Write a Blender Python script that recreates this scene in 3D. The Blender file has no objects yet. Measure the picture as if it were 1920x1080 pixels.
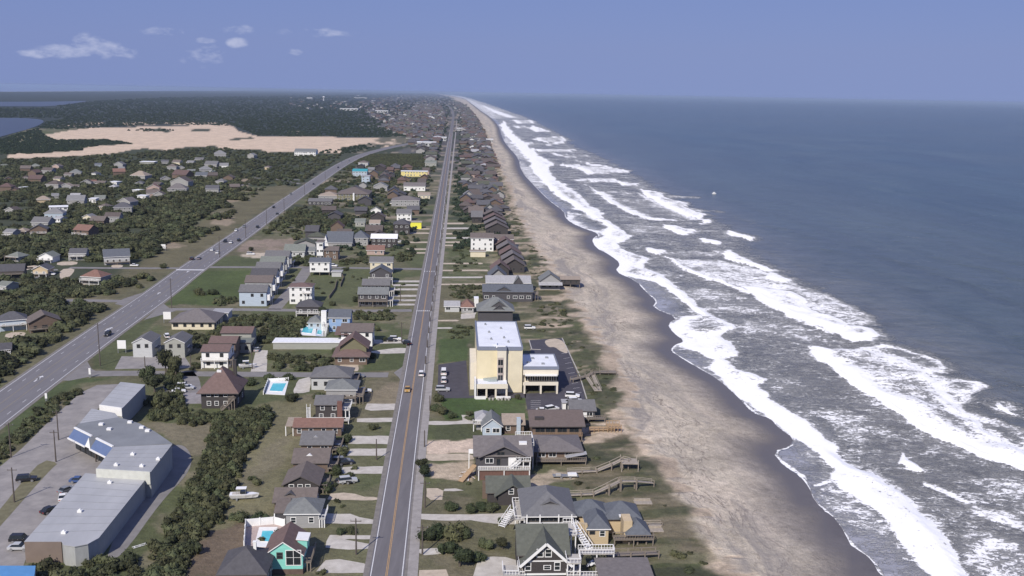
import bpy, math, random
import numpy as np
from mathutils import Vector, Matrix

rnd = random.Random(11)
nr = np.random.default_rng(5)
scn = bpy.context.scene
C = scn.collection
R = math.radians

# ------------------------------------------------------------------ camera
CAM_H, FOC = 100.0, 1850.0                  # metres, focal length in pixels of a 1920 wide frame
PITCH = math.atan(365.0 / FOC)
ROLL = math.atan(0.018)
_c, _s = math.cos(PITCH), math.sin(PITCH)
FWD = np.array([0.0, _c, -_s])
_r0, _u0 = np.array([1.0, 0, 0]), np.array([0.0, _s, _c])
RGT = math.cos(ROLL) * _r0 + math.sin(ROLL) * _u0
UPV = -math.sin(ROLL) * _r0 + math.cos(ROLL) * _u0
cam_data = bpy.data.cameras.new('camera')
cam_data.sensor_width = 36.0
cam_data.lens = 36.0 * FOC / 1920.0
cam_data.clip_start, cam_data.clip_end = 1.0, 400000.0
cam = bpy.data.objects.new('camera', cam_data)
C.objects.link(cam)
M3 = np.column_stack([RGT, UPV, -FWD])
cam.matrix_world = Matrix(((*M3[0], 0), (*M3[1], 0), (*M3[2], CAM_H), (0, 0, 0, 1)))
scn.camera = cam

# ------------------------------------------------------------------ light
SUN_AZ, SUN_EL = R(23), R(40)               # light travels towards +Y and a little to +X
ldir = Vector((math.sin(SUN_AZ) * math.cos(SUN_EL), math.cos(SUN_AZ) * math.cos(SUN_EL), -math.sin(SUN_EL)))
sl = bpy.data.lights.new('sun', 'SUN')
sl.energy, sl.angle, sl.color = 3.9, R(0.5), (1.0, 0.93, 0.84)
sun = bpy.data.objects.new('sun', sl)
sun.rotation_euler = ldir.to_track_quat('-Z', 'Y').to_euler()
C.objects.link(sun)

world = bpy.data.worlds.new('World')
scn.world = world
world.use_nodes = True
wn, wl = world.node_tree.nodes, world.node_tree.links
for n in list(wn):
    wn.remove(n)


def wnode(t, **k):
    n = wn.new(t)
    for a, v in k.items():
        setattr(n, a, v)
    return n


def wmath(op, a, b=None, clamp=False):
    n = wnode('ShaderNodeMath', operation=op, use_clamp=clamp)
    for i, v in enumerate((a, b)):
        if v is None:
            continue
        if isinstance(v, (int, float)):
            n.inputs[i].default_value = v
        else:
            wl.new(v, n.inputs[i])
    return n.outputs[0]


def wmix(f, a, b):
    n = wnode('ShaderNodeMix', data_type='RGBA')
    for i, v in ((0, f), (6, a), (7, b)):
        if isinstance(v, (int, float)):
            n.inputs[i].default_value = v
        elif isinstance(v, tuple):
            n.inputs[i].default_value = (*v, 1)
        else:
            wl.new(v, n.inputs[i])
    return n.outputs[2]


geo = wnode('ShaderNodeTexCoord')
sep = wnode('ShaderNodeSeparateXYZ')
wl.new(geo.outputs['Generated'], sep.inputs[0])
# the sky just under the horizon goes on as the sky at it (the sheets below end at the hazy horizon)
comb = wnode('ShaderNodeCombineXYZ')
wl.new(sep.outputs[0], comb.inputs[0])
wl.new(sep.outputs[1], comb.inputs[1])
wl.new(wmath('MAXIMUM', sep.outputs[2], 0.045), comb.inputs[2])
sky = wnode('ShaderNodeTexSky', sky_type='NISHITA', sun_disc=False)
sky.sun_elevation = SUN_EL
sky.sun_rotation = SUN_AZ + math.pi
sky.altitude, sky.air_density, sky.dust_density, sky.ozone_density = 100.0, 1.0, 0.6, 2.5
wl.new(comb.outputs[0], sky.inputs[0])
SKY_STRENGTH = 0.105
# thin far clouds: noise in the direction of view, held to a few banks low over the land
nz = wnode('ShaderNodeTexNoise')
nz.inputs['Scale'].default_value = 46.0
nz.inputs['Detail'].default_value = 7.0
nz.inputs['Roughness'].default_value = 0.62
mp = wnode('ShaderNodeMapping')
mp.inputs['Scale'].default_value = (1.0, 1.0, 2.2)
wl.new(geo.outputs['Generated'], mp.inputs[0])
wl.new(mp.outputs[0], nz.inputs['Vector'])
az = wmath('ARCTAN2', sep.outputs[0], sep.outputs[1])
el = wmath('ARCSINE', sep.outputs[2])


def sky_dir(px, py):
    d = FWD + RGT * (px - 960) / FOC - UPV * (py - 540) / FOC
    d = d / np.linalg.norm(d)
    return math.atan2(d[0], d[1]), math.asin(d[2])


cloud = None
for px, py, rx, ry, amt in ((75, 101, 40, 8, 0.9), (125, 97, 48, 13, 0.95), (160, 82, 26, 19, 0.95), (232, 98, 26, 14, 0.62), (195, 92, 36, 18, 0.62),
                            (310, 59, 50, 10, 0.62), (385, 76, 22, 7, 0.75), (443, 80, 20, 10, 1.0), (448, 56, 34, 11, 0.65),
                            (392, 104, 38, 22, 0.72), (352, 114, 18, 9, 0.6), (595, 61, 70, 9, 0.62), (556, 98, 16, 6.5, 0.8)):
    a0, e0 = sky_dir(px, py)
    u = wmath('DIVIDE', wmath('SUBTRACT', az, a0), rx / FOC)
    v = wmath('DIVIDE', wmath('SUBTRACT', el, e0), ry / FOC)
    r = wmath('POWER', wmath('ADD', wmath('MULTIPLY', u, u), wmath('MULTIPLY', v, v)), 0.7)
    b = wmath('MULTIPLY', wmath('SUBTRACT', 1.45, r, True), amt)
    cloud = b if cloud is None else wmath('MAXIMUM', cloud, b)
thr = wmath('SUBTRACT', wmath('ADD', wmath('MULTIPLY', cloud, 0.55), wmath('MULTIPLY', nz.outputs[0], 1.5)), 1.0)
dens = wmath('MULTIPLY', wmath('MULTIPLY', thr, 2.0, True), wmath('MULTIPLY', cloud, 1.6, True))
hazy = wmix(0.9, sky.outputs[0], (1.27, 1.71, 3.92))
white = wmix(wmath('MULTIPLY', dens, 0.8), hazy, (3.9, 4.2, 5.7))
bg = wnode('ShaderNodeBackground')
bg.inputs[1].default_value = SKY_STRENGTH
wl.new(white, bg.inputs[0])
wo = wnode('ShaderNodeOutputWorld')
wl.new(bg.outputs[0], wo.inputs[0])

vs = scn.view_settings
vs.view_transform, vs.look, vs.exposure, vs.gamma = 'Standard', 'None', 0.3, 1.0
vs.use_curve_mapping = False
scn.render.engine = 'CYCLES'
scn.cycles.use_denoising = True
scn.cycles.max_bounces = 6
scn.cycles.diffuse_bounces = 3
scn.cycles.glossy_bounces = 2
scn.cycles.volume_bounces = 1
scn.cycles.transparent_max_bounces = 8
scn.cycles.caustics_reflective = False
scn.cycles.caustics_refractive = False


# ------------------------------------------------------------------ geometry of the view -> places on the ground
def dirs(px, py):
    px, py = np.asarray(px, float), np.asarray(py, float)
    return FWD + RGT * ((px - 960) / FOC)[..., None] - UPV * ((py - 540) / FOC)[..., None]


def G(px, py, z=0.0):
    d = dirs(px, py)
    t = (z - CAM_H) / d[..., 2]
    p = d * t[..., None]
    p[..., 2] = z
    return p


def P(px, py, z=0.0):
    return Vector(G(px, py, z))


def scale_at(px, py, z=0.0):                # pixels (1920 frame) per metre across the view
    d = float(np.dot(G(px, py, z) - np.array([0, 0, CAM_H]), FWD))
    return FOC / d


SEA_Z = -2.5
_ra, _rb = G(725, 1080), G(819, 430)
ROAD_DIR = Vector(((_rb - _ra)[0], (_rb - _ra)[1], 0)).normalized()
RZ = math.atan2(-ROAD_DIR.x, ROAD_DIR.y)    # the grid of the streets
AX, AY = Vector((math.cos(RZ), math.sin(RZ), 0)), Vector((-math.sin(RZ), math.cos(RZ), 0))

# ------------------------------------------------------------------ materials
MATS = {}


def nodes_of(name):
    m = bpy.data.materials.new(name)
    m.use_nodes = True
    nt = m.node_tree
    return m, nt, nt.nodes['Principled BSDF']


def mat(name, col, rough=0.8, var=0.12, scale=0.8, spec=0.3, metal=0.0, bump=0.0, stretch=None, col2=None, objvar=0.0):
    if name in MATS:
        return MATS[name]
    m, nt, b = nodes_of(name)
    N, L = nt.nodes, nt.links
    tc = N.new('ShaderNodeTexCoord')
    mpn = N.new('ShaderNodeMapping')
    if stretch:
        mpn.inputs['Scale'].default_value = stretch
    L.new(tc.outputs['Object'], mpn.inputs[0])
    n1 = N.new('ShaderNodeTexNoise')
    n1.inputs['Scale'].default_value = scale
    n1.inputs['Detail'].default_value = 6
    n1.inputs['Roughness'].default_value = 0.65
    L.new(mpn.outputs[0], n1.inputs['Vector'])
    rp = N.new('ShaderNodeMapRange')
    rp.inputs[1].default_value, rp.inputs[2].default_value = 0.3, 0.7
    L.new(n1.outputs[0], rp.inputs[0])
    mx = N.new('ShaderNodeMix')
    mx.data_type = 'RGBA'
    L.new(rp.outputs[0], mx.inputs[0])
    hi = col2 if col2 else tuple(min(1, c * (1 + var)) for c in col)
    mx.inputs[6].default_value = (*[c * (1 - var) for c in col], 1)
    mx.inputs[7].default_value = (*hi, 1)
    out = mx.outputs[2]
    if objvar:
        oi = N.new('ShaderNodeObjectInfo')
        hs = N.new('ShaderNodeHueSaturation')
        mr = N.new('ShaderNodeMapRange')
        mr.inputs[3].default_value, mr.inputs[4].default_value = 1 - objvar, 1 + objvar
        L.new(oi.outputs['Random'], mr.inputs[0])
        L.new(mr.outputs[0], hs.inputs['Value'])
        mh = N.new('ShaderNodeMapRange')
        mh.inputs[3].default_value, mh.inputs[4].default_value = 0.5 - objvar * 0.05, 0.5 + objvar * 0.06
        w2 = N.new('ShaderNodeMath')
        w2.operation = 'FRACT'
        w3 = N.new('ShaderNodeMath')
        w3.operation = 'MULTIPLY'
        w3.inputs[1].default_value = 17.3
        L.new(oi.outputs['Random'], w3.inputs[0])
        L.new(w3.outputs[0], w2.inputs[0])
        L.new(w2.outputs[0], mh.inputs[0])
        L.new(mh.outputs[0], hs.inputs['Hue'])
        L.new(out, hs.inputs['Color'])
        out = hs.outputs[0]
    L.new(out, b.inputs['Base Color'])
    b.inputs['Roughness'].default_value = rough
    b.inputs['Metallic'].default_value = metal
    b.inputs['Specular IOR Level'].default_value = spec
    if bump:
        bp = N.new('ShaderNodeBump')
        bp.inputs['Strength'].default_value = bump
        bp.inputs['Distance'].default_value = 0.3
        L.new(n1.outputs[0], bp.inputs['Height'])
        L.new(bp.outputs[0], b.inputs['Normal'])
    MATS[name] = m
    return m


WALLC = dict(white=(.74, .74, .72), cream=(.64, .58, .44), grey=(.30, .30, .30), dark=(.055, .05, .05), brown=(.15, .11, .085), teal=(.23, .58, .50),
             lblue=(.40, .47, .54), sky=(.26, .38, .58), yellow=(.70, .60, .26), lemon=(.72, .70, .08), tan=(.50, .40, .26), lgrey=(.46, .47, .47), sage=(.315, .32, .29),
             pink=(.42, .32, .28), gold=(.48, .385, .25), olive=(.17, .16, .10), char=(.075, .072, .078), mgrey=(.31, .305, .295))
ROOFC = dict(grey=(.145, .143, .146), brown=(.142, .120, .110), dark=(.085, .083, .09), red=(.20, .118, .095), green=(.108, .114, .096), white=(.72, .73, .75), lgrey=(.33, .33, .34),
             blue=(.110, .120, .138), tan=(.30, .25, .205), plum=(.158, .144, .143), steel=(.172, .180, .178), aqua=(.05, .28, .33), sage=(.175, .188, .168), rust=(.155, .108, .098), umber=(.105, .088, .082), slate=(.10, .10, .11), moss=(.088, .094, .072), mid=(.20, .20, .205), russet=(.12, .082, .075))


def wallm(k):
    return mat('wall paint ' + k, WALLC[k], 0.8, 0.09, 0.5, stretch=(1, 1, 5))


def roofm(k):
    return mat('roof shingle ' + k, ROOFC[k], 0.85, 0.16, 1.1, spec=0.2, bump=0.15)


TRIM = mat('white trim', (.74, .74, .73), 0.6, 0.05)
GLASS = mat('window glass', (.02, .025, .03), 0.12, 0.2, 2.0, spec=0.6)
WOOD = mat('weathered wood', (.21, .18, .15), 0.85, 0.25, 1.5, stretch=(6, 1, 1))
NEWWOOD = mat('fresh deck wood', (.36, .25, .15), 0.85, 0.2, 1.5)
BRICK = mat('red brick wall', (.17, .09, .075), 0.85, 0.2, 2.0)
POLE = mat('pole wood', (.10, .085, .075), 0.9, 0.2, 1.0)
CONC = mat('concrete', (.42, .40, .37), 0.85, 0.14, 0.6)
METAL = mat('grey metal', (.30, .31, .32), 0.45, 0.1, 1.0, metal=0.4)
TYRE = mat('tyre rubber', (.02, .02, .02), 0.8)
RIM = mat('wheel rim', (.35, .35, .36), 0.4, metal=0.6)
LAMPM = mat('head lamp glass', (.7, .7, .68), 0.15)
TAILM = mat('tail lamp red', (.35, .02, .015), 0.2)
POOLW = mat('pool water', (.10, .50, .58), 0.1, 0.12, 0.5, spec=0.5)


# ------------------------------------------------------------------ object helpers
def setp(o, label=None, cat=None, group=None, kind=None):
    for k, v in (('label', label), ('category', cat), ('group', group), ('kind', kind)):
        if v:
            o[k] = v
    return o


def empty(name, loc, rz=None, label=None, cat=None, group=None):
    o = bpy.data.objects.new(name, None)
    o.empty_display_size = 0.5
    C.objects.link(o)
    o.location = loc
    o.rotation_euler = (0, 0, RZ if rz is None else rz)
    return setp(o, label, cat, group)


def link_mesh(name, me, parent=None, loc=(0, 0, 0), rot=(0, 0, 0), sc=None):
    o = bpy.data.objects.new(name, me)
    C.objects.link(o)
    o.parent = parent
    o.location, o.rotation_euler = loc, rot
    if sc:
        o.scale = sc
    return o


class MB:
    def __init__(s):
        s.v, s.f, s.m = [], [], []

    def face(s, pts, mi=0):
        i = len(s.v)
        s.v += [tuple(p) for p in pts]
        s.f.append(tuple(range(i, i + len(pts))))
        s.m.append(mi)

    def box(s, x0, x1, y0, y1, z0, z1, mi=0):
        i = len(s.v)
        s.v += [(x0, y0, z0), (x1, y0, z0), (x1, y1, z0), (x0, y1, z0), (x0, y0, z1), (x1, y0, z1), (x1, y1, z1), (x0, y1, z1)]
        for q in ((0, 3, 2, 1), (4, 5, 6, 7), (0, 1, 5, 4), (1, 2, 6, 5), (2, 3, 7, 6), (3, 0, 4, 7)):
            s.f.append(tuple(i + k for k in q))
            s.m.append(mi)
        return s

    def bar(s, a, b, t, mi=0, t2=None):
        a, b = Vector(a), Vector(b)
        d = (b - a).normalized()
        u = d.cross(Vector((0, 0, 1)))
        u = u.normalized() if u.length > 1e-3 else Vector((1, 0, 0))
        w = u.cross(d)
        h1, h2 = t / 2, (t2 or t) / 2
        i = len(s.v)
        for p in (a, b):
            for e, g in ((-1, -1), (1, -1), (1, 1), (-1, 1)):
                s.v.append(tuple(p + u * e * h1 + w * g * h2))
        for q in ((0, 1, 2, 3), (7, 6, 5, 4), (0, 4, 5, 1), (1, 5, 6, 2), (2, 6, 7, 3), (3, 7, 4, 0)):
            s.f.append(tuple(i + k for k in q))
            s.m.append(mi)
        return s

    def tube(s, x, y, z0, z1, r0, r1, n=8, mi=0):
        i = len(s.v)
        for z, r in ((z0, r0), (z1, r1)):
            for k in range(n):
                a = 2 * math.pi * k / n
                s.v.append((x + r * math.cos(a), y + r * math.sin(a), z))
        for k in range(n):
            s.f.append((i + k, i + (k + 1) % n, i + n + (k + 1) % n, i + n + k))
            s.m.append(mi)
        s.f.append(tuple(i + n + k for k in range(n)))
        s.m.append(mi)
        return s

    def prism(s, poly, z0, z1, mi=0, mtop=None):      # poly of (x, y), counter-clockwise
        area = sum(poly[k][0] * poly[(k + 1) % len(poly)][1] - poly[(k + 1) % len(poly)][0] * poly[k][1] for k in range(len(poly)))
        if area < 0:
            poly = poly[::-1]
        n = len(poly)
        i = len(s.v)
        s.v += [(p[0], p[1], z0) for p in poly] + [(p[0], p[1], z1) for p in poly]
        for k in range(n):
            s.f.append((i + k, i + (k + 1) % n, i + n + (k + 1) % n, i + n + k))
            s.m.append(mi)
        s.f.append(tuple(i + n + k for k in range(n)))
        s.m.append(mi if mtop is None else mtop)
        s.f.append(tuple(i + n - 1 - k for k in range(n)))
        s.m.append(mi)
        return s

    def prism_y(s, prof, y0, y1, mi=0):               # profile of (x, z), swept along y
        n = len(prof)
        i = len(s.v)
        s.v += [(x, y0, z) for x, z in prof] + [(x, y1, z) for x, z in prof]
        for k in range(n):
            s.f.append((i + k, i + (k + 1) % n, i + n + (k + 1) % n, i + n + k))
            s.m.append(mi)
        s.f.append(tuple(i + n + k for k in range(n))[::-1])
        s.m.append(mi)
        s.f.append(tuple(i + k for k in range(n)))
        s.m.append(mi)
        return s

    def sheet(s, tops, th=0.22, mi=0, me=None):
        """top faces (lists of points), given thickness: a roof shell with its fascia."""
        key, pts = {}, []

        def idx(p):
            k = tuple(round(c, 3) for c in p)
            if k not in key:
                key[k] = len(pts)
                pts.append(tuple(p))
            return key[k]
        fs = [[idx(p) for p in f] for f in tops]
        i, n = len(s.v), len(pts)
        s.v += pts + [(x, y, z - th) for x, y, z in pts]
        edges = {}
        for f in fs:
            for a, b in zip(f, f[1:] + f[:1]):
                edges[(a, b)] = 1
            s.f.append(tuple(i + k for k in f))
            s.m.append(mi)
            s.f.append(tuple(i + n + k for k in f[::-1]))
            s.m.append(mi)
        for a, b in edges:
            if (b, a) not in edges:
                s.f.append((i + a, i + n + a, i + n + b, i + b))
                s.m.append(mi if me is None else me)
        return s

    def mesh(s, name, mats):
        me = bpy.data.meshes.new(name)
        me.from_pydata(s.v, [], s.f)
        for m in (mats if isinstance(mats, (list, tuple)) else [mats]):
            me.materials.append(m)
        if len(me.materials) > 1:
            me.polygons.foreach_set('material_index', s.m)
        me.update()
        return me

    def build(s, name, mats, parent=None, loc=(0, 0, 0), rot=(0, 0, 0)):
        return link_mesh(name, s.mesh(name, mats), parent, loc, rot)


def grid_mesh(name, pts):                   # pts: (rows, cols, 3)
    r, c = pts.shape[:2]
    me = bpy.data.meshes.new(name)
    me.vertices.add(r * c)
    me.vertices.foreach_set('co', pts.reshape(-1).astype(np.float32))
    idx = np.arange(r * c).reshape(r, c)
    q = np.stack([idx[:-1, :-1], idx[:-1, 1:], idx[1:, 1:], idx[1:, :-1]], -1).reshape(-1, 4)
    me.loops.add(q.size)
    me.loops.foreach_set('vertex_index', q.reshape(-1).astype(np.int32))
    me.polygons.add(len(q))
    me.polygons.foreach_set('loop_start', np.arange(0, q.size, 4, dtype=np.int32))
    me.polygons.foreach_set('use_smooth', np.ones(len(q), bool))
    me.update(calc_edges=True)
    return me


def put_attr(me, name, arr):
    a = me.attributes.new(name, 'FLOAT', 'POINT')
    a.data.foreach_set('value', np.ascontiguousarray(arr.reshape(-1), dtype=np.float32))


def put_col(me, name, arr):
    a = me.attributes.new(name, 'FLOAT_COLOR', 'POINT')
    a.data.foreach_set('color', np.ascontiguousarray(np.concatenate([arr.reshape(-1, 3), np.ones((arr.size // 3, 1))], 1).reshape(-1), dtype=np.float32))


# value noise in numpy, for relief and ragged edges
_perm = nr.random((256, 256))


def vnoise(x, y):
    xi, yi = np.floor(x).astype(int), np.floor(y).astype(int)
    fx, fy = x - xi, y - yi
    fx, fy = fx * fx * (3 - 2 * fx), fy * fy * (3 - 2 * fy)
    a, b = _perm[xi % 256, yi % 256], _perm[(xi + 1) % 256, yi % 256]
    c, d = _perm[xi % 256, (yi + 1) % 256], _perm[(xi + 1) % 256, (yi + 1) % 256]
    return (a * (1 - fx) + b * fx) * (1 - fy) + (c * (1 - fx) + d * fx) * fy


def fbm(x, y, octv=4):
    t, a, s = 0, 0.5, 0
    for k in range(octv):
        t = t + a * vnoise(x + 17.3 * k, y - 9.1 * k)
        s += a
        x, y, a = x * 2.03, y * 2.03, a * 0.55
    return t / s


def smooth(e0, e1, x):
    t = np.clip((x - e0) / (e1 - e0), 0, 1)
    return t * t * (3 - 2 * t)


def seg_dist(X, Y, line, closed=False):
    d2 = np.full(X.shape, 1e18)
    n = len(line)
    for k in range(n if closed else n - 1):
        (ax, ay), (bx, by) = line[k], line[(k + 1) % n]
        vx, vy = bx - ax, by - ay
        t = np.clip(((X - ax) * vx + (Y - ay) * vy) / (vx * vx + vy * vy + 1e-9), 0, 1)
        d2 = np.minimum(d2, (X - ax - t * vx) ** 2 + (Y - ay - t * vy) ** 2)
    return np.sqrt(d2)


def inside(X, Y, poly):
    r = np.zeros(X.shape, bool)
    n = len(poly)
    for k in range(n):
        (ax, ay), (bx, by) = poly[k], poly[(k + 1) % n]
        if ay == by:
            continue
        c = ((ay > Y) != (by > Y)) & (X < (bx - ax) * (Y - ay) / (by - ay) + ax)
        r ^= c
    return r


def sdf(X, Y, poly, margin):
    """signed distance (inside positive), only worked out near the polygon; far away: -margin"""
    poly = [(float(a), float(b)) for a, b in poly]
    xs, ys = [p[0] for p in poly], [p[1] for p in poly]
    out = np.full(X.shape, -float(margin))
    sel = (X > min(xs) - margin) & (X < max(xs) + margin) & (Y > min(ys) - margin) & (Y < max(ys) + margin)
    if sel.any():
        x, y = X[sel], Y[sel]
        d = seg_dist(x, y, poly, True)
        out[sel] = np.where(inside(x, y, poly), d, -d)
    return out


def gpoly(pix, z=0.0):
    a = np.array(pix, float)
    a[:, 1] = np.maximum(a[:, 1], 158 + 0.018 * a[:, 0] + 0.6)      # never above the horizon
    g = G(a[:, 0], a[:, 1], z)
    return [(p[0], p[1]) for p in g]


def chaikin(line, it=2, closed=False):
    for _ in range(it):
        o = [] if closed else [line[0]]
        n = len(line)
        for k in range(n if closed else n - 1):
            (ax, ay), (bx, by) = line[k], line[(k + 1) % n]
            o += [(ax * .75 + bx * .25, ay * .75 + by * .25), (ax * .25 + bx * .75, ay * .25 + by * .75)]
        if not closed:
            o.append(line[-1])
        line = o
    return line

# ------------------------------------------------------------------ shore lines (traced on the ground)
WATER = [(1760, 1330), (1700, 1180), (1652, 1078), (1632, 1051), (1599, 1027), (1579, 999), (1554, 962), (1522, 941), (1512, 914), (1500, 893), (1470, 874), (1448, 846),
         (1480, 838), (1490, 822), (1461, 803), (1444, 783), (1412, 776), (1385, 745), (1347, 711), (1310, 691), (1265, 664), (1256, 656), (1266, 646), (1285, 640), (1262, 624),
         (1251, 607), (1272, 596), (1222, 577), (1231, 564), (1213, 550), (1192, 526), (1152, 509), (1165, 494), (1142, 477), (1117, 465), (1109, 447), (1127, 439),
         (1082, 424), (1060, 410), (1057, 396), (1030, 377), (1005, 352), (977, 322), (972, 296), (952, 275), (942, 260), (935, 235), (920, 220), (900, 207), (872, 184.5), (849, 180), (830, 177.2), (822, 175.6)]
DUNE = [(1500, 1330), (1425, 1180), (1372, 1080), (1330, 1035), (1292, 975), (1264, 925), (1240, 880), (1214, 850), (1186, 805), (1162, 775), (1172, 745), (1150, 700), (1122, 650), (1092, 600), (1066, 565),
        (1047, 520), (1006, 480), (984, 430), (962, 380), (944, 330), (927, 290), (914, 255), (901, 230), (887, 210), (868, 194), (845, 182), (826, 177.6), (816, 175.9)]
wl_w = chaikin(gpoly(WATER, SEA_Z), 1)
dn_w = chaikin(gpoly(DUNE), 1)
FARL = [(-150000.0, 190000.0), (-150000.0, -500.0), (100.0, -500.0)]
land_poly = wl_w + [(wl_w[-1][0] - 50, wl_w[-1][1] * 1.5)] + FARL
veg_poly = dn_w + [(dn_w[-1][0] - 50, dn_w[-1][1] * 1.5)] + FARL


def horizon_px(x):                          # where sea and land end against the hazy sky
    photo = np.interp(x, [0, 320, 640, 820, 960, 1080, 1300, 1600, 1720, 1920], [172, 170.5, 169.3, 170, 170.5, 171.8, 178, 186.2, 188.8, 196])
    return np.maximum(photo, 158 + 0.018 * x + 2.2)


# ------------------------------------------------------------------ ground sheet
py_near = np.concatenate([np.arange(4000, 1300, -300), np.arange(1300, 1090, -14), np.arange(1090, 205, -2.4)])
s_far = np.linspace(0, 1, 26)
cols = np.concatenate([np.arange(-900, -30, 45), np.arange(-30, 1500, 2.5), np.arange(1500, 2901, 50)])
PXg = np.tile(cols, (len(py_near) + len(s_far), 1))
hor = horizon_px(np.clip(cols, 0, 1920)) + 0.018 * (cols - np.clip(cols, 0, 1920))
PYg = np.concatenate([np.tile(py_near[:, None], (1, len(cols))), (py_near[-1] - 2.4) + (hor[None, :] - py_near[-1] + 2.4) * s_far[:, None]], 0)
gp = G(PXg, PYg)
X, Y = gp[..., 0].copy(), gp[..., 1].copy()
u_sh = seg_dist(X, Y, wl_w)
u_sh = np.where(inside(X, Y, land_poly), u_sh, -u_sh)       # metres inland of the water's edge
s_dn = seg_dist(X, Y, dn_w)
s_dn = np.where(inside(X, Y, veg_poly), -s_dn, s_dn)        # metres seaward of the dune grass
near = np.clip(1500.0 / np.maximum(Y, 1), 0, 1)
beach_f = np.clip(s_dn / np.maximum(s_dn + np.maximum(u_sh, 0), 1e-3), 0, 1)
hum = fbm(X / 14, Y / 14, 4)
rug = fbm(X / 3.5, Y / 7.0, 3)
Zb = 1.1 + (SEA_Z - 1.1) * beach_f ** 0.85 + (rug - .5) * 0.9 * (1 - beach_f) ** 1.2 * near
padm = smooth(-3, 3, sdf(X, Y, gpoly([(860, 600), (1062, 622), (1112, 752), (1092, 785), (1110, 815), (1090, 870), (1080, 925), (1215, 960), (1225, 1035), (1240, 1120), (860, 1120)]), 20))
Zd = smooth(-30, -3, s_dn) * (0.25 + 2.0 * np.clip(hum - 0.32, 0, 1)) * near * (1 - padm)
Zb = Zb * 1.0
Z = np.where(s_dn > 0, Zb, Zd)
blend = smooth(-6, 6, s_dn)
Z = np.where(np.abs(s_dn) < 6, Zd * (1 - blend) + Zb * blend, Z)
Z = np.where(u_sh < 0, SEA_Z - np.minimum(0.05 * -u_sh, 6) - 0.02, Z)
Z = np.where(Y > 9000, np.where(u_sh < 0, -8, 0), Z)

# ground cover, painted from kinds of cover
OLIVE, DRY, LAWN, GREEN = (.132, .124, .072), (.190, .168, .112), (.066, .090, .034), (.095, .108, .050)
SCRUB, FOREST = (.046, .056, .032), (.030, .040, .034)
SAND, SANDL, TAN, DUNES = (.52, .455, .36), (.56, .48, .38), (.31, .25, .18), (.60, .47, .345)
GRAVEL, LOT = (.24, .225, .215), (.23, .22, .22)
n_big = fbm(X / 45, Y / 45, 4)
n_mid = fbm(X / 11, Y / 11, 4)
n_sm = fbm(X / 4, Y / 4, 3)


def colmix(base, col, f):
    return base * (1 - f[..., None]) + np.array(col) * f[..., None]


col = np.zeros(X.shape + (3,)) + np.array(OLIVE)
col = colmix(col, GREEN, smooth(0.46, 0.62, n_big))
col = colmix(col, DRY, smooth(0.54, 0.7, n_mid) * 0.75)
wxn, wyn = (fbm(X / 9 + 40, Y / 9, 3) - .5), (fbm(X / 9, Y / 9 + 70, 3) - .5)


def paint(pix, c, soft=1.0, wob=3.0, f=1.0, holes=0.0):
    global col
    far = scale_at(pix[0][0], pix[0][1])
    k = max(1.0, 1.2 / far)
    d = sdf(X + wxn * wob * 2 * min(k, 4), Y + wyn * wob * 2 * min(k * 2, 8), gpoly(pix), 12 * k + soft * 3)
    m = smooth(-soft * k, soft * k, d) * f
    if holes:
        m = m * (1 - smooth(0.5, 0.62, n_mid) * holes)
    col = colmix(col, c, m)


# far woods, the town strip, the big dune field
paint([(-900, 196), (120, 221), (60, 236), (0, 262), (0, 330), (-900, 380)], FOREST, 3)
paint([(-900, 176), (0, 173), (330, 170), (720, 169.5), (800, 172), (842, 180), (842, 215), (760, 250), (700, 262), (480, 256), (300, 240), (100, 240), (-900, 260)], FOREST, 8)
paint([(660, 196), (790, 176), (835, 178), (884, 214), (905, 246), (915, 300), (830, 330), (800, 300), (770, 262), (700, 240)], (.082, .078, .078), 10)
paint([(700, 262), (790, 255), (830, 300), (800, 320), (690, 318), (680, 292)], SCRUB, 4)
S_DUNE = [(11, 291), (40, 287), (73, 288), (153, 282), (157, 277), (204, 271), (252, 270), (225, 264), (197, 261), (150, 262), (104, 262), (84, 253), (120, 246), (175, 239), (225, 240), (270, 237), (330, 236), (386, 235), (437, 237), (448, 246), (481, 255),
          (532, 257), (620, 257), (700, 259), (765, 259), (768, 265), (725, 275), (700, 268), (668, 272), (664, 284), (625, 288), (590, 288), (565, 283), (525, 285), (502, 286), (487, 280), (462, 281), (415, 280), (402, 272), (390, 274), (335, 277), (310, 282), (272, 278), (240, 282), (212, 288), (155, 292), (75, 296), (20, 298)]
paint([(-900, 300), (0, 290), (400, 262), (700, 258), (780, 262), (700, 300), (560, 350), (440, 350), (300, 480), (200, 520), (-900, 720)], SCRUB, 5, f=.9)
paint(S_DUNE, DUNES, 1.5, 3)
for q in ([(105, 236), (140, 232), (200, 229), (196, 233), (150, 236)], [(225, 231), (262, 229), (300, 228.5), (292, 233), (240, 236)], [(335, 231), (370, 229), (380, 232), (350, 234)],
          [(538, 247), (560, 246), (580, 253), (560, 252)], [(300, 229), (420, 231), (434, 236), (330, 235)]):
    paint(q, DUNES, 2, 2, .8)
for q in ([(270, 243), (300, 240), (330, 247), (310, 248)], [(350, 243), (395, 242), (392, 247), (360, 246)], [(422, 261), (470, 257), (482, 259), (440, 263)], [(140, 268), (200, 263), (250, 270), (170, 274)], [(640, 276), (668, 273), (690, 270), (668, 284), (640, 288)]):
    paint(q, SCRUB, 2, 2)
paint([(660, 232), (720, 236), (790, 245), (815, 258), (800, 262), (770, 250), (700, 241)], GRAVEL, 3, 3)
paint([(745, 283), (820, 262), (825, 300), (790, 305)], (.13, .125, .13), 5, f=.7)
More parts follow.
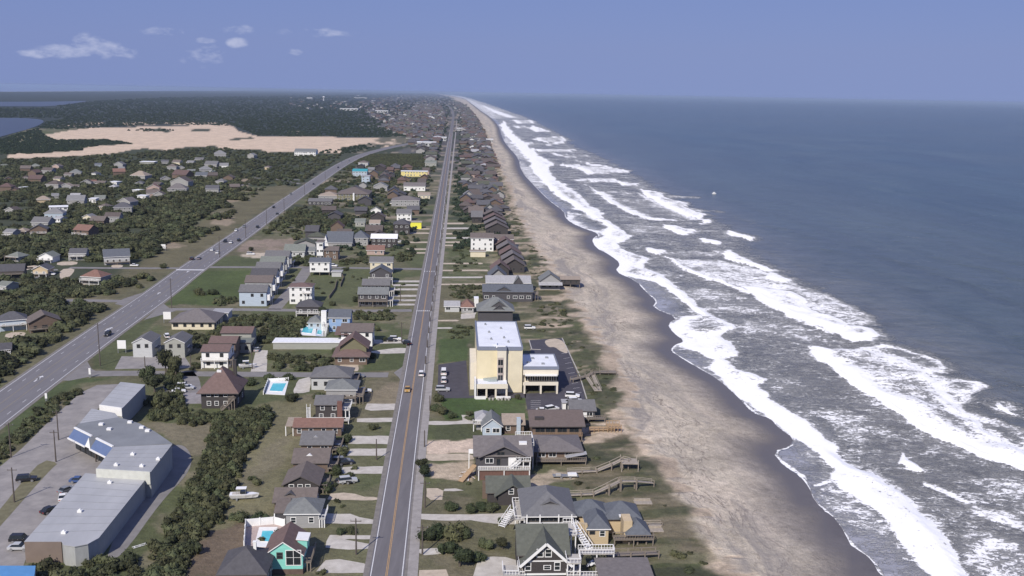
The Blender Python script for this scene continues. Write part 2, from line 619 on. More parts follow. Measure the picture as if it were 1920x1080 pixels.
# lots, sandy drives and scrub in thin belts across the far strip of cottages
belt = smooth(640, 800, Y) * (s_dn < -4) * smooth(0, 25, X - np.interp(Y, [q[1] for q in gpoly([(806, 505), (835, 290), (842, 215), (815, 182)])], [q[0] for q in gpoly([(806, 505), (835, 290), (842, 215), (815, 182)])]) + 160)
b1 = fbm(X / 34 + 11, Y / 15 + 3, 3)
col = colmix(col, (.30, .25, .19), belt * smooth(.60, .68, b1) * .8)
col = colmix(col, (.050, .062, .038), belt * smooth(.50, .40, b1) * .85)
# verges and meadows of the highway
paint([(332, 440), (420, 395), (520, 345), (560, 352), (480, 400), (400, 455), (340, 500), (285, 520), (230, 560), (180, 560), (250, 500)], (.135, .122, .07), 3, 6)
for q in ([(360, 375), (420, 366), (450, 377), (400, 386), (360, 392)], [(380, 405), (440, 408), (432, 425), (400, 420)], [(290, 398), (330, 396), (345, 406), (310, 408)], [(285, 457), (330, 450), (345, 462), (290, 470)], [(440, 335), (480, 335), (455, 352), (435, 358)]):
    paint(q, TAN, 2.5, 5, .85)
paint([(0, 735), (190, 600), (335, 500), (300, 510), (160, 590), (0, 700)], OLIVE, 2, 2)
paint([(0, 805), (108, 716), (160, 706), (228, 707), (150, 716), (110, 745), (60, 792), (0, 832)], (.075, .095, .04), 1, 2)
paint([(165, 668), (300, 580), (322, 578), (300, 600), (240, 645), (225, 690), (200, 694), (178, 690)], (.088, .1, .046), 1, 2)
paint([(306, 572), (383, 507), (470, 508), (450, 560), (400, 572)], (.076, .1, .036), 1, 3)
paint([(385, 492), (412, 480), (560, 482), (600, 490), (600, 497), (400, 498)], (.086, .1, .046), 1, 3)
paint([(440, 470), (470, 449), (560, 447), (665, 452), (660, 462), (560, 470), (520, 476), (460, 480)], (.30, .235, .19), 2, 5, .8, .5)
paint([(450, 477), (545, 474), (540, 482), (500, 484), (455, 482)], SANDL, 1, 2, .8)
# plots between the two roads
paint([(575, 515), (730, 508), (760, 520), (740, 575), (520, 575), (600, 520)], GREEN, 2, 6, .9)
paint([(280, 790), (430, 798), (415, 850), (360, 852), (330, 828), (300, 812)], DRY, 1, 3)
paint([(500, 765), (640, 752), (560, 860), (530, 930), (500, 1000), (410, 1000), (430, 900), (480, 830)], (.175, .160, .092), 2, 5, .9)
paint([(450, 880), (560, 800), (545, 850), (500, 900), (470, 930)], DRY, 2, 5, .7)
paint([(350, 1080), (385, 1000), (470, 990), (480, 1040), (430, 1080)], (.155, .12, .085), 1.5, 3)
paint([(690, 735), (770, 705), (745, 760), (690, 770)], TAN, 1, 3, .45)
paint([(672, 680), (770, 655), (765, 695), (680, 700)], (.078, .094, .04), 1, 3)
paint([(640, 800), (738, 790), (720, 880), (690, 1080), (600, 1080)], (.130, .130, .070), 2, 5, .8)
paint([(660, 895), (715, 890), (712, 905), (650, 912)], LAWN, 2, 3, .5)
# ocean side
paint([(800, 826), (888, 822), (888, 850), (798, 852)], (.52, .42, .33), .6, 2)
paint([(800, 868), (885, 868), (890, 902), (802, 902)], (.50, .41, .31), .6, 2, .9)
paint([(815, 795), (900, 800), (895, 822), (812, 826)], (.08, .09, .045), 1, 2)
paint([(960, 900), (1040, 882), (1110, 892), (1040, 906), (1000, 915)], (.5, .41, .31), 1, 3, .85)
paint([(822, 742), (985, 742), (990, 785), (835, 788)], (.060, .095, .030), .7, 1)
paint([(824, 636), (880, 636), (876, 676), (822, 682)], (.070, .098, .036), .7, 1)
paint([(985, 632), (972, 634), (973, 655), (990, 690)], (.070, .095, .036), .7, 1)
paint([(1055, 632), (1120, 650), (1160, 720), (1168, 765), (1110, 765), (1100, 748)], (.078, .088, .042), 1.5, 4)
paint([(1050, 560), (1065, 620), (1000, 628), (960, 612), (1000, 570)], OLIVE, 2, 4)
paint([(1090, 790), (1150, 770), (1215, 840), (1225, 860), (1120, 850), (1090, 830)], (.54, .44, .335), 1, 3, 1, .0)
paint([(1125, 832), (1190, 815), (1228, 818), (1218, 830), (1150, 842)], (.105, .095, .06), 1, 3)
paint([(1080, 860), (1180, 835), (1235, 870), (1265, 925), (1310, 1000), (1365, 1080), (1240, 1080), (1080, 930)], (.125, .112, .068), 1.5, 6, .9)
paint([(1236, 1080), (1225, 1040), (1260, 1030), (1330, 1040), (1372, 1085)], (.08, .092, .042), 1.5, 4)
# open sand breaking through the dune grass, more of it northward
open_s = smooth(-46, -4, s_dn) * smooth(0.47, 0.57, fbm(X / 7 + 9, Y / 12, 4)) * (s_dn < 4)
st_n = fbm(X / 20 + 31, Y / 5.0 + 5, 4)
dband = smooth(-52, -14, s_dn) * smooth(10, 1, s_dn + (n_mid - .5) * 14) * (u_sh > 0)
col = colmix(col, (.082, .086, .046), dband * smooth(.54, .44, st_n) * .9)
col = colmix(col, (.050, .056, .034), dband * smooth(.44, .36, st_n) * .7)
streak = smooth(.55, .63, st_n) * smooth(-48, -8, s_dn) * (s_dn < 2) * (.22 + .78 * smooth(300, 430, Y))
rag = smooth(-3, 2, s_dn + (n_mid - .5) * 12) * (s_dn < 20)
open_s = np.clip(open_s * (0.12 + 0.5 * smooth(350, 560, Y)), 0, 1)
col = colmix(col, (.46, .37, .28), np.maximum(np.maximum(open_s * .85, streak * .85), rag * .9) * (u_sh > 0))
# the beach: dry sand, damp sand, wet sand
bs = smooth(-2, 4, s_dn + (n_sm - .5) * 8 - dband * smooth(.52, .42, st_n) * 9)
col = colmix(col, SAND, bs)
col = colmix(col, (.60, .515, .41), bs * smooth(.5, .64, fbm(X / 10 + 5, Y / 26, 4)) * .7)
damp = bs * (1 - smooth(9, 21, u_sh + (n_mid - .5) * 7))
wet = bs * (1 - smooth(3.5, 12, u_sh + (n_mid - .5) * 4))
col = colmix(col, (.275, .245, .215), damp)
col = colmix(col, (.128, .116, .112), wet)

ground = link_mesh('ground', grid_mesh('ground', np.stack([X, Y, Z], -1)))
setp(ground, kind='structure')
put_col(ground.data, 'cover', col)
put_attr(ground.data, 'beach', bs * (u_sh > 0))
put_attr(ground.data, 'wet', wet)
put_attr(ground.data, 'shore', u_sh)


def ground_z(x, y):                         # nearest grid height for things on the dune
    s = float(seg_dist(np.array([x]), np.array([y]), dn_w)[0])
    return 0.0 if s > 30 else float(smooth(-30, -3, np.array([-s]))[0]) * 0.5


class NB:                                   # small helper for building node trees
    def __init__(s, nt):
        s.N, s.L = nt.nodes, nt.links

    def lk(s, v, inp):
        if isinstance(v, (int, float)):
            inp.default_value = v
        elif isinstance(v, tuple):
            inp.default_value = (*v, 1) if inp.type == 'RGBA' else v
        else:
            s.L.new(v, inp)

    def attr(s, name, out='Fac'):
        n = s.N.new('ShaderNodeAttribute')
        n.attribute_name = name
        return n.outputs[out]

    def math(s, op, a, b=0.0, clamp=False, c=None):
        n = s.N.new('ShaderNodeMath')
        n.operation, n.use_clamp = op, clamp
        s.lk(a, n.inputs[0])
        s.lk(b, n.inputs[1])
        if c is not None:
            s.lk(c, n.inputs[2])
        return n.outputs[0]

    def mix(s, f, a, b, blend='MIX'):
        n = s.N.new('ShaderNodeMix')
        n.data_type, n.blend_type = 'RGBA', blend
        s.lk(f, n.inputs[0])
        s.lk(a, n.inputs[6])
        s.lk(b, n.inputs[7])
        return n.outputs[2]

    def rng(s, v, a, b, c=0.0, d=1.0):
        n = s.N.new('ShaderNodeMapRange')
        s.lk(v, n.inputs[0])
        for i, k in enumerate((a, b, c, d)):
            s.lk(k, n.inputs[1 + i])
        return n.outputs[0]

    def pos(s):
        n = s.N.new('ShaderNodeNewGeometry')
        return n.outputs['Position']

    def mapped(s, v, sc, rot=(0, 0, 0)):
        n = s.N.new('ShaderNodeMapping')
        s.L.new(v, n.inputs[0])
        n.inputs['Scale'].default_value = sc
        n.inputs['Rotation'].default_value = rot
        return n.outputs[0]

    def noise(s, v, scale, detail=5, rough=0.6, dist=0.0):
        n = s.N.new('ShaderNodeTexNoise')
        s.L.new(v, n.inputs['Vector'])
        n.inputs['Scale'].default_value, n.inputs['Detail'].default_value = scale, detail
        n.inputs['Roughness'].default_value, n.inputs['Distortion'].default_value = rough, dist
        return n.outputs[0]

    def bump(s, h, strength, dist):
        n = s.N.new('ShaderNodeBump')
        n.inputs['Strength'].default_value, n.inputs['Distance'].default_value = strength, dist
        s.L.new(h, n.inputs['Height'])
        return n.outputs[0]


gm, nt, bsdf = nodes_of('ground cover')
b = NB(nt)
p = b.pos()
cv = b.attr('cover', 'Color')
be, we, sh = b.attr('beach'), b.attr('wet'), b.attr('shore')
v1 = b.rng(b.noise(p, 0.05, 5, 0.65), 0.3, 0.7, 0.78, 1.2)
v2 = b.rng(b.noise(p, 0.45, 6, 0.7), 0.28, 0.72, 0.72, 1.26)
v3 = b.rng(b.noise(p, 2.2, 3, 0.7), 0.3, 0.7, 0.85, 1.14)
vv = b.math('MULTIPLY', b.math('MULTIPLY', v1, v2), v3)
vg = b.mix(1.0, cv, b.mix(1.0, vv, vv), 'MULTIPLY')
# tussocks of darker scrub in the grass
tus = b.math('MULTIPLY', b.rng(b.noise(p, 0.22, 6, 0.7), 0.57, 0.66), b.math('SUBTRACT', 0.75, be, True))
lum = b.N.new('ShaderNodeRGBToBW')
b.L.new(cv, lum.inputs[0])
tus = b.math('MULTIPLY', tus, b.rng(lum.outputs[0], 0.06, 0.2, 0.7, 0.35))
land = b.mix(tus, vg, (.055, .062, .034))
# beach: drift lines and vehicle tracks run along the shore
cmb = b.N.new('ShaderNodeCombineXYZ')
sx = b.N.new('ShaderNodeSeparateXYZ')
b.L.new(p, sx.inputs[0])
b.L.new(sh, cmb.inputs[0])
b.L.new(sx.outputs[1], cmb.inputs[1])
suv = cmb.outputs[0]
trk = b.noise(b.mapped(suv, (0.10, 0.035, 1)), 1.0, 5, 0.62, 0.8)
lines = b.math('FRACT', b.math('ADD', b.math('MULTIPLY', trk, 7.0), b.math('MULTIPLY', sh, 0.07)))
trd = b.rng(b.math('ABSOLUTE', b.math('SUBTRACT', lines, 0.5)), 0.035, 0.10, 1.0, 0.0)
brk = b.noise(b.mapped(suv, (0.08, 0.02, 1)), 1.0, 4, 0.6)
trd = b.math('MULTIPLY', trd, b.rng(brk, 0.44, 0.54))
trd = b.math('MULTIPLY', trd, b.rng(sh, 14, 22))
specks = b.math('MULTIPLY', b.rng(b.noise(p, 0.9, 4, 0.8), 0.63, 0.70), b.rng(sh, 16, 26))
trd = b.math('MAXIMUM', trd, b.math('MULTIPLY', specks, b.rng(b.noise(p, 0.06, 3), 0.45, 0.6)))
pock = b.noise(b.mapped(p, (0.5, 0.28, 1)), 1.0, 7, 0.75, 0.6)
sandc = b.mix(b.math('MULTIPLY', trd, 0.6), vg, (.13, .105, .095))
sandc = b.mix(b.math('MULTIPLY', b.rng(pock, 0.5, 0.7, 0.0, 0.6), b.rng(sh, 14, 22)), sandc, (.22, .175, .14))
grey = b.math('MULTIPLY', b.rng(b.noise(b.mapped(suv, (0.09, 0.014, 1)), 1.0, 5, 0.65, 0.8), 0.47, 0.60, 0.0, 0.75), b.rng(sh, 15, 24))
sandc = b.mix(grey, sandc, (.27, .245, .225))
sandc = b.mix(we, sandc, cv)
fin = b.mix(be, land, sandc)
b.L.new(fin, bsdf.inputs['Base Color'])
b.L.new(b.rng(we, 0, 1, 0.95, 0.42), bsdf.inputs['Roughness'])
bsdf.inputs['Specular IOR Level'].default_value = 0.25
hgt = b.math('ADD', b.math('MULTIPLY', pock, b.math('MULTIPLY', be, 1.6)), b.noise(p, 0.8, 6, 0.7))
hgt = b.math('MULTIPLY', hgt, b.math('SUBTRACT', 1.05, we))
b.L.new(b.bump(hgt, 0.55, 0.8), bsdf.inputs['Normal'])
ground.data.materials.append(gm)

# ------------------------------------------------------------------ the sea
SRF = []                                    # (density, edge width m, outline)


def foam(dn, w, *pts):
    SRF.append((dn, w, [(pts[k], pts[k + 1]) for k in range(0, len(pts), 2)]))


# the inner bore along the beach
foam(1, 1.6, 1280, 618, 1306, 640, 1343, 677, 1334, 693, 1363, 730, 1428, 774, 1461, 799, 1510, 832, 1567, 880, 1563, 901, 1591, 929, 1656, 962, 1673, 999, 1713, 1039, 1758, 1080, 1850, 1200, 1990, 1200, 1823, 1080, 1770, 1007,
     1717, 962, 1697, 933, 1648, 901, 1591, 872, 1559, 832, 1522, 803, 1510, 787, 1461, 758, 1420, 726, 1440, 713, 1379, 693, 1359, 673, 1383, 664, 1379, 652, 1355, 640, 1340, 625)
foam(1, 1.6, 1265, 647, 1285, 642, 1257, 625, 1252, 607, 1275, 596, 1312, 590, 1290, 570, 1260, 547, 1235, 530, 1200, 522, 1170, 517, 1152, 509, 1165, 494, 1142, 477, 1115, 462, 1110, 447, 1175, 442, 1165, 452, 1160, 457, 1165, 466,
     1217, 485, 1205, 502, 1240, 515, 1262, 535, 1297, 560, 1322, 585, 1352, 600, 1377, 615, 1350, 630, 1382, 652, 1382, 665, 1345, 677, 1320, 662)
foam(1, 2, 1127, 440, 1140, 425, 1105, 405, 1075, 385, 1040, 362, 1020, 342, 1000, 315, 1000, 287, 1022, 302, 1037, 307, 1027, 322, 1045, 337, 1060, 350, 1082, 360, 1097, 380, 1130, 400, 1136, 410, 1120, 412, 1140, 412, 1155, 425, 1185, 445, 1160, 455)
foam(.72, 2, 1060, 396, 1058, 409, 1082, 425, 1127, 440, 1140, 425, 1105, 405)
foam(.62, 2, 1005, 352, 975, 322, 970, 300, 995, 315, 1022, 345, 1015, 352)
foam(1, 2, 937, 235, 950, 255, 970, 277, 992, 300, 1000, 322, 1022, 345, 1035, 352, 1037, 335, 1025, 317, 1037, 307, 1010, 292, 985, 270, 960, 250, 945, 227)
foam(.6, 3, 942, 262, 955, 277, 972, 297, 990, 302, 970, 277, 952, 257)
foam(.66, 4, 850, 179, 872, 184, 900, 207, 927, 222, 935, 207, 905, 198, 885, 189, 862, 181)
foam(.5, 8, 885, 187, 905, 192, 935, 207, 975, 220, 977, 223, 950, 221, 935, 212, 900, 200)
foam(.95, 6, 905, 198, 930, 208, 960, 219, 974, 221, 958, 221, 930, 212)
foam(.5, 8, 816, 175, 850, 178, 868, 181, 885, 187, 872, 184, 849, 180)
# outer breakers, far to near
foam(.9, 3, 960, 225, 997, 226, 1000, 231, 972, 232)
foam(.8, 3, 962, 235, 985, 237, 1000, 241, 968, 240)
foam(1, 3, 1000, 236, 1012, 240, 1030, 246, 1002, 246, 995, 241)
foam(.9, 3, 997, 260, 1055, 255, 1062, 262, 1055, 269, 1022, 267)
foam(.85, 3, 982, 267, 1047, 270, 1030, 272, 985, 270)
foam(1, 3, 999, 279, 1060, 281, 1080, 280, 1065, 285, 1004, 283)
foam(.85, 3, 1035, 286, 1060, 290, 1115, 291, 1065, 295, 1040, 290)
foam(1, 2.5, 1070, 299, 1110, 307, 1172, 319, 1170, 323, 1130, 326, 1102, 326, 1082, 315, 1045, 310, 1055, 308, 1110, 311, 1100, 305)
foam(.72, 2, 1172, 318, 1192, 321, 1172, 324)
foam(1, 2, 1079, 336, 1150, 334, 1160, 340, 1205, 346, 1175, 349, 1152, 341, 1082, 339)
foam(1, 2, 1200, 354, 1240, 362, 1250, 372, 1290, 382, 1285, 390, 1325, 402, 1305, 410, 1275, 400, 1250, 388, 1220, 370, 1200, 359)
foam(.80, 3, 1100, 346, 1120, 360, 1200, 362, 1250, 388, 1300, 410, 1270, 412, 1227, 411, 1207, 406, 1165, 390, 1140, 377, 1122, 362)
foam(1, 1.5, 1120, 358, 1142, 376, 1166, 389, 1208, 405, 1230, 410, 1270, 411, 1268, 413, 1226, 412, 1205, 407, 1164, 391, 1138, 378, 1118, 361)
foam(.62, 2, 1250, 366, 1310, 370, 1312, 372, 1260, 371)
foam(.6, 2, 1290, 391, 1345, 395, 1370, 397, 1300, 396)
foam(1, 1.5, 1241, 422, 1262, 424, 1307, 432, 1290, 440, 1272, 439, 1252, 430)
foam(.6, 2, 1295, 430, 1332, 433, 1300, 437)
foam(1, 1, 1314, 411, 1325, 411, 1332, 419, 1315, 420)
foam(1, 1.2, 1310, 446, 1320, 447, 1352, 455, 1347, 460, 1317, 454)
foam(.65, 1.5, 1350, 453, 1370, 456, 1350, 459)
foam(1, 1.2, 1365, 433, 1377, 435, 1412, 446, 1405, 451, 1392, 446, 1367, 441)
foam(1, 1.2, 1216, 465, 1225, 466, 1252, 471, 1240, 477, 1220, 473)
foam(.55, 4, 1250, 468, 1345, 474, 1330, 480, 1250, 478)
foam(.55, 4, 1165, 420, 1240, 425, 1250, 436, 1180, 438)
foam(.9, 1.5, 1249, 480, 1266, 486, 1283, 500, 1325, 519, 1352, 525, 1390, 540, 1415, 550, 1430, 560, 1475, 587, 1500, 601, 1550, 619, 1582, 629, 1550, 622, 1500, 604, 1470, 590, 1422, 565, 1410, 553, 1385, 543, 1350, 529, 1322, 523, 1280, 505, 1262, 489)
foam(.70, 3, 1262, 486, 1300, 487, 1357, 490, 1400, 500, 1440, 512, 1482, 526, 1500, 540, 1445, 545, 1400, 540, 1350, 524, 1322, 519, 1285, 500)
foam(1, 1.3, 1356, 477, 1370, 470, 1378, 475, 1400, 487, 1445, 505, 1460, 508, 1432, 508, 1400, 496, 1365, 488)
foam(1, 1.2, 1439, 515, 1450, 511, 1483, 525, 1473, 531, 1445, 525)
foam(1.1, 1.6, 1395, 537, 1445, 541, 1482, 547, 1507, 560, 1515, 582, 1560, 595, 1590, 610, 1635, 617, 1652, 630, 1635, 640, 1600, 640, 1580, 630, 1540, 612, 1500, 600, 1465, 587, 1450, 575, 1415, 557)
foam(.68, 3, 1495, 540, 1545, 550, 1582, 565, 1605, 580, 1640, 597, 1645, 607, 1600, 612, 1560, 597, 1512, 580, 1505, 560)
foam(.95, 1.6, 1517, 650, 1580, 655, 1625, 658, 1690, 672, 1735, 700, 1770, 740, 1830, 790, 1880, 830, 1920, 850, 1960, 900, 1920, 880, 1852, 856, 1779, 823, 1722, 799, 1701, 774, 1652, 746, 1595, 713, 1555, 677, 1530, 670)
foam(.86, 2, 1600, 655, 1652, 646, 1690, 655, 1732, 666, 1757, 675, 1771, 690, 1750, 696, 1742, 702, 1700, 690, 1650, 670)
foam(.78, 3, 1740, 700, 1782, 710, 1812, 712, 1848, 723, 1815, 735, 1808, 755, 1803, 774, 1860, 787, 1898, 799, 1935, 815, 1950, 880, 1860, 830, 1790, 790, 1750, 740)
foam(1.15, 1.2, 1515, 650, 1532, 668, 1560, 676, 1600, 712, 1657, 744, 1705, 771, 1727, 797, 1784, 821, 1856, 853, 1925, 879, 1960, 902, 1920, 886, 1850, 860, 1776, 828, 1718, 803, 1697, 778, 1648, 750, 1590, 716, 1552, 681, 1526, 673)
foam(1, 1, 1687, 862, 1695, 852, 1705, 860, 1727, 873, 1735, 886, 1697, 877)
foam(.95, 1, 1866, 764, 1875, 758, 1892, 772, 1914, 781, 1890, 778)
foam(.9, .8, 1732, 903, 1780, 922, 1812, 939, 1828, 941, 1810, 944, 1776, 928, 1731, 907)
foam(.7, 2, 1820, 956, 1870, 955, 1920, 975, 1920, 990, 1860, 975)
foam(.66, 3, 1800, 1010, 1860, 1010, 1940, 1040, 1940, 1110, 1880, 1110, 1823, 1060)
foam(.56, 4, 1700, 1005, 1780, 1005, 1840, 1070, 1800, 1010)
foam(.58, 3, 1820, 900, 1930, 910, 1930, 950, 1850, 935)
foam(.58, 4, 1380, 598, 1430, 600, 1520, 620, 1560, 640, 1500, 636, 1400, 622)
foam(.56, 4, 1290, 545, 1340, 535, 1440, 575, 1470, 598, 1380, 585, 1310, 570)
foam(.60, 3, 1440, 705, 1500, 715, 1520, 735, 1470, 740, 1440, 725)
foam(.55, 3, 1500, 760, 1600, 780, 1650, 800, 1600, 812, 1530, 790)
foam(.62, 2, 1577, 905, 1600, 905, 1650, 945, 1660, 962, 1600, 930)
foam(.55, 2, 1550, 935, 1600, 940, 1640, 965, 1660, 1000, 1590, 985)
# thin lines left by the swash
foam(.85, .35, 1522, 938, 1530, 950, 1558, 962, 1582, 999, 1602, 1026, 1634, 1051, 1654, 1076, 1649, 1078, 1628, 1053, 1598, 1030, 1577, 1001, 1552, 965, 1524, 953)
foam(.75, .35, 1445, 842, 1462, 860, 1480, 872, 1510, 893, 1514, 900, 1476, 876, 1458, 865, 1443, 848)
foam(.8, .4, 1524, 911, 1540, 905, 1562, 896, 1564, 901, 1540, 910)
foam(.7, .4, 1412, 777, 1440, 782, 1462, 803, 1500, 827, 1498, 830, 1458, 806, 1438, 786)
foam(.8, .6, 1538, 832, 1560, 852, 1572, 874, 1568, 880, 1555, 858)

rows = np.concatenate([np.arange(1400, 1095, -16), np.arange(1095, 200, -2.2), 199 - np.linspace(0, 1, 22) ** 0.8 * 24.5])
wpy = np.array([q[1] for q in WATER][::-1])
wpx = np.array([q[0] for q in WATER][::-1])
o = np.argsort(wpy)
x_w = np.interp(rows, wpy[o], np.minimum.accumulate(wpx[o][::-1])[::-1])
x_w = np.minimum(x_w, np.interp(rows, wpy[o], wpx[o])) - 8 - 0.03 * (rows - 170)
span = np.clip((rows - 174) * 1.05 + 60, 40, 700)
tt = np.linspace(0, 1, 400)
PXs = np.concatenate([x_w[:, None] + span[:, None] * tt[None, :], (x_w + span)[:, None] + (np.maximum(2700 - x_w - span, 300))[:, None] * (np.linspace(0.004, 1, 110) ** 1.1)[None, :]], 1)
PYs = np.tile(rows[:, None], (1, PXs.shape[1]))
edge = horizon_px(np.clip(PXs, 0, 1920)) + 0.018 * np.maximum(PXs - 1920, 0)
k = np.clip((PYs - rows[-1]) / (199 - rows[-1]), 0, 1)
PYs = np.where(PYs < 199, edge + (199 - edge) * k, PYs)
PYs = np.maximum(PYs, edge)
sp = G(PXs, PYs, SEA_Z)
X, Y = sp[..., 0].copy(), sp[..., 1].copy()
wxn, wyn = (fbm(X / 6 + 40, Y / 6, 4) - .5), (fbm(X / 6, Y / 6 + 70, 4) - .5)
wx2, wy2 = (fbm(X / 25 + 4, Y / 25, 2) - .5), (fbm(X / 25, Y / 25 + 7, 2) - .5)
near = np.clip(600 / np.maximum(Y, 1), 0.0, 1)
dsh = seg_dist(X, Y, wl_w)
dsh = np.where(inside(X, Y, land_poly), -dsh, dsh)
outer = gpoly([(1990, 900), (1860, 735), (1765, 672), (1655, 618), (1560, 548), (1450, 490), (1390, 440), (1330, 400), (1250, 360), (1180, 318), (1120, 288), (1085, 276), (1055, 252), (1030, 240), (985, 219), (930, 200), (880, 184), (850, 178)], SEA_Z)
surf_poly = wl_w + outer[::-1][::-1] if False else wl_w[:-3] + outer[::-1] + [(outer[0][0] + 60, outer[0][1] - 250)]
d_surf = sdf(X + wx2 * 14, Y + wy2 * 40, surf_poly, 60)
base = 0.37 * smooth(-8, 14, d_surf) + 0.05 * smooth(-55, 0, d_surf)
fo = base.copy()
far_ = 1 - near
XX, YY = X + wxn * (3.8 + 5 * far_) + wx2 * (3 + 12 * far_), Y + wyn * (6 + 26 * far_) + wy2 * (4 + 44 * far_)
dense = np.zeros(X.shape)
for dn, w, pts in SRF:
    sc = max(1.0, 1.3 / scale_at(pts[0][0], pts[0][1], SEA_Z))
    thin = w < 1
    if dn < .7 and not thin and pts[0][1] > 300:
        w = max(w, 6.5)
    gq = gpoly(pts, SEA_Z)
    d = sdf(XX if not thin else X + wxn * .8, YY if not thin else Y + wyn * .8, gq, 14 * sc)
    if w >= 1 and dn > .7:              # thick where it rolls ashore, thinning to lace behind
        lead = 6.0 * sc
        d2 = sdf(XX - AX.x * lead, YY - AX.y * lead, gq, 14 * sc)
        back = smooth(-3 * sc, 5 * sc, d2) * smooth(0, 6 * sc, d)
        dn = dn + .05 - (.30 + .22 * (fbm(X / 18 + 8, Y / 40, 3) - .3)) * back
    m = smooth(-w * sc, w * sc * 0.6, d)
    if not thin and np.max(dn) > .9:    # a fringe of lace round the thick foam
        fo = np.maximum(fo, .52 * smooth(-13 * sc, 0, d))
    fo = np.maximum(fo, base * (1 - m) + dn * m)
    if np.max(dn) >= .95:
        dense = np.maximum(dense, smooth(-w * sc, 2.5 * w * sc, d))
# white lip of the swash
lip = np.exp(-((dsh - 0.5) / 0.55) ** 2) * (0.55 + 0.6 * vnoise(X / 7, Y / 7)) * near ** .3
fo = np.maximum(fo, np.where(dsh < 4, np.clip(lip, 0, .9), 0))
sw = 1 - smooth(6, 16, dsh)
ph = (dsh + wx2 * 22) / 38 * 2 * math.pi
swell = (np.sin(ph) * .22 + np.sin(ph * 1.73 + Y / 60) * .12 + (fbm(X / 9, Y / 16, 3) - .5) * .5)
Zs = SEA_Z + swell * smooth(10, 90, dsh) * near + dense * (1.0 * vnoise(X / 5, Y / 8) + .5) * smooth(4, 20, dsh) * near
Zs = np.maximum(Zs, SEA_Z - .5)
ocean = link_mesh('ocean', grid_mesh('ocean', np.stack([X, Y, Zs], -1)))
setp(ocean, kind='structure')
put_attr(ocean.data, 'foam', fo)
put_attr(ocean.data, 'swash', np.clip(sw, 0, 1) * (dsh > -1))
put_attr(ocean.data, 'murk', np.clip(.7 * smooth(-60, 45, d_surf) + .3 * (1 - smooth(60, 500, dsh)), 0, 1))

om, nt, bsdf = nodes_of('sea water')
b = NB(nt)
p = b.pos()
fo_a, sw_a, mk = b.attr('foam'), b.attr('swash'), b.attr('murk')
big = b.noise(b.mapped(p, (0.004, 0.0022, 1)), 1.0, 5, 0.6)
deep = b.mix(b.rng(big, 0.35, 0.65), (.036, .067, .078), (.052, .079, .080))
mid = b.noise(b.mapped(p, (0.05, 0.09, 1)), 1.0, 6, 0.65, 0.5)
swl = b.noise(b.mapped(p, (0.012, 0.0035, 1), (0, 0, -0.12)), 1.0, 5, 0.62, 0.4)
deep = b.mix(1.0, deep, b.mix(b.rng(swl, 0.36, 0.64), (.78, .80, .83), (1.22, 1.18, 1.14)), 'MULTIPLY')
wc = b.mix(mk, deep, b.mix(b.rng(mid, 0.35, 0.65), (.115, .112, .104), (.215, .212, .205)))
wc = b.mix(b.math('MULTIPLY', sw_a, 0.85), wc, b.mix(b.rng(mid, 0.35, 0.65), (.24, .24, .255), (.46, .46, .50)))  # swash paled and tinted: reflected sky put into its colour
f1 = b.noise(b.mapped(p, (0.22, 0.30, 1)), 1.0, 9, 0.68, 1.1)
f2 = b.noise(b.mapped(p, (0.85, 1.2, 1)), 1.0, 5, 0.7, 0.8)
vein = b.math('ABSOLUTE', b.math('SUBTRACT', b.noise(b.mapped(p, (0.35, 0.5, 1)), 1.0, 5, 0.6, 1.6), 0.5))
f0 = b.noise(b.mapped(p, (0.045, 0.05, 1)), 1.0, 4, 0.6, 0.6)
nn = b.math('ADD', b.math('ADD', b.math('MULTIPLY', f1, 0.62), b.math('MULTIPLY', f2, 0.30)), b.math('MULTIPLY', vein, 0.8))
nn = b.math('ADD', nn, b.math('MULTIPLY', f0, 0.35))
nn = b.math('MULTIPLY_ADD', b.math('SUBTRACT', nn, 0.70), 2.3, False, 0.53)
cover = b.rng(b.math('SUBTRACT', fo_a, nn), -0.16, 0.30)
veil = b.math('MULTIPLY', b.rng(b.math('SUBTRACT', fo_a, b.math('MULTIPLY', nn, 0.6)), -0.05, 0.6, 0.0, 0.7), b.rng(fo_a, 0.16, 0.55))
caps = b.math('MULTIPLY', b.rng(b.noise(b.mapped(p, (0.035, 0.09, 1)), 1.0, 9, 0.75, 0.4), 0.70, 0.74), 0.5)
cover = b.math('MAXIMUM', b.math('MAXIMUM', cover, veil), b.math('MULTIPLY', caps, b.math('SUBTRACT', 1.0, mk)))
b.L.new(b.mix(cover, wc, (.90, .90, .89)), bsdf.inputs['Base Color'])
b.L.new(b.rng(cover, 0.1, 0.6, 0.26, 0.9), bsdf.inputs['Roughness'])
b.L.new(b.rng(b.math('MAXIMUM', cover, b.math('MULTIPLY', mk, 0.3)), 0.1, 0.6, 0.42, 0.1), bsdf.inputs['Specular IOR Level'])
h1 = b.noise(b.mapped(p, (0.10, 0.22, 1), (0, 0, 0.25)), 1.0, 8, 0.66, 0.3)
h2 = b.noise(b.mapped(p, (0.022, 0.008, 1), (0, 0, -0.15)), 1.0, 6, 0.6)
hh = b.math('ADD', b.math('MULTIPLY', h1, 1.2), b.math('MULTIPLY', h2, 5.0))
hh = b.math('MULTIPLY', hh, b.rng(cover, 0.0, 0.7, 1.0, 0.12))
b.L.new(b.bump(hh, 0.8, 0.9), bsdf.inputs['Normal'])
ocean.data.materials.append(om)

# ------------------------------------------------------------------ flat sheets: roads, lots, drives, paths


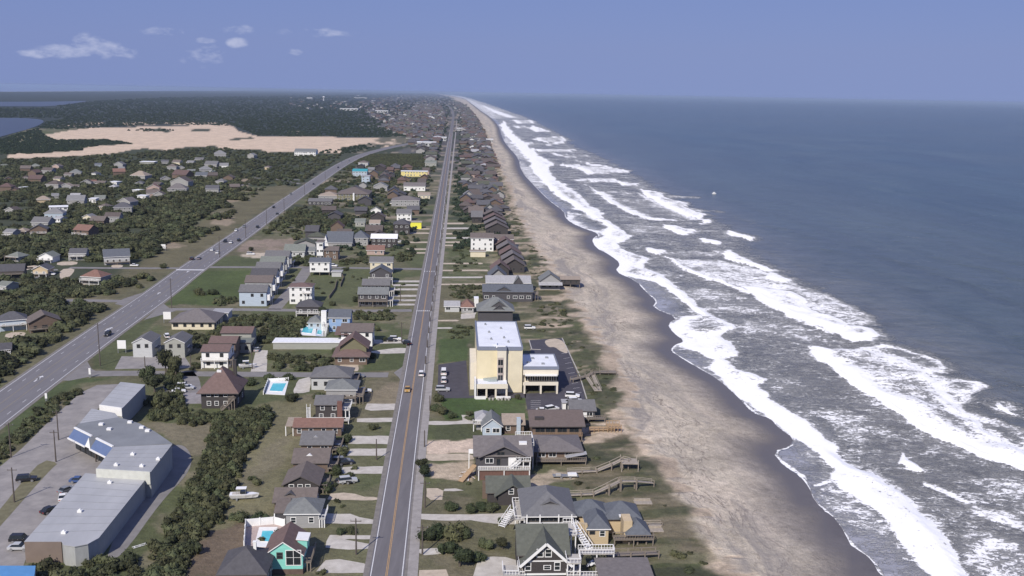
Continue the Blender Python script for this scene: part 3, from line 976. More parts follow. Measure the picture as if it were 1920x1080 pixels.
def sheet(name, world_poly, z, m, label=None, kind='structure'):
    me = bpy.data.meshes.new(name)
    me.from_pydata([(q[0], q[1], z) for q in world_poly], [], [tuple(range(len(world_poly)))])
    me.materials.append(m)
    me.update()
    if me.polygons[0].normal.z < 0:
        me.flip_normals()
    o = link_mesh(name, me)
    setp(o, label, kind=kind)
    return o


ASPH = mat('old asphalt', (.152, .144, .149), 0.85, 0.13, 0.25, spec=.25, stretch=(3, .25, 1))
ASPH2 = mat('highway asphalt', (.171, .165, .172), 0.85, 0.10, 0.2, spec=.25, stretch=(3, .3, 1))
ASPHD = mat('fresh asphalt', (.070, .066, .078), 0.8, 0.18, 0.3, spec=.25)
STREET = mat('side street asphalt', (.205, .195, .19), 0.88, 0.14, 0.3)
SHOULD = mat('road shoulder', (.195, .18, .165), 0.9, 0.2, 0.5)
PATHM = mat('path concrete', (.30, .28, .265), 0.9, 0.16, 0.5)
DRIVE = mat('driveway concrete', (.47, .435, .385), 0.9, 0.18, 0.4, col2=(.56, .53, .48))
DSAND = mat('driveway sand', (.46, .39, .305), 0.95, 0.22, 0.5)
LOTM = mat('parking lot paving', (.255, .24, .235), 0.88, 0.2, 0.22, col2=(.32, .30, .285))
LINEW = mat('white road paint', (.62, .62, .62), 0.7, 0.15, 1.0)
LINEY = mat('yellow road paint', (.44, .28, .13), 0.7, 0.15, 1.0)


def strip_mesh(name, left, right, z, m, kind='structure', parent=None):
    L_, R_ = [tuple(q) for q in left], [tuple(q) for q in right]
    v = [(x, y, z) for x, y in L_] + [(x, y, z) for x, y in R_]
    n = len(L_)
    me = bpy.data.meshes.new(name)
    me.from_pydata(v, [], [(k, n + k, n + k + 1, k + 1) for k in range(n - 1)])
    me.materials.append(m)
    me.update()
    if len(me.polygons) and me.polygons[0].normal.z < 0:
        me.flip_normals()
    o = link_mesh(name, me, parent)
    if not parent:
        setp(o, kind=kind)
    return o


def offset(line, d):
    out = []
    for k, q in enumerate(line):
        a, c = line[max(k - 1, 0)], line[min(k + 1, len(line) - 1)]
        t = Vector((c[0] - a[0], c[1] - a[1])).normalized()
        out.append((q[0] + t.y * d, q[1] - t.x * d))       # to the right of travel
    return out


def resample(line, step):
    out, acc = [line[0]], 0.0
    for a, c in zip(line, line[1:]):
        L_ = math.dist(a, c)
        while acc + step <= L_:
            acc += step
            t = acc / L_
            out.append((a[0] + (c[0] - a[0]) * t, a[1] + (c[1] - a[1]) * t))
        acc -= L_
    return out


# beach road: straight, bending at the far end
beach_cl = gpoly([(698, 1250), (725, 1080), (753, 870), (773, 735), (792, 600), (819, 430), (840.5, 285), (849, 228)]) 
beach_cl = beach_cl + gpoly([(850.5, 214), (847, 204), (838, 196), (826, 190), (818, 185)])
RW = 3.72
bl = resample(chaikin(beach_cl, 2), 6.0)
strip_mesh('road', offset(bl, -RW - 1.2), offset(bl, RW + .9), .045, SHOULD)
strip_mesh('road', offset(bl, -RW), offset(bl, RW), .065, ASPH)
nb_ = [q for q in bl if q[1] < 2500]
for d in (-RW + .42, RW - .42):
    strip_mesh('road_marking', offset(nb_, d - .1), offset(nb_, d + .1), .085, LINEW)
for d in (-.15, .15):
    strip_mesh('road_marking', offset(nb_, d - .075), offset(nb_, d + .075), .085, LINEY)
# highway
hwl = gpoly([(-260, 925), (0, 737), (32, 712), (95, 663), (185, 607), (270, 550), (332, 506), (432, 441), (510, 383), (570, 345), (625, 306), (662, 290.5), (697, 281), (735, 273), (765, 267.5)])
hwr = gpoly([(-260, 995), (0, 793), (108, 712), (162, 675), (228, 625), (305, 571), (382, 506), (475, 441), (500, 420), (560, 378), (600, 348), (645, 317), (675, 297.5), (702, 287), (738, 278), (772, 271)])
hcl = [((a[0] + c[0]) / 2, (a[1] + c[1]) / 2) for a, c in zip(hwl, [hwr[0]] + hwr[2:])]
hcl = chaikin(gpoly([(-260, 960), (0, 765), (112, 683), (206, 615), (292, 556), (357, 506), (452, 441), (506, 401), (582, 348), (634, 312), (668, 294.5), (700, 284), (736, 275.5), (769, 269.2), (800, 262), (812, 256), (800, 250), (770, 245), (720, 238), (690, 235)]), 2)
hl = resample(hcl, 8.0)
wid = 7.6
strip_mesh('road', offset(hl, -wid - 1.0), offset(hl, wid + 1.0), .045, SHOULD)
strip_mesh('road', offset(hl, -wid), offset(hl, wid), .065, ASPH2)
hn = [q for q in hl if q[1] < 1600]
for d in (-wid + .45, wid - .45):
    strip_mesh('road_marking', offset(hn, d - .11), offset(hn, d + .11), .085, LINEW)
for d in (-1.75, 1.75):
    strip_mesh('road_marking', offset(hn, d - .09), offset(hn, d + .09), .085, mat('worn yellow road paint', (.26, .22, .15), .8))
dash = MB()
for d in (-4.7, 4.7):
    o_ = offset(resample(hn, 12.0), d)
    for a, c in zip(o_, o_[1:]):
        t = Vector((c[0] - a[0], c[1] - a[1])).normalized()
        n_ = Vector((t.y, -t.x)) * .08
        e = Vector(a) + t * 3
        dash.face([(a[0] - n_.x, a[1] - n_.y, .085), (a[0] + n_.x, a[1] + n_.y, .085), (e.x + n_.x, e.y + n_.y, .085), (e.x - n_.x, e.y - n_.y, .085)])
setp(dash.build('lane_dashes', LINEW), kind='structure')
am = MB()                                   # turn arrows in the middle lane
for px, py in ((70, 712), (64, 716), (203, 619), (197, 621), (295, 552), (350, 511)):
    q = P(px, py)
    t = (P(292, 556) - P(206, 615)).normalized()
    n_ = Vector((t.y, -t.x, 0))
    z = Vector((0, 0, .09))
    am.face([q - n_ * .25 + z, q + n_ * .25 + z, q + n_ * .25 + t * 3 + z, q - n_ * .25 + t * 3 + z])
    am.face([q - n_ * .9 + t * 3 + z, q + n_ * .9 + t * 3 + z, q + t * 4.8 + z])
setp(am.build('turn_arrow_markings', LINEW), kind='structure')
# foot path east of the beach road
path_cl = gpoly([(757, 1250), (774, 1080), (782, 950), (790, 870), (795, 810), (806, 715), (815, 615), (834.5, 430), (849, 300), (857, 224)])
pth = resample(chaikin(path_cl, 2), 6.0)
strip_mesh('path', offset(pth, -1.1), offset(pth, 1.1), .055, PATHM)
# side streets
STREETS = [([(170, 700), (260, 700), (480, 702), (600, 703), (745, 703)], 3.1), ([(300, 580), (420, 580), (560, 582), (690, 583), (786, 582)], 2.7), ([(390, 501), (560, 501), (700, 503), (806, 505)], 2.7),
           ([(0, 563), (120, 563), (200, 564), (270, 566)], 2.7), ([(130, 502), (250, 503), (350, 503)], 2.6), ([(575, 583), (545, 560), (522, 581)], 0.1), ([(514, 580), (560, 530), (578, 502)], 3.2),
           ([(330, 700), (345, 720), (330, 745)], 6), ([(400, 363), (470, 342), (520, 334), (570, 338)], 3.0), ([(560, 345), (540, 338), (470, 333)], 2.5), ([(60, 525), (70, 508), (120, 505)], 2.4), ([(0, 500), (60, 503)], 2.4)]
STREETS.append(([(803, 206), (805, 199), (806, 192), (803, 185), (798, 180)], 12.0))
for pts, hw in STREETS:
    if hw < 1:
        continue
    ln = resample(chaikin(gpoly(pts), 2), 5.0)
    strip_mesh('street', offset(ln, -hw), offset(ln, hw), .035, STREET)
# flared corners
for pts in ([(108, 713), (162, 675), (172, 692), (180, 696), (240, 698), (240, 705), (170, 706), (130, 714)], [(300, 574), (306, 569), (318, 578), (330, 583), (270, 600)], [(738, 699), (763, 682), (757, 725), (748, 708)],
            [(782, 579), (791, 572), (787, 592)], [(800, 502), (806, 496), (803, 512)], [(232, 560), (270, 548), (240, 575), (215, 570)]):
    sheet('street_corner', gpoly(pts), .04, STREET)
# crosswalks on the beach road
for py, n_ in ((583, 7), (509, 5)):
    for k in range(n_):
        a = P(781 + (0 if py > 560 else 14.5) + (27 if py > 560 else 22) * (k + .2) / n_, py)
        t = .45
        o = sheet('crosswalk_bar', [(a.x - t * .5, a.y - 1.1), (a.x + t * .5, a.y - 1.1), (a.x + t * .5, a.y + 1.1), (a.x - t * .5, a.y + 1.1)], .09, LINEW)
sheet('stop_line', gpoly([(331, 505.2), (383, 505.6), (383, 507.2), (330, 506.8)]), .095, LINEW)
for q in ([(108, 491), (146, 490), (144, 497), (106, 498)], [(112, 505), (140, 503), (138, 512), (120, 527), (112, 524)], [(118, 524), (150, 527), (165, 536), (120, 535)], [(45, 500), (70, 497), (70, 503), (20, 506)], [(12, 624), (50, 622), (44, 632), (8, 634)], [(210, 496), (232, 497), (228, 502), (208, 502)], [(57, 440), (95, 440), (92, 444), (58, 444)], [(20, 506), (62, 500), (62, 504), (22, 512)]):
    sheet('driveway', chaikin(gpoly(q), 1, True), .05, DSAND)
# paved lots
sheet('parking_lot', gpoly([(0, 875), (40, 842), (100, 782), (150, 737), (182, 722), (228, 720), (190, 762), (140, 800), (135, 815), (200, 862), (180, 890), (60, 1016), (30, 1100), (0, 1120)]), .03, LOTM)
sheet('parking_lot', gpoly([(-160, 1010), (0, 873), (4, 1130), (-160, 1130)]), .032, LOTM)
sheet('verge', chaikin(gpoly([(80, 862), (110, 868), (98, 878), (66, 912), (0, 988), (-60, 1050), (-60, 1020), (0, 956), (40, 905)]), 1, True), .05, mat('lot verge grass', (.15, .14, .085), .95, .25, .5))
sheet('service_lane', chaikin(gpoly([(318, 836), (345, 833), (362, 858), (352, 890), (302, 940), (225, 1050), (190, 1050), (270, 912), (288, 890)]), 2, True), .03, STREET)
sheet('parking_lot', gpoly([(228, 668), (346, 668), (360, 690), (215, 692)]), .03, LOTM)
sheet('parking_lot', gpoly([(480, 656), (502, 657), (500, 697), (470, 697)]), .03, DRIVE)
sheet('parking_lot', gpoly([(310, 712), (375, 716), (380, 757), (300, 757)]), .03, mat('shell gravel', (.26, .245, .25), .95, .25, .5))
sheet('parking_lot', gpoly([(822, 684), (874, 676), (880, 742), (986, 736), (986, 746), (820, 747)]), .03, ASPHD)
sheet('parking_lot', gpoly([(992, 638), (1053, 634), (1070, 665), (1100, 748), (1072, 775), (990, 774), (983, 738), (1042, 736), (1042, 690), (1000, 690)]), .03, ASPHD)
sheet('sand_drift', chaikin(gpoly([(1018, 637), (1054, 634), (1068, 664), (1052, 660), (1040, 650), (1028, 652)]), 2, True), .05, DSAND)
for px0, py0, px1, py1 in ((994, 655, 1014, 656), (992, 638, 997, 655), (1054, 634, 1085, 700), (1086, 702, 1100, 748)):
    a, c = P(px0, py0), P(px1, py1)
    setp(MB().bar(a + Vector((0, 0, .08)), c + Vector((0, 0, .08)), .35, t2=.16).build('kerb', CONC), kind='structure')
stall = MB()
for k in range(12):
    for (x0, y0, x1, y1) in ((1003, 690, 1020, 645), ):
        pass
for k in range(10):
    t = k / 9
    a, c = P(1062 + 28 * t, 652 + 84 * t), P(1050 + 28 * t, 654 + 84 * t)
    stall.bar(a + Vector((0, 0, .06)), c + Vector((0, 0, .06)), .14, t2=.01)
for k in range(7):
    a, c = P(995, 752 + 3.4 * k), P(1014, 751.5 + 3.4 * k)
    stall.bar(a + Vector((0, 0, .06)), c + Vector((0, 0, .06)), .14, t2=.01)
setp(stall.build('stall_markings', LINEW), kind='structure')


def drive(pix, m=DRIVE, z=.04, wob=.25):
    w = gpoly(pix)
    w = resample(w + [w[0]], 3.0)
    w = [(x + rnd.uniform(-wob, wob), y + rnd.uniform(-wob, wob)) for x, y in w]
    return sheet('driveway', w, z, m)


for q in ([(688, 757), (752, 757), (750, 769), (685, 770)], [(668, 785), (747, 783), (745, 791), (668, 792)], [(652, 818), (737, 817), (735, 833), (650, 832)], [(655, 842), (734, 841), (733, 854), (650, 855)],
          [(640, 876), (729, 874), (727, 888), (642, 888)], [(622, 925), (660, 924), (680, 931), (718, 932), (716, 938), (612, 938)], [(610, 963), (655, 963), (680, 972), (710, 974), (708, 983), (600, 982)],
          [(620, 1003), (705, 1005), (703, 1012), (640, 1011), (702, 1021), (700, 1031), (612, 1029), (610, 1012)], [(610, 1050), (640, 1049), (670, 1056), (698, 1058), (694, 1075), (592, 1074)],
          [(690, 637), (770, 637), (768, 643), (700, 645)], [(688, 660), (745, 652), (768, 654), (765, 662), (715, 664)], [(640, 682), (672, 680), (672, 696), (630, 697)], [(560, 712), (584, 706), (580, 736), (548, 738)],
          [(797, 852), (888, 851), (888, 863), (797, 864)], [(790, 963), (870, 965), (955, 962), (985, 975), (965, 986), (880, 976), (790, 976)], [(785, 1030), (840, 1027), (842, 1039), (785, 1041)],
          [(900, 1046), (935, 1042), (968, 1050), (970, 1100), (880, 1100)], [(785, 1070), (836, 1067), (842, 1100), (783, 1100)], [(800, 916), (832, 915), (830, 937), (800, 938)], [(832, 917), (868, 916), (868, 921), (832, 922)],
          [(866, 778), (880, 777), (890, 795), (800, 797), (800, 790), (868, 790)]):
    drive(q, DRIVE if rnd.random() < .7 else DSAND)
for y0 in (526, 533, 541, 553, 561.5, 569.5):
    drive([(737, y0), (790 - (y0 - 526) * .2, y0), (789 - (y0 - 526) * .2, y0 + 3.4), (735, y0 + 3.4)], wob=.12)
for y0, x1, m in ((453, 880, DSAND), (445, 882, DRIVE), (459, 876, DSAND), (493, 905, DSAND), (506, 915, DSAND), (519, 905, DRIVE), (532, 915, DSAND), (427, 880, DRIVE), (418, 870, DSAND), (614, 850, DRIVE), (437, 872, DSAND), (600, 862, DSAND)):
    drive([(831 - (y0 - 430) * .075, y0), (x1, y0 - .5), (x1, y0 + 2.6), (830 - (y0 - 430) * .075, y0 + 2.6)], m, wob=.12)
for y0 in (466, 473, 453, 436, 428):
    drive([(762, y0), (806, y0), (805, y0 + 2.6), (762, y0 + 2.6)], DSAND, wob=.12)
drive([(866, 588), (893, 585), (890, 597), (862, 598)], DRIVE)
sheet('pool_terrace', gpoly([(457, 1030), (460, 986), (513, 981), (535, 986), (520, 1012), (500, 1030)]), .05, mat('pool terrace paving', (.42, .34, .31), .85, .1))

# brackish sound and ponds in the west
SOUND = mat('sound water', (.05, .062, .085), 0.4, 0.1, 0.01, spec=.4)
sheet('lake', chaikin(gpoly([(-900, 214), (0, 221.5), (45, 221.5), (76, 224), (84, 228), (72, 236), (45, 245), (10, 254), (-60, 275), (-900, 420)]), 2, True), .6, SOUND)
sheet('lake', chaikin(gpoly([(-900, 190), (0, 191.5), (120, 190.5), (170, 189), (140, 194), (95, 200), (40, 199.5), (0, 199.5), (-900, 204)]), 2, True), 1.0, SOUND)

# ------------------------------------------------------------------ houses
WIN_CACHE = {}


def win_mesh(kind, tk):
    k = (kind, tk)
    if k in WIN_CACHE:
        return WIN_CACHE[k]
    w, h = dict(win=(1.05, 1.4), wide=(1.9, 1.4), door=(1.0, 2.1), slider=(2.6, 2.1), garage=(3.0, 2.3), big=(3.0, 3.4))[kind]
    m = MB()
    t = .14
    m.box(-w / 2 - t, w / 2 + t, -.07, .02, 0, t)
    m.box(-w / 2 - t, w / 2 + t, -.07, .02, h - t + .1, h + .1)
    m.box(-w / 2 - t, -w / 2, -.07, .02, t, h - t + .1)
    m.box(w / 2, w / 2 + t, -.07, .02, t, h - t + .1)
    m.box(-w / 2, w / 2, -.025, .015, t, h - t + .1, 1)
    if kind in ('wide', 'slider', 'big'):
        m.box(-.05, .05, -.06, -.027, t, h - t + .1)
    if kind in ('win', 'big'):
        m.box(-w / 2, w / 2, -.055, -.027, h * .52, h * .52 + .07)
    tm = TRIM if tk == 'w' else mat('dark trim', (.09, .08, .075), .7)
    me = m.mesh({'door': 'door', 'slider': 'door', 'garage': 'garage_door'}.get(kind, 'window'), [tm, GLASS if kind != 'garage' else TRIM])
    WIN_CACHE[k] = me
    return me


def add_win(root, side, pos, z, w, d, kind='win', tk='w', off=0.0):
    """side: s, n, e, w; pos along the wall from its middle"""
    loc, rz = {'s': ((pos, -d / 2 - off, z), 0), 'n': ((-pos, d / 2 + off, z), math.pi), 'e': ((w / 2 + off, pos, z), math.pi / 2), 'w': ((-w / 2 - off, -pos, z), -math.pi / 2)}[side]
    return link_mesh({'door': 'door', 'slider': 'door', 'garage': 'garage_door'}.get(kind, 'window'), win_mesh(kind, tk), root, loc, (0, 0, rz))


def roof_tops(kind, w, d, h, rise, ov):
    x, y, z0, z1 = w / 2 + ov, d / 2 + ov, h + .18, h + rise + .18
    drop = ov * rise / (d / 2 if kind in ('gx', 'hipx') else w / 2)
    z0 = z0 - drop
    if kind == 'gx':
        return [[(-x, -y, z0), (x, -y, z0), (x, 0, z1), (-x, 0, z1)], [(x, y, z0), (-x, y, z0), (-x, 0, z1), (x, 0, z1)]]
    if kind == 'gy':
        return [[(-x, y, z0), (-x, -y, z0), (0, -y, z1), (0, y, z1)], [(x, -y, z0), (x, y, z0), (0, y, z1), (0, -y, z1)]]
    if kind == 'flat':
        return [[(-x, -y, h + .25), (x, -y, h + .25), (x, y, h + .25), (-x, y, h + .25)]]
    if kind == 'shed':
        return [[(-x, -y, h + .18), (x, -y, h + .18), (x, y, z1), (-x, y, z1)]]
    # hip
    if w >= d:
        r = max((w - d) / 2, .01)
        return [[(-x, -y, z0), (x, -y, z0), (r, 0, z1), (-r, 0, z1)], [(x, y, z0), (-x, y, z0), (-r, 0, z1), (r, 0, z1)], [(x, -y, z0), (x, y, z0), (r, 0, z1)], [(-x, y, z0), (-x, -y, z0), (-r, 0, z1)]]
    r = max((d - w) / 2, .01)
    return [[(-x, y, z0), (-x, -y, z0), (0, -r, z1), (0, r, z1)], [(x, -y, z0), (x, y, z0), (0, r, z1), (0, -r, z1)], [(-x, -y, z0), (x, -y, z0), (0, -r, z1)], [(x, y, z0), (-x, y, z0), (0, r, z1)]]


def wall_mb(m, kind, w, d, z0, h, rise, mi=0):
    x, y = w / 2, d / 2
    if kind == 'gy':
        m.prism_y([(-x, z0), (x, z0), (x, h), (0, h + rise), (-x, h)], -y, y, mi)
    elif kind == 'gx':
        i = len(m.v)
        prof = [(-y, z0), (y, z0), (y, h), (0, h + rise), (-y, h)]
        m.v += [(-x, a, z) for a, z in prof] + [(x, a, z) for a, z in prof]
        for k in range(5):
            m.f.append((i + k, i + 5 + k, i + 5 + (k + 1) % 5, i + (k + 1) % 5))
            m.m.append(mi)
        m.f.append(tuple(i + k for k in range(5)))
        m.m.append(mi)
        m.f.append(tuple(i + 9 - k for k in range(5)))
        m.m.append(mi)
    elif kind == 'shed':
        i = len(m.v)
        prof = [(-y, z0), (y, z0), (y, h + rise), (-y, h)]
        m.v += [(-x, a, z) for a, z in prof] + [(x, a, z) for a, z in prof]
        for k in range(4):
            m.f.append((i + k, i + 4 + k, i + 4 + (k + 1) % 4, i + (k + 1) % 4))
            m.m.append(mi)
        m.f.append(tuple(i + k for k in range(4)))
        m.m.append(mi)
        m.f.append(tuple(i + 7 - k for k in range(4)))
        m.m.append(mi)
    else:
        m.box(-x, x, -y, y, z0, h, mi)
    return m


POST = MB().box(-.11, .11, -.11, .11, -1, 0).mesh('post', WOOD)
POSTW = MB().box(-.12, .12, -.12, .12, -1, 0).mesh('post', TRIM)
USED = set()


def stilts(root, w, d, h0, n=3, white=False):
    for k in range(n):
        for y in (-d / 2 + .15, d / 2 - .15):
            link_mesh('post', POSTW if white else POST, root, (-w / 2 + .15 + (w - .3) * k / (n - 1), y, h0), sc=(1.4, 1.4, h0 + .5))


def deck(root, x0, x1, y0, y1, z, rail='swe', white=True, posts=True, fm=None):
    f = fm or (TRIM if white else WOOD)
    dk = MB().box(x0, x1, y0, y1, z - .22, z).build('deck', CONC if (white and not fm) else f, root)
    m = MB()
    E = {'s': ((x0, y0), (x1, y0)), 'n': ((x0, y1), (x1, y1)), 'w': ((x0, y0), (x0, y1)), 'e': ((x1, y0), (x1, y1))}
    for c in rail:
        (ax, ay), (bx, by) = E[c]
        m.bar((ax, ay, z + 1.0), (bx, by, z + 1.0), .12)
        m.bar((ax, ay, z + .25), (bx, by, z + .25), .08)
        L_ = math.dist((ax, ay), (bx, by))
        n = max(2, int(L_ / .6))
        for k in range(n + 1):
            t = k / n
            m.bar((ax + (bx - ax) * t, ay + (by - ay) * t, z), (ax + (bx - ax) * t, ay + (by - ay) * t, z + 1.0), .12 if k % 4 == 0 else .07)
    if rail:
        m.build('railing', f, root)
    if posts and z > .8:
        for px in (x0 + .15, (x0 + x1) / 2, x1 - .15):
            link_mesh('post', POSTW if white else POST, root, (px, y0 + .15, z - .2), sc=(1, 1, z + .3))


def stair(root, a, c, width=1.2, white=True, rail=True, nm='stair'):
    """flight between two points, with treads and two rails"""
    a, c = Vector(a), Vector(c)
    m = MB()
    d = Vector((c.x - a.x, c.y - a.y, 0))
    L_ = d.length
    d.normalize()
    s = Vector((-d.y, d.x, 0)) * width / 2
    n = max(3, int(abs(c.z - a.z) / .22))
    for k in range(n):
        t = (k + .5) / n
        p = a + (c - a) * t
        m.bar(p - s, p + s, L_ / n * .9, t2=.06)
    for e in (-1, 1):
        m.bar(a + s * e - Vector((0, 0, .1)), c + s * e - Vector((0, 0, .1)), .08, t2=.28)
        if rail:
            m.bar(a + s * e + Vector((0, 0, .95)), c + s * e + Vector((0, 0, .95)), .1)
            for k in range(5):
                p = a + (c - a) * (k / 4) + s * e
                m.bar(p, p + Vector((0, 0, .95)), .09)
    return m.build(nm, TRIM if white else WOOD, root)


def chimney(root, x, y, z0, z1, mk='brown', s=.5):
    m = MB().box(x - s, x + s, y - s, y + s, z0, z1)
    m.box(x - s - .1, x + s + .1, y - s - .1, y + s + .1, z1, z1 + .18)
    return m.build('chimney', wallm(mk), root)


HOUSES = []                                 # (world x, y, radius): kept clear of shrubs


def house(label, xl, xr, yb, d, h, roof, rise, wk, rk, name='house', ov=.5, st=0.0, wins=1, floors=None, tk='w', rz=None, group=None, cat='house', z=None, win_kind='win', detail=True):
    a, c = P(xl, yb), P(xr, yb)
    w = (c - a).length
    ang = RZ if rz is None else rz
    fx, fy = Vector((math.cos(ang), math.sin(ang), 0)), Vector((-math.sin(ang), math.cos(ang), 0))
    ctr = (a + c) / 2 + fy * d / 2
    if z is None:
        z = ground_z(ctr.x, ctr.y)
    ctr.z = z
    root = empty(name, ctr, ang, label, cat, group)
    HOUSES.append((ctr.x, ctr.y, math.hypot(w, d) / 2))
    wm = wallm(wk)
    rr = {'hipx': 'hip'}.get(roof, roof)
    m = MB()
    wall_mb(m, rr, w, d, st if st else -.6, h, rise)
    wo_ = m.build('wall', wm, root)
    r = MB().sheet(roof_tops(rr, w, d, h, rise, ov), .24, 0, 1)
    r.build('roof', [roofm(rk), TRIM if tk == 'w' and wk not in ('dark', 'char', 'brown', 'olive') else mat('dark trim', (.09, .08, .075), .7)], root)
    if st:
        stilts(root, w, d, st)
    if wins:
        nf = floors or max(1, int((h - st) / 2.6))
        fh = (h - st) / nf
        n = max(2, int(w / 3.2))
        for f in range(nf):
            zz = st + f * fh + fh * .32
            for k in range(n):
                x = (k + .5) / n * w - w / 2 + rnd.uniform(-.3, .3)
                kd = win_kind if rnd.random() < .75 else 'wide'
                if rnd.random() < .88:
                    add_win(root, 's', x, zz, w, d, kd, tk)
            if detail:
                sd = 'e' if ctr.x < 5 else 'w'
                ne = max(2, int(d / 4))
                for k in range(ne):
                    if rnd.random() < .8:
                        add_win(root, sd, (k + .5) / ne * d - d / 2, zz, w, d, 'win', tk)
        if detail:
            add_win(root, 'e' if ctr.x < 5 else 'w', d * .05, max(st, 0) + .05, w, d, 'door', tk)
    root['w_'] = w
    return root, w, d


def dormer(root, x, y0, y1, z0, wd, rise, rk, wk='grey', nm='dormer'):
    """small cross gable facing south on a roof"""
    m = MB()
    m.prism_y([(x - wd / 2, z0), (x + wd / 2, z0), (x, z0 + rise)], y0, y1, 1)
    m.sheet([[(x - wd / 2 - .3, y1, z0), (x - wd / 2 - .3, y0 - .3, z0), (x, y0 - .3, z0 + rise + .25), (x, y1, z0 + rise + .25)],
             [(x + wd / 2 + .3, y0 - .3, z0), (x + wd / 2 + .3, y1, z0), (x, y1, z0 + rise + .25), (x, y0 - .3, z0 + rise + .25)]], .2, 0)
    return m.build(nm, [roofm(rk), wallm(wk)], root)


# ---- the row west of the beach road, from the near end
r, w, d = house('dark grey hip-roofed house cut by the frame, before the turquoise house', 412, 498, 1112, 10, 4.4, 'hip', 3.2, 'char', 'dark')
chimney(r, 1.5, 1, 5.5, 8.2, 'white', .3)

r, w, d = house('turquoise house with rust brown roof beside the pool terrace', 497, 568, 1077, 9.5, 4.5, 'gy', 2.8, 'teal', 'rust', wins=0, name='house', ov=.35)
add_win(r, 's', w * .26, 2.0, w, d, 'big')
add_win(r, 's', -w * .1, 3.5, w, d, 'win', 'd')
MB().box(-w / 2 - .03, w / 2 + .03, -d / 2 - .06, -d / 2 + 1, -.5, 1.2).build('base_wall', mat('brown plank base', (.12, .085, .07), .85, .2, .8), r)
for k in (-3, 0, 3):
    add_win(r, 'e', k, 2.8, w, d, 'win')
dm = MB().box(w / 2 - 1.5, w / 2 + .5, -1.5, 1.6, 4.2, 6.2)
dm.sheet([[(w / 2 - 1.8, -1.8, 6.5), (w / 2 + .8, -1.8, 6.3), (w / 2 + .8, 1.9, 6.3), (w / 2 - 1.8, 1.9, 6.5)]], .2, 1)
dm.build('dormer', [wallm('teal'), TRIM], r)
deck(r, w / 2 - .1, w / 2 + 1.6, -d / 2 + 1, d / 2 - 1, 2.2, 'se', False)

r, w, d = house('slate grey hip-roofed house behind the turquoise house, with a porch wing', 537, 598, 990, 7.8, 3.8, 'hip', 2.0, 'grey', 'steel')
MB().sheet([[(-w / 2 - 3.2, -2, 3.0), (-w / 2 + .1, -2, 3.0), (-w / 2 + .1, 3.5, 4.4), (-w / 2 - 3.2, 3.5, 4.4)]], .22).build('porch_roof', roofm('brown'), r)
MB().box(-w / 2 - 3, -w / 2, -1.6, 3.2, -.5, 2.75).build('porch_wall', wallm('char'), r)
for k in (-3, -.2):
    link_mesh('post', POSTW, r, (-w / 2 + k, -1.9, 2.8), sc=(1, 1, 2.9))
deck(r, w / 2, w / 2 + 1.4, -d / 2, d / 2 - 2, 2.2, 'se', True)

r, w, d = house('brown-grey roofed house with a tiny gable vent, before the dark gabled cottage', 515, 590, 962, 7.4, 3.0, 'gx', 1.9, 'brown', 'brown', detail=True)
dormer(r, -1.2, -2.2, 0, 3.9, 2.2, .6, 'dark', 'dark')
r, w, d = house('dark brown gabled cottage with three white windows in its gable', 532, 597, 929, 9.8, 2.9, 'gy', 2.2, 'dark', 'brown', wins=0)
for k in (-.27, -.02, .2):
    add_win(r, 's', w * k, 1.5, w, d, 'win')
for k in (-3, 0, 3):
    add_win(r, 'e', k, .9, w, d, 'win')
deck(r, w / 2, w / 2 + 2, -d / 2 + 1, d / 2 - 2, 1.4, 'se', False)
r, w, d = house('low house with moss grey roof and one white roof gable, west of the road', 550, 614, 886, 10, 2.8, 'gx', 2.1, 'brown', 'brown')
MB().prism_y([(-1.7, 3.7), (.7, 3.7), (-.5, 4.3)], -2.9, 0).build('vent_gable', TRIM, r)
deck(r, w / 2, w / 2 + 2.4, -d / 2, d / 2 - 2, 1.2, 'se', False)
r, w, d = house('grey roofed house with a small pale ridge vent, behind the moss grey roof', 565, 622, 851, 10, 2.8, 'gx', 2.1, 'brown', 'grey')
MB().prism_y([(-1.3, 3.9), (.3, 3.9), (-.5, 4.4)], -2.6, 0).build('vent_gable', roofm('lgrey'), r)
deck(r, w / 2, w / 2 + 2.4, -d / 2, d / 2 - 2, 1.2, 'se', False)
r, w, d = house('long low house with brick red roof, west of the road', 552, 640, 818, 7.2, 2.9, 'gx', 1.4, 'brown', 'red')
MB().sheet([[(-w / 2 - 2.6, -3.4, 3.1), (-w / 2 + 1.4, -3.4, 3.1), (-w / 2 + 1.4, 2.4, 3.9), (-w / 2 - 2.6, 2.4, 3.9)]], .2).build('porch_roof', roofm('tan'), r)
for k in (-2.5, -.4):
    link_mesh('post', POSTW, r, (-w / 2 + k, -3.3, 3.0), sc=(1, 1, 3.2))

r, w, d = house('black two storey house with white porch rails and four white windows', 592, 640, 790, 8.4, 5.4, 'gx', 1.6, 'dark', 'grey', wins=0)
for x in (-.28, .18):
    add_win(r, 's', w * x, 1.0, w, d, 'win')
    add_win(r, 's', w * x + .4, 3.6, w, d, 'win')
MB().box(w * .36, w * .36 + 1.5, -d / 2 - 1.0, -d / 2 - .02, -.5, 6.6).build('chimney', BRICK, r)
deck(r, -w / 2 - 2.2, w / 2 + 2.6, -d / 2 - 2.6, -d / 2, 1.1, 'swe', True)
deck(r, w / 2 + .02, w / 2 + 2.6, -d / 2, d / 2 - 1, 3.6, 'sen', True)
stair(r, (-w / 2 - 2.6, -d / 2 + 3, 3.6), (-w / 2 - 1.8, -d / 2 - 2.4, 1.1), 1.1)
r, w, d = house('green-grey hip-roofed house with an open porch, behind the black house', 612, 668, 757, 9.8, 4.9, 'hip', 2.0, 'grey', 'steel', tk='w')
deck(r, w / 2, w / 2 + 2.4, -d / 2 - 1, d / 2 - 1, 2.8, 'se', False)
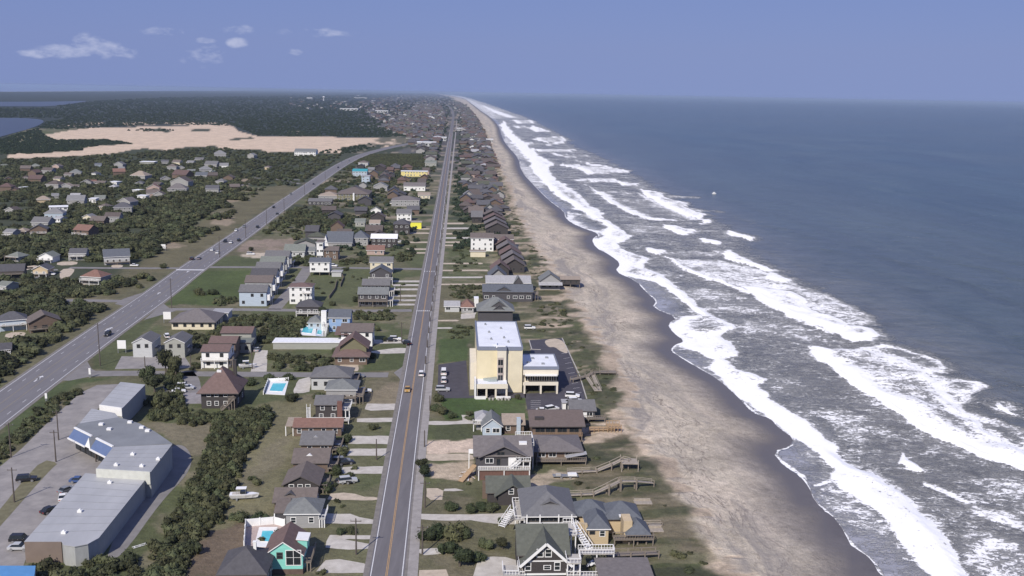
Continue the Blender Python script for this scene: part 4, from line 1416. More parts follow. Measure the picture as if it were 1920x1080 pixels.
deck(r, -w / 2, w / 2, -d / 2 - 2, -d / 2, 2.6, 's', False)
r, w, d = house('long pale house with grey hip roof at the corner of the side street', 584, 657, 731, 11.5, 4.5, 'hip', 2.4, 'lgrey', 'grey', tk='d')
deck(r, w / 2, w / 2 + 2.2, -d / 2 + 2, d / 2 - 2, 2.2, 'se', False)
r, w, d = house('brown lodge with stepped red-brown roofs and an olive front gable', 628, 688, 684, 13, 3.6, 'hip', 2.4, 'brown', 'rust', ov=1.1)
m = MB().prism_y([(-4.3, 3.6), (5.4, 3.6), (5.4, 6.3), (.5, 9.7), (-4.3, 6.3)], -3.2, 5.5)
m.build('upper_wall', wallm('olive'), r)
MB().sheet([[(-5.3, 6, 5.8), (-5.3, -4.2, 5.8), (.5, -4.2, 10.1), (.5, 6, 10.1)], [(6.4, -4.2, 5.8), (6.4, 6, 5.8), (.5, 6, 10.1), (.5, -4.2, 10.1)]], .3).build('upper_roof', roofm('rust'), r)
r, w, d = house('white walled house with long brown roof behind the lodge', 640, 698, 650, 11, 6.2, 'gx', 2.0, 'white', 'brown', tk='d')
m = MB().sheet([[(-w / 2 - 2.5, -6.5, 5.2), (-w / 2 + 3, -6.5, 5.2), (-w / 2 + 3, 2, 6.6), (-w / 2 - 2.5, 2, 6.6)]], .25)
m.build('porch_roof', roofm('rust'), r)
r, w, d = house('bright blue house with a grey roof and pool terrace', 617, 656, 622, 10, 6.2, 'gx', 2.4, 'sky', 'blue')
deck(r, -w / 2 - 2.3, -w / 2, -d / 2 - 3, d / 2 - 2, 3.2, 'sw', True)
stair(r, (-w / 2 - 1, -d / 2 - 3.2, 3.1), (-w / 2 - 1, -d / 2 - 8.5, 0), 1.4)
MB().box(-w / 2 - 3.4, -w / 2 - 1.2, -d / 2 + 1, -d / 2 + 3.2, 0, 8.6).build('tower', wallm('white'), r)
r, w, d = house('round-gabled grey house west of the blue house, by its pools', 578, 603, 617, 8, 3.0, 'hip', 2.0, 'lblue', 'steel')
r, w, d = house('long low building with a flat white roof behind a dark hedge', 512, 640, 655, 7, 2.6, 'flat', 0, 'sage', 'white', ov=.3, name='building', cat='building', wins=0)
# ---- between the roads
for k, (a, c, y, lb) in enumerate(((379, 429, 690, 'nearest wing of the white motel, with a red-brown roof and rows of dark openings'), (394, 442, 672, 'middle stepped wing of the motel, red-brown roof'), (416, 472, 652, 'rear wing of the motel with the longest red-brown roof'))):
    lb = lb.replace('nearest', 'front')
    r, w, d = house(lb, a, c, y, 9.5, 6.0 if k else 6.2, 'gx', 1.4, 'white' if k == 0 else ('brown' if k == 1 else 'sage'), 'rust', name='motel', cat='motel', wins=1 if k == 0 else 0, tk='d', group='stepped wings of the motel')
    if k == 0:
        deck(r, -w / 2, w / 2, -d / 2 - 1.4, -d / 2, 3.0, 's', True)
        deck(r, w / 2, w / 2 + 1.5, -d / 2, d / 2, 3.0, 'e', False)
r, w, d = house('grey-green motel annex with a low dark roof', 442, 470, 662, 7, 4.0, 'flat', 0, 'sage', 'sage', name='motel', cat='motel', tk='d')
r, w, d = house('brown house with a tall pyramid roof and six white windows', 378, 443, 766, 12.5, 6.4, 'hip', 5.6, 'dark', 'rust', wins=0, ov=1.2)
for z_ in (1.0, 3.9):
    for x in (-.28, -.06, .2):
        add_win(r, 's', w * x, z_, w, d, 'win')
for z_ in (1.0, 3.9):
    for y in (-3, 3):
        add_win(r, 'e', y, z_, w, d, 'win')
stair(r, (w * .1, -d / 2 - 2.2, 0), (w / 2 - .5, -d / 2 - 1.2, 3.6), 1.2, False)
deck(r, w / 2 - 2, w / 2, -d / 2 - 1.8, -d / 2, 3.6, 's', False)
MB().box(-1.2, .2, -2.2, -1.2, 10.4, 11.4).build('skylight', TRIM, r)
chimney(r, w / 2 - 2, 3, 6, 13.4, 'dark', .5)
for k, (a, c) in enumerate(((250, 286), (310, 347))):
    r, w, d = house(('pale grey gable-fronted twin house closer to the highway', 'pale grey gable-fronted twin house closer to the motel')[k], a, c, 670, 11, 5.7, 'gy', 1.8, 'sage' if k else 'lgrey', 'grey', wins=0, ov=.3, group='twin grey houses by the paved lot')
    add_win(r, 's', -w * .2, 3.6, w, d, 'win', 'd')
    add_win(r, 's', w * .22, 3.7, w, d, 'win', 'd')
    add_win(r, 'e', 0, 1, w, d, 'garage')
    MB().box(w / 2, w / 2 + 1.2, -2, 2.2, 2.6, 2.8).build('porch_roof', roofm('grey'), r)
r, w, d = house('wide low building with a plum brown hip roof at the highway corner', 322, 402, 618, 16, 3.6, 'hip', 3.6, 'cream', 'plum', ov=1.0, name='building', cat='building', tk='d')
r, w, d = house('grey flat-roofed shed behind the plum brown roof', 398, 428, 601, 8, 3.4, 'flat', 0, 'lgrey', 'lgrey', name='shed', cat='shed', wins=0)
tn = 0
for (x0, x1, y, lb) in ((449, 500, 574, 'pale blue end house of the townhouse row with small dark windows'), (460, 510, 555, 'second townhouse of the row, brown-grey roof'), (471, 518, 540, 'third townhouse of the row, charcoal roof'),
                        (480, 525, 527, 'fourth townhouse of the row, charcoal roof with white porch'), (488, 533, 515, 'fifth townhouse of the row, moss grey roof'), (497, 542, 503, 'last townhouse of the row, next to the cross street')):
    r, w, d = house(lb, x0, x1, y, 10.5, 6.8, 'gx', 2.5, 'lblue' if tn == 0 else 'lgrey', ('grey', 'brown', 'dark', 'grey', 'sage', 'grey')[tn], ov=.35, tk='d', group='row of townhouses west of the pale drive')
    MB().box(w / 2, w / 2 + 1.5, -d / 2 + .6, -d / 2 + 3.2, 2.6, 5.4).build('porch_bay', TRIM if tn < 4 else wallm('grey'), r)
    deck(r, w / 2, w / 2 + 2, -1.5, 4, 2.6, 'e', True)
    tn += 1
r, w, d = house('white three storey house with a maroon roof beside the pale drive', 543, 585, 570, 9, 8.2, 'hip', 1.2, 'white', 'rust', floors=3)
deck(r, w * .12, w / 2 - .4, -d / 2 - 1.6, -d / 2, 5.4, 'swe', True)
r, w, d = house('dark hip-roofed house with white porch before the white three storey house', 556, 600, 592, 9.5, 4.2, 'hip', 2.4, 'char', 'dark')
deck(r, -w / 2, w / 2, -d / 2 - 2, -d / 2, 1.4, 'swe', True)
r, w, d = house('white house on pilings with a charcoal roof by the cross street', 581, 618, 517, 9.5, 7.6, 'gx', 1.6, 'white', 'blue', st=2.0)
r, w, d = house('flat brown carport house east of the pilings house', 622, 640, 519, 6, 2.6, 'flat', 0, 'lgrey', 'lgrey', wins=0)
r, w, d = house('narrow white tower house with brown side wing', 594, 606, 487, 9, 10.5, 'flat', 0, 'white', 'brown', floors=3)
r, w, d = house('brown wing house beside the white tower house', 608, 634, 487, 9, 5.6, 'gx', 1.8, 'brown', 'brown')
r, w, d = house('pale house with grey roof and tan wall by the cross street, west of the road', 694, 736, 513, 9.5, 6.6, 'gx', 2.2, 'cream', 'grey')
r, w, d = house('blue-grey gabled house with white railings west of the crosswalk', 694, 733, 533, 10, 6.0, 'gy', 3.0, 'blue' if False else 'char', 'blue')
deck(r, -w / 2 - .6, w / 2 + 1, -d / 2 - 2.2, -d / 2, 3.0, 'swe', True)
r, w, d = house('grey roofed duplex with a striped double roof, upper one', 680, 730, 557, 9, 6.0, 'gx', 2.2, 'char', 'grey')
deck(r, w / 2, w / 2 + 2.4, -d / 2, d / 2, 3, 'e', True)
r, w, d = house('grey roofed duplex by the big shrub, lower of the striped pair', 672, 727, 575, 9.5, 6.0, 'gx', 2.4, 'char', 'steel')
deck(r, -w / 2, w / 2, -d / 2 - 2, -d / 2, 3, 's', False)
deck(r, w / 2, w / 2 + 2.4, -d / 2, d / 2, 3, 'e', True)
r, w, d = house('slate A-frame house with a white gable front', 612, 660, 463, 16, 3.0, 'gx', 6.0, 'grey', 'blue', wins=0)
MB().prism_y([(-w / 2 - 2.6, 0), (-w / 2 + 1.6, 0), (-w / 2 - .5, 7.4)], -8.3, -2).build('gable_front', TRIM, r)
r, w, d = house('slate house with many small gables behind the A-frame', 660, 690, 461, 12, 5.4, 'hip', 4.0, 'grey', 'blue')
r, w, d = house('house under a broad white roof, west of the road', 696, 744, 465, 11, 6.2, 'gx', 2.2, 'dark', 'white')
r, w, d = house('salmon roofed cottage before the white roof', 688, 720, 478, 9, 3.0, 'gx', 2.4, 'pink', 'red')
r, w, d = house('pale green roofed house at the sandy lot', 533, 571, 482, 12, 3.6, 'gx', 3.4, 'lgrey', 'sage')
r, w, d = house('small grey annex east of the pale green roof', 573, 590, 480, 8, 3.0, 'gx', 2.0, 'lgrey', 'steel')
# ---- farther between the roads
FARW = [('lemon yellow flat-roofed stand beside the beach road', 766, 790, 429, 7, 5.0, 'flat', 0, 'lemon', 'tan'),
        ('charcoal many-gabled house west of the lemon yellow stand', 738, 768, 440, 13, 7.5, 'hip', 3.0, 'dark', 'dark'),
        ('white walled house with grey roof behind the charcoal house', 744, 771, 414, 12, 5.6, 'gx', 3.0, 'white', 'grey'),
        ('small dark-roofed white house beside grey sheds', 695, 714, 402, 9, 3.4, 'gy', 2.4, 'white', 'green'),
        ('broad brown roofed building with pale trim near the road', 734, 786, 387, 20, 5.2, 'hip', 3.2, 'grey', 'plum'),
        ('pale tan roofed building at the roadside lot', 784, 806, 373, 14, 3.6, 'gx', 2.0, 'cream', 'tan'),
        ('white-fronted house with plum roof and shaded porch', 757, 797, 358, 14, 5.0, 'gx', 3.0, 'white', 'plum'),
        ('long yellow motel with a white flat roof', 752, 801, 331, 12, 6.0, 'flat', 0, 'yellow', 'white'),
        ('sprawling brown roofed hall with a white column', 632, 692, 376, 34, 6.0, 'hip', 5.0, 'olive', 'brown'),
        ('pale roofed annex west of the sprawling hall', 597, 634, 375, 18, 3.8, 'hip', 3.2, 'grey', 'tan'),
        ('grey roofed row of sheds below the pale annex', 578, 622, 385, 12, 3.4, 'gx', 2.2, 'char', 'grey'),
        ('aqua roofed building beside a pale blue block', 661, 688, 331, 18, 6.0, 'gx', 2.4, 'lblue', 'aqua'),
        ('pale blue flat-topped block below the aqua roof', 678, 693, 344, 12, 8.0, 'flat', 0, 'lblue', 'lgrey'),
        ('grey and white block with vents beside the aqua roof', 672, 690, 312, 16, 5.0, 'hip', 2.4, 'lgrey', 'brown'),
        ('sage roofed house with two white porches near the road', 797, 818, 312, 14, 5.0, 'gx', 2.6, 'sage', 'sage'),
        ('long silver-roofed building with white round ends at the foot of the dunes', 552, 592, 292, 26, 6.0, 'gx', 4.0, 'white', 'steel'),
        ('grey roofed house with pale gable between sheds', 700, 726, 358, 16, 4.6, 'gy', 3.4, 'grey', 'steel'),
        ('small grey garage in the scrub below the sheds', 666, 684, 425, 9, 3.6, 'gx', 2.0, 'sage', 'sage'),
        ('small pale garage east of the grey garage', 693, 712, 426, 8, 3.0, 'gx', 2.0, 'lgrey', 'tan')]
for t in FARW:
    r, w, d = house(*t, detail=False, name='house' if 'house' in t[0] else 'building', cat='house' if 'house' in t[0] else 'building', wins=1)
r = [o for o in C.objects if o.get('label', '').startswith('sprawling brown')][0]
MB().box(0, 1.4, -18.6, -17.2, 0, 7).build('column', TRIM, r)

# ---- ocean side, from the near end
r, w, d = house('broad dull plum roof of a house cut by the frame, seaward of the white-trimmed house', 1130, 1226, 1124, 10, 3.0, 'shed', .7, 'brown', 'plum', wins=0, tk='d')
r, w, d = house('big charcoal house with white barge boards, white porches and a front gable', 972, 1064, 1088, 12, 6.0, 'gx', 3.8, 'dark', 'green', wins=0, st=0)
# cross gable to the south
m = MB().prism_y([(-w * .40, 2.6), (w * .46, 2.6), (w * .46, 5.2), (.3, 9.2), (-w * .40, 5.2)], -d / 2 - 2.2, 0)
m.build('front_wall', wallm('dark'), r)
xg, yg = .3, -d / 2 - 3.0
for s_, x_ in ((-1, -w * .5), (1, w * .56)):
    top = [[(x_, 1, 4.7), (x_, yg, 4.7), (xg, yg, 9.7), (xg, 1, 9.7)]] if s_ < 0 else [[(x_, yg, 4.7), (x_, 1, 4.7), (xg, 1, 9.7), (xg, yg, 9.7)]]
    MB().sheet(top, .25).build('gable_roof', roofm('green'), r)
    MB().bar((x_, yg - .08, 4.55), (xg, yg - .08, 9.6), .14, t2=.55).build('barge_board', TRIM, r)
    MB().bar((x_, d / 2 * 0 + .6, 4.6), (x_, yg, 4.6), .12, t2=.3).build('eave_board', TRIM, r)
ys = -d / 2 - 2.2
for x in (-.95, .75):
    o = add_win(r, 's', x, 6.3, w, d, 'win', off=2.2)
    o.scale = (1.1, 1, 1.25)
for x in (-w * .33, w * .26):
    o = add_win(r, 's', x, 3.3, w, d, 'win', off=2.2)
    o.scale = (1, 1, 1.3)
add_win(r, 's', .6, 3.5, w, d, 'win', off=2.2).scale = (1.2, 1, .7)
MB().box(-w * .42, w * .47, ys - .1, ys - .01, 5.35, 5.6).build('trim_band', TRIM, r)
MB().box(-w * .42, w * .5, ys - .14, ys - .01, 2.35, 2.75).build('trim_band', TRIM, r)
MB().box(-w * .38, w * .44, ys + .3, -d / 2, -.5, 2.35).build('lower_wall', mat('dark red brick', (.085, .05, .05), .85, .2, 1.5), r)
deck(r, -w / 2 - 3.4, -w / 2 - .2, -d / 2 - 3.4, -d / 2 + 1, 3.0, 'swe', True)
deck(r, -w * .5, -w * .40, ys - 1.0, ys + 2.5, 2.7, 's', True)
# tower porch, landing and raised walk on the seaward side
for z_ in (2.6, 5.4):
    deck(r, w / 2 - .6, w / 2 + 2.3, -d / 2 - 3.2, -d / 2 + 1, z_, 'swe', True)
deck(r, w / 2 + .2, w / 2 + 2.4, d / 2 - 6, d / 2 + .5, 7.2, 'sen', True)
stair(r, (w / 2 + 2.5, d / 2 - 1, 7.2), (w / 2 + 5.2, -1.4, 4.6), 1.5)
deck(r, w / 2 + 2.7, w / 2 + 10.2, -3.4, -1.2, 4.6, 'sne', True)
deck(r, w / 2 + 2.3, w / 2 + 8, -d / 2 - 3, -d / 2 - 1.6, 2.4, 's', True)
for k in range(3):                          # rolled chairs
    pass
MB().box(-w * .44, -w * .3, 1.0, 3.0, 6.6, 8.8).build('dormer', wallm('dark'), r)

r, w, d = house('big house with a wide slate hip roof and white porch columns', 985, 1072, 1000, 14.5, 5.0, 'hip', 3.0, 'grey', 'plum' if False else 'steel', wins=0, ov=1.0, st=0)
for o in r.children:
    if o.name.startswith('roof'):
        o.data.materials[0] = mat('slate violet shingle', (.148, .149, .156), .85, .12, 1.2, spec=.2, bump=.15)
dormer(r, .4, -5.2, -1.5, 6.0, 5.0, 1.0, 'grey', 'char')
for k in range(5):
    add_win(r, 's', (k - 2) * w / 5.2, 2.9, w, d, 'wide', 'd')
deck(r, -w / 2 - .4, w / 2 + .8, -d / 2 - 2, -d / 2, 2.5, 'swe', True)
deck(r, -w / 2 - 2.4, -w / 2, -d / 2 + 2, d / 2 - 2, 2.5, 'swn', True)
stair(r, (-w / 2 - 2.4, -d / 2 + 8, 2.5), (-w / 2 - 5.4, -d / 2 + 3.5, .1), 1.6)
MB().sheet([[(-3, -d / 2 - 5.0, 2.0), (3.6, -d / 2 - 5.0, 2.0), (3.6, -d / 2 - 2.05, 2.9), (-3, -d / 2 - 2.05, 2.9)]], .22).build('porch_roof', roofm('green'), r)
m = MB()
for a, c in (((w / 2 - 3, -d / 2 - 2, .2), (w / 2 + .6, -d / 2 - 2, 2.0)), ((w / 2 - 3, -d / 2 - 2, 2.0), (w / 2 + .6, -d / 2 - 2, .2))):
    m.bar(a, c, .22)
m.build('lattice_brace', TRIM, r)
for k in (-.48, -.2, .2, .48):
    link_mesh('post', POSTW, r, (k * w, -d / 2 - .9, 5.0), sc=(1.1, 1.1, 5.4))
r, w, d = house('olive green roofed cottage with a dark front gable, inland of the slate hip roof', 914, 992, 943, 9.4, 2.9, 'gx', 2.3, 'dark', 'green', wins=0)
m = MB().prism_y([(-2.6, -.4), (4.6, -.4), (4.6, 2.9), (1, 5.3), (-2.6, 2.9)], -d / 2 - 1.5, 0)
m.build('front_wall', wallm('dark'), r)
MB().sheet([[(-3.6, .5, 2.6), (-3.6, -d / 2 - 2.2, 2.6), (1, -d / 2 - 2.2, 5.65), (1, .5, 5.65)], [(5.6, -d / 2 - 2.2, 2.6), (5.6, .5, 2.6), (1, .5, 5.65), (1, -d / 2 - 2.2, 5.65)]], .24).build('gable_roof', roofm('green'), r)
add_win(r, 's', .6, 2.9, w, d, 'win', off=1.5)
add_win(r, 's', 3.6, 1.4, w, d, 'win', off=1.5)
MB().box(-w / 2 - 1.2, -w / 2 + .6, -2, -1, 0, 4.4).build('chimney', wallm('brown'), r)
# tan house by the dune
r, w, d = house('tan stucco house with dark slate roofs and a pale stair tower', 1102, 1140, 1022, 8, 4.3, 'hip', 2.0, 'gold', 'blue', wins=0)
add_win(r, 's', w * .2, 2.0, w, d, 'win')
add_win(r, 's', -w * .3, 2.5, w, d, 'win', 'd')
m = wall_mb(MB(), 'hip', 7.5, 7, -.5, 4.2, 2)
m.build('rear_wing', wallm('tan'), r, (6.4, 5.4, 0))
MB().sheet(roof_tops('hip', 7.5, 7, 4.2, 2.2, .8), .24).build('rear_roof', roofm('blue'), r, (6.4, 5.4, 0))
m = wall_mb(MB(), 'hip', 6, 5.5, -.5, 4.4, 2)
m.build('rear_wing', wallm('tan'), r, (-.5, 6.2, 0))
MB().sheet(roof_tops('hip', 7, 6, 4.4, 2.0, .8), .24).build('rear_roof', roofm('blue'), r, (-.8, 6.4, 0))
MB().box(5.8, 7.8, -3.4, .6, -.5, 5.4).build('stair_tower', wallm('tan'), r)
MB().box(5.5, 8.1, .62, 1.7, 4.5, 4.8).build('tower_ledge', TRIM, r)
m = MB()
for k in range(9):
    a0 = math.pi * (.62 + .09 * k)
    m.box(-w / 2 - .9 - .18 * k, -w / 2 - .2 - .18 * k, -4 + k, -3 + k, -.3, 4.9 - k * .42)
m.build('curved_stair_wall', wallm('gold'), r)
deck(r, 3.4, 12.5, -5.2, -3.5, 1.8, 'sne', False)
g_, gw, gd = house('open gazebo pavilion with a slate pyramid roof beside the tan house', 1178, 1213, 1022, 5.6, 3.0, 'hip', 1.8, 'grey', 'blue', wins=0, st=2.9, ov=.8, name='gazebo', cat='gazebo')
deck(g_, -gw / 2, gw / 2, -gd / 2, gd / 2, 1.0, 'swe', False, fm=mat('yellowed wood', (.42, .38, .24), .8))
# renovation house with a deck
r, w, d = house('house under repair with a long white-railed deck, white stairs and brown roof', 893, 992, 893, 13.4, 6.1, 'gx', 2.8, 'char', 'plum', wins=0, ov=.9)
m = MB().prism_y([(-5.2, 3), (5.6, 3), (5.6, 6.1), (.2, 8.5), (-5.2, 6.1)], -d / 2 - .4, 0)
m.build('front_wall', wallm('char'), r)
MB().sheet([[(-6.6, .5, 5.75), (-6.6, -d / 2 - 1.3, 5.75), (.2, -d / 2 - 1.3, 8.85), (.2, .5, 8.85)], [(7, -d / 2 - 1.3, 5.75), (7, .5, 5.75), (.2, .5, 8.85), (.2, -d / 2 - 1.3, 8.85)]], .24).build('gable_roof', roofm('plum'), r)
deck(r, -w / 2 + .4, w / 2, -d / 2 - 3.0, -d / 2 - .42, 3.0, 'se', True)
for x, z_, k_, t_ in ((-1.2, 3.0, 'door', 'd'), (-3.6, 3.8, 'wide', 'w'), (4.4, 4.2, 'wide', 'w'), (-.6, 5.6, 'wide', 'd')):
    add_win(r, 's', x, z_, w, d, k_, t_, off=.4)
MB().box(1.4, 3.4, -d / 2 - .75, -d / 2 - .42, 3.02, 5.6).build('wrapped_door_panel', TRIM, r)
MB().box(-w / 2 + .4, w / 2 - .2, -d / 2 - 2.6, -d / 2 - .5, -.5, 2.7).build('lower_wall', mat('reddish plank skirt', (.15, .085, .07), .85, .2, .8, stretch=(4, 1, 1)), r)
stair(r, (w / 2 - 2.6, -d / 2 - 1.6, 4.8), (w / 2 - 5.4, -d / 2 - 2.2, 3.0), 1.3)
deck(r, w / 2 - 3.6, w / 2 + .2, -d / 2 - 1.6, -d / 2 + 3, 4.8, 'swe', True)
MB().box(w / 2 - 2.6, w / 2 - .5, -d / 2 + 3.2, -d / 2 + 4.6, 3, 8.2).build('white_chimney', TRIM, r)
deck(r, w / 2 - 3, w / 2 + 1.5, -d / 2 + 4.8, d / 2, 6.7, 'sen', True)
MB().bar((-w / 2 - .3, -d / 2 + 1.6, 2.6), (-w / 2 - 4.2, -d / 2 - 4, .2), 1.5, t2=.16).build('loading_ramp', NEWWOOD, r)
MB().sheet([[(-w / 2 - 2.0, -1.5, 4.6), (-w / 2 + .6, -1.5, 4.6), (-w / 2 + .6, .5, 5.0), (-w / 2 - 2.0, .5, 5.0)]], .2).build('porch_roof', TRIM, r)
link_mesh('post', POSTW, r, (-w / 2 - 1.9, -1.4, 4.5), sc=(1, 1, 4.6))
r, w, d = house('low grey-roofed beach house on pilings with sloping porch, seaward of the house under repair', 1004, 1087, 868, 12, 3.7, 'hip', 1.8, 'brown', 'plum', wins=0, st=.9, ov=1.0)
for k in (-4.5, -1.5, 3):
    add_win(r, 's', k, 1.7, w, d, 'wide')
deck(r, -w / 2, w / 2 + 1.5, -d / 2 - 2.4, -d / 2, 1.4, 'se', False)
MB().bar((2, -d / 2 - 1.5, 2.4), (w / 2 + 1.6, -d / 2 - 1.5, 3.5), 2.2, t2=.16).build('porch_roof', roofm('lgrey'), r)
r, w, d = house('large chocolate roofed house with a balcony, south of the hotel lot', 998, 1090, 827, 14, 4.9, 'gx', 2.2, 'brown', 'plum', wins=0, ov=1.0)
for o in r.children:
    if o.name.startswith('roof'):
        o.data.materials[0] = mat('chocolate shingle', (.135, .108, .10), .88, .12, 1.2, spec=.2)
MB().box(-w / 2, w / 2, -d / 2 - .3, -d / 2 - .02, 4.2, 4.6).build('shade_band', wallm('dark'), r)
deck(r, -w / 2, w / 2, -d / 2 - 2, -d / 2, 2.3, 's', False, fm=mat('brown rail wood', (.25, .17, .11), .85))
for k in (-5, -2, 1.5, 5):
    add_win(r, 's', k, 2.35, w, d, 'slider', 'd').scale = (1, 1, .8)
    add_win(r, 's', k, .1, w, d, 'slider', 'd').scale = (1, 1, .85)
MB().box(-w / 2 + .8, -w / 2 + 3.4, -5, -3.8, 5.6, 6.5).build('skylight', wallm('dark'), r)
r, w, d = house('dark slate beach house with teal window, seaward of the chocolate roof', 1070, 1115, 792, 10, 3.5, 'gx', 1.9, 'char', 'grey')
add_win(r, 's', 2, 1.6, w, d, 'wide')
deck(r, -w / 2, w / 2 + 3, -d / 2 - 2, -d / 2, 1.5, 'se', False)
MB().box(-1.4, 1.2, -d / 2 - .4, -d / 2 - .01, 1.4, 3.0).build('pale_panel', TRIM, r)
r, w, d = house('pale blue cottage with slate roof and a dark front window', 905, 940, 818, 8, 3.3, 'gy', 2.1, 'lblue', 'steel')
r, w, d = house('grey domed turret house beside the pale blue cottage', 893, 918, 806, 6.5, 3.5, 'hip', 1.2, 'grey', 'lgrey')
deck(r, -w / 2 - 1, w / 2, -d / 2 - 1.6, -d / 2, 2.4, 'sw', True)
r, w, d = house('copper-brown roofed cottage between the blue cottage and the chocolate roof', 944, 982, 813, 9, 2.9, 'gx', 1.8, 'brown', 'tan')
MB().box(w / 2 - 2.2, w / 2 - 1, -d / 2 - .6, -d / 2 + .6, -.4, 5.0).build('chimney', wallm('lblue'), r)
# north of the hotel
r, w, d = house('green-slate house with a double chevron gable behind the hotel', 897, 961, 606, 13, 6.0, 'hip', 4.4, 'char', 'steel', ov=.9, wins=0)
dormer(r, 1.5, -5.2, .5, 6.4, 9, 3.2, 'steel', 'char')
dormer(r, 1.5, -6.6, -2, 5.6, 6, 2.2, 'dark', 'char')
r, w, d = house('small brick red roofed cottage beside a white shed', 865, 888, 587, 9, 3.0, 'hip', 2.4, 'grey', 'red')
r, w, d = house('white box shed beside the brick red roof', 889, 897, 576, 5, 4.0, 'flat', 0, 'white', 'white', wins=0, name='shed', cat='shed', ov=.1)
r, w, d = house('low grey cottage by the footpath, inland of the brick red roof', 834, 861, 585, 8, 2.8, 'gx', 1.6, 'lgrey', 'lgrey')
r, w, d = house('dark blue-grey beach house with a wide low roof', 906, 998, 566, 11, 5.0, 'gx', 2.6, 'char', 'blue')
dormer(r, -2, -5, -.5, 5.2, 8, 2.0, 'blue', 'char')
deck(r, w / 2, w / 2 + 3, -4, 4, 3.4, 'se', False)
r, w, d = house('long pale grey roofed house with a round-topped gable', 912, 994, 549, 12, 5.2, 'gx', 2.6, 'grey', 'lgrey')
dormer(r, 5, -6.6, -1, 4.8, 5, 3.4, 'steel', 'char')
r, w, d = house('steep grey gabled house standing out on the dune', 1013, 1050, 546, 11, 5.0, 'gy', 3.6, 'grey', 'steel', tk='d')
MB().sheet([[(-w / 2 - 1, -8, 3.2), (w / 2 + 1, -8, 3.2), (w / 2 + 1, -5.4, 4.4), (-w / 2 - 1, -5.4, 4.4)]], .2).build('porch_roof', roofm('lgrey'), r)
r, w, d = house('flat grey-roofed beach house farthest out on the sand', 1052, 1087, 541, 10, 4.2, 'gx', .8, 'dark', 'tan', tk='d', st=1.6)
CHEV = [(918, 948, 532, 'grey', 'blue', 'charcoal chevron-gabled cottage, southern end of the steep row'), (922, 954, 519, 'dark', 'rust', 'rust brown chevron-gabled cottage, second of the steep row'), (945, 983, 512, 'dark', 'brown', 'wide brown chevron-gabled house above the rust cottage'),
        (943, 980, 500, 'dark', 'plum', 'plum roofed chevron house in the middle of the steep row'), (939, 976, 490, 'brown', 'rust', 'reddish chevron house beside the sand hollow'), (934, 970, 480, 'dark', 'plum', 'grey-plum chevron house next to the white fronted house'),
        (930, 964, 471, 'brown', 'rust', 'red-brown chevron house tucked behind the white fronted house')]
for a, c, y, wk, rk, lb in CHEV:
    house(lb, a, c, y, 12, 4.4, 'gy', 3.6, wk, rk, ov=.9, tk='d', group='chevron-gabled cottages along the dune')
r, w, d = house('large white fronted house with rows of dark windows and a brown roof', 883, 925, 471, 12, 8.6, 'gx', 2.4, 'white', 'brown', floors=3)
house('long brown roofed wing on the seaward side of the white fronted house', 926, 962, 466, 11, 6.0, 'gx', 2.4, 'pink', 'brown')
house('tan walled building inland of the white fronted house', 882, 910, 482, 6, 3.4, 'flat', 0, 'cream', 'tan', wins=0, name='building', cat='building')
for k, (a, c, y, rk) in enumerate(((912, 952, 441, 'brown'), (910, 948, 432, 'plum'), (908, 946, 424, 'rust'), (905, 942, 416, 'brown'), (885, 903, 418, 'grey'), (880, 905, 409, 'brown'))):
    house(('umber', 'plum', 'rust red', 'tawny', 'slate', 'dark umber')[k] + ' roofed cottage of the northern chevron row along the dune', a, c, y, 12, 5.0, 'gy' if k < 4 else 'gx', 3.8, 'dark', rk, ov=.9, tk='d', group='northern chevron row')

# ------------------------------------------------------------------ the hotel
HY, HC = mat('hotel yellow stucco', (.66, .585, .40), .85, .07, .25), mat('hotel cream stucco', (.66, .61, .51), .85, .05, .4)
HW = mat('white roof membrane', (.72, .74, .78), .6, .10, .22)
HB = mat('blue grey coping', (.19, .21, .27), .6, .05)
pf = P(930, 735)
hot = empty('hotel', (pf.x, pf.y + 19, 0), RZ, 'tall yellow and white hotel with a flat white roof between the road and the beach', 'hotel')
W2, D2, HH = 7.7, 19.0, 15.4
HOUSES.append((pf.x, pf.y + 19, 22))
MB().box(-W2, -.9, -D2, D2, -.5, HH).build('yellow_block', HY, hot)
MB().box(2.1, W2, -D2 - .3, D2, -.5, HH).build('cream_block', mat('hotel pale yellow stucco', (.64, .58, .43), .85, .07, .25), hot)
MB().box(-.9, 2.1, -D2 - 1.8, D2 - 2, -.5, HH + .2).build('stair_tower', HC, hot)
m = MB()
m.box(-W2 + .35, W2 - .35, -D2 + .3, D2 - .3, HH, HH + .25)
m.build('roof', HW, hot)
m = MB()
m.box(-W2 - .1, -W2 + .3, -D2 - .15, D2 + .1, HH - .5, HH + .75)
m.box(W2 - .3, W2 + .1, -D2 - .4, D2 + .1, HH - .5, HH + .55)
m.box(-W2 + .3, -.9, -D2 - .15, -D2 + .3, HH - .7, HH + .55)
m.box(2.1, W2 - .3, -D2 - .45, -D2 + .1, HH - .7, HH + .55)
m.box(-W2 + .3, W2 - .3, D2 - .3, D2 + .1, HH - .5, HH + .55)
m.box(-1.0, 2.2, -D2 - 1.95, -D2 - 1.5, HH - .3, HH + .9)
m.box(1.9, 2.25, -D2 - 1.5, -D2 - .3, HH - .3, HH + .9)
m.build('parapet', HB, hot)
MB().box(-1.3, 2.2, -D2 - .4, -D2 + 1.2, HH + .2, HH + 1.0).build('tower_cap', HW, hot)
MB().box(-1.5, -1.1, -D2 + .2, -D2 + 4.2, HH + .25, HH + 1.6).build('roof_wall', HW, hot)
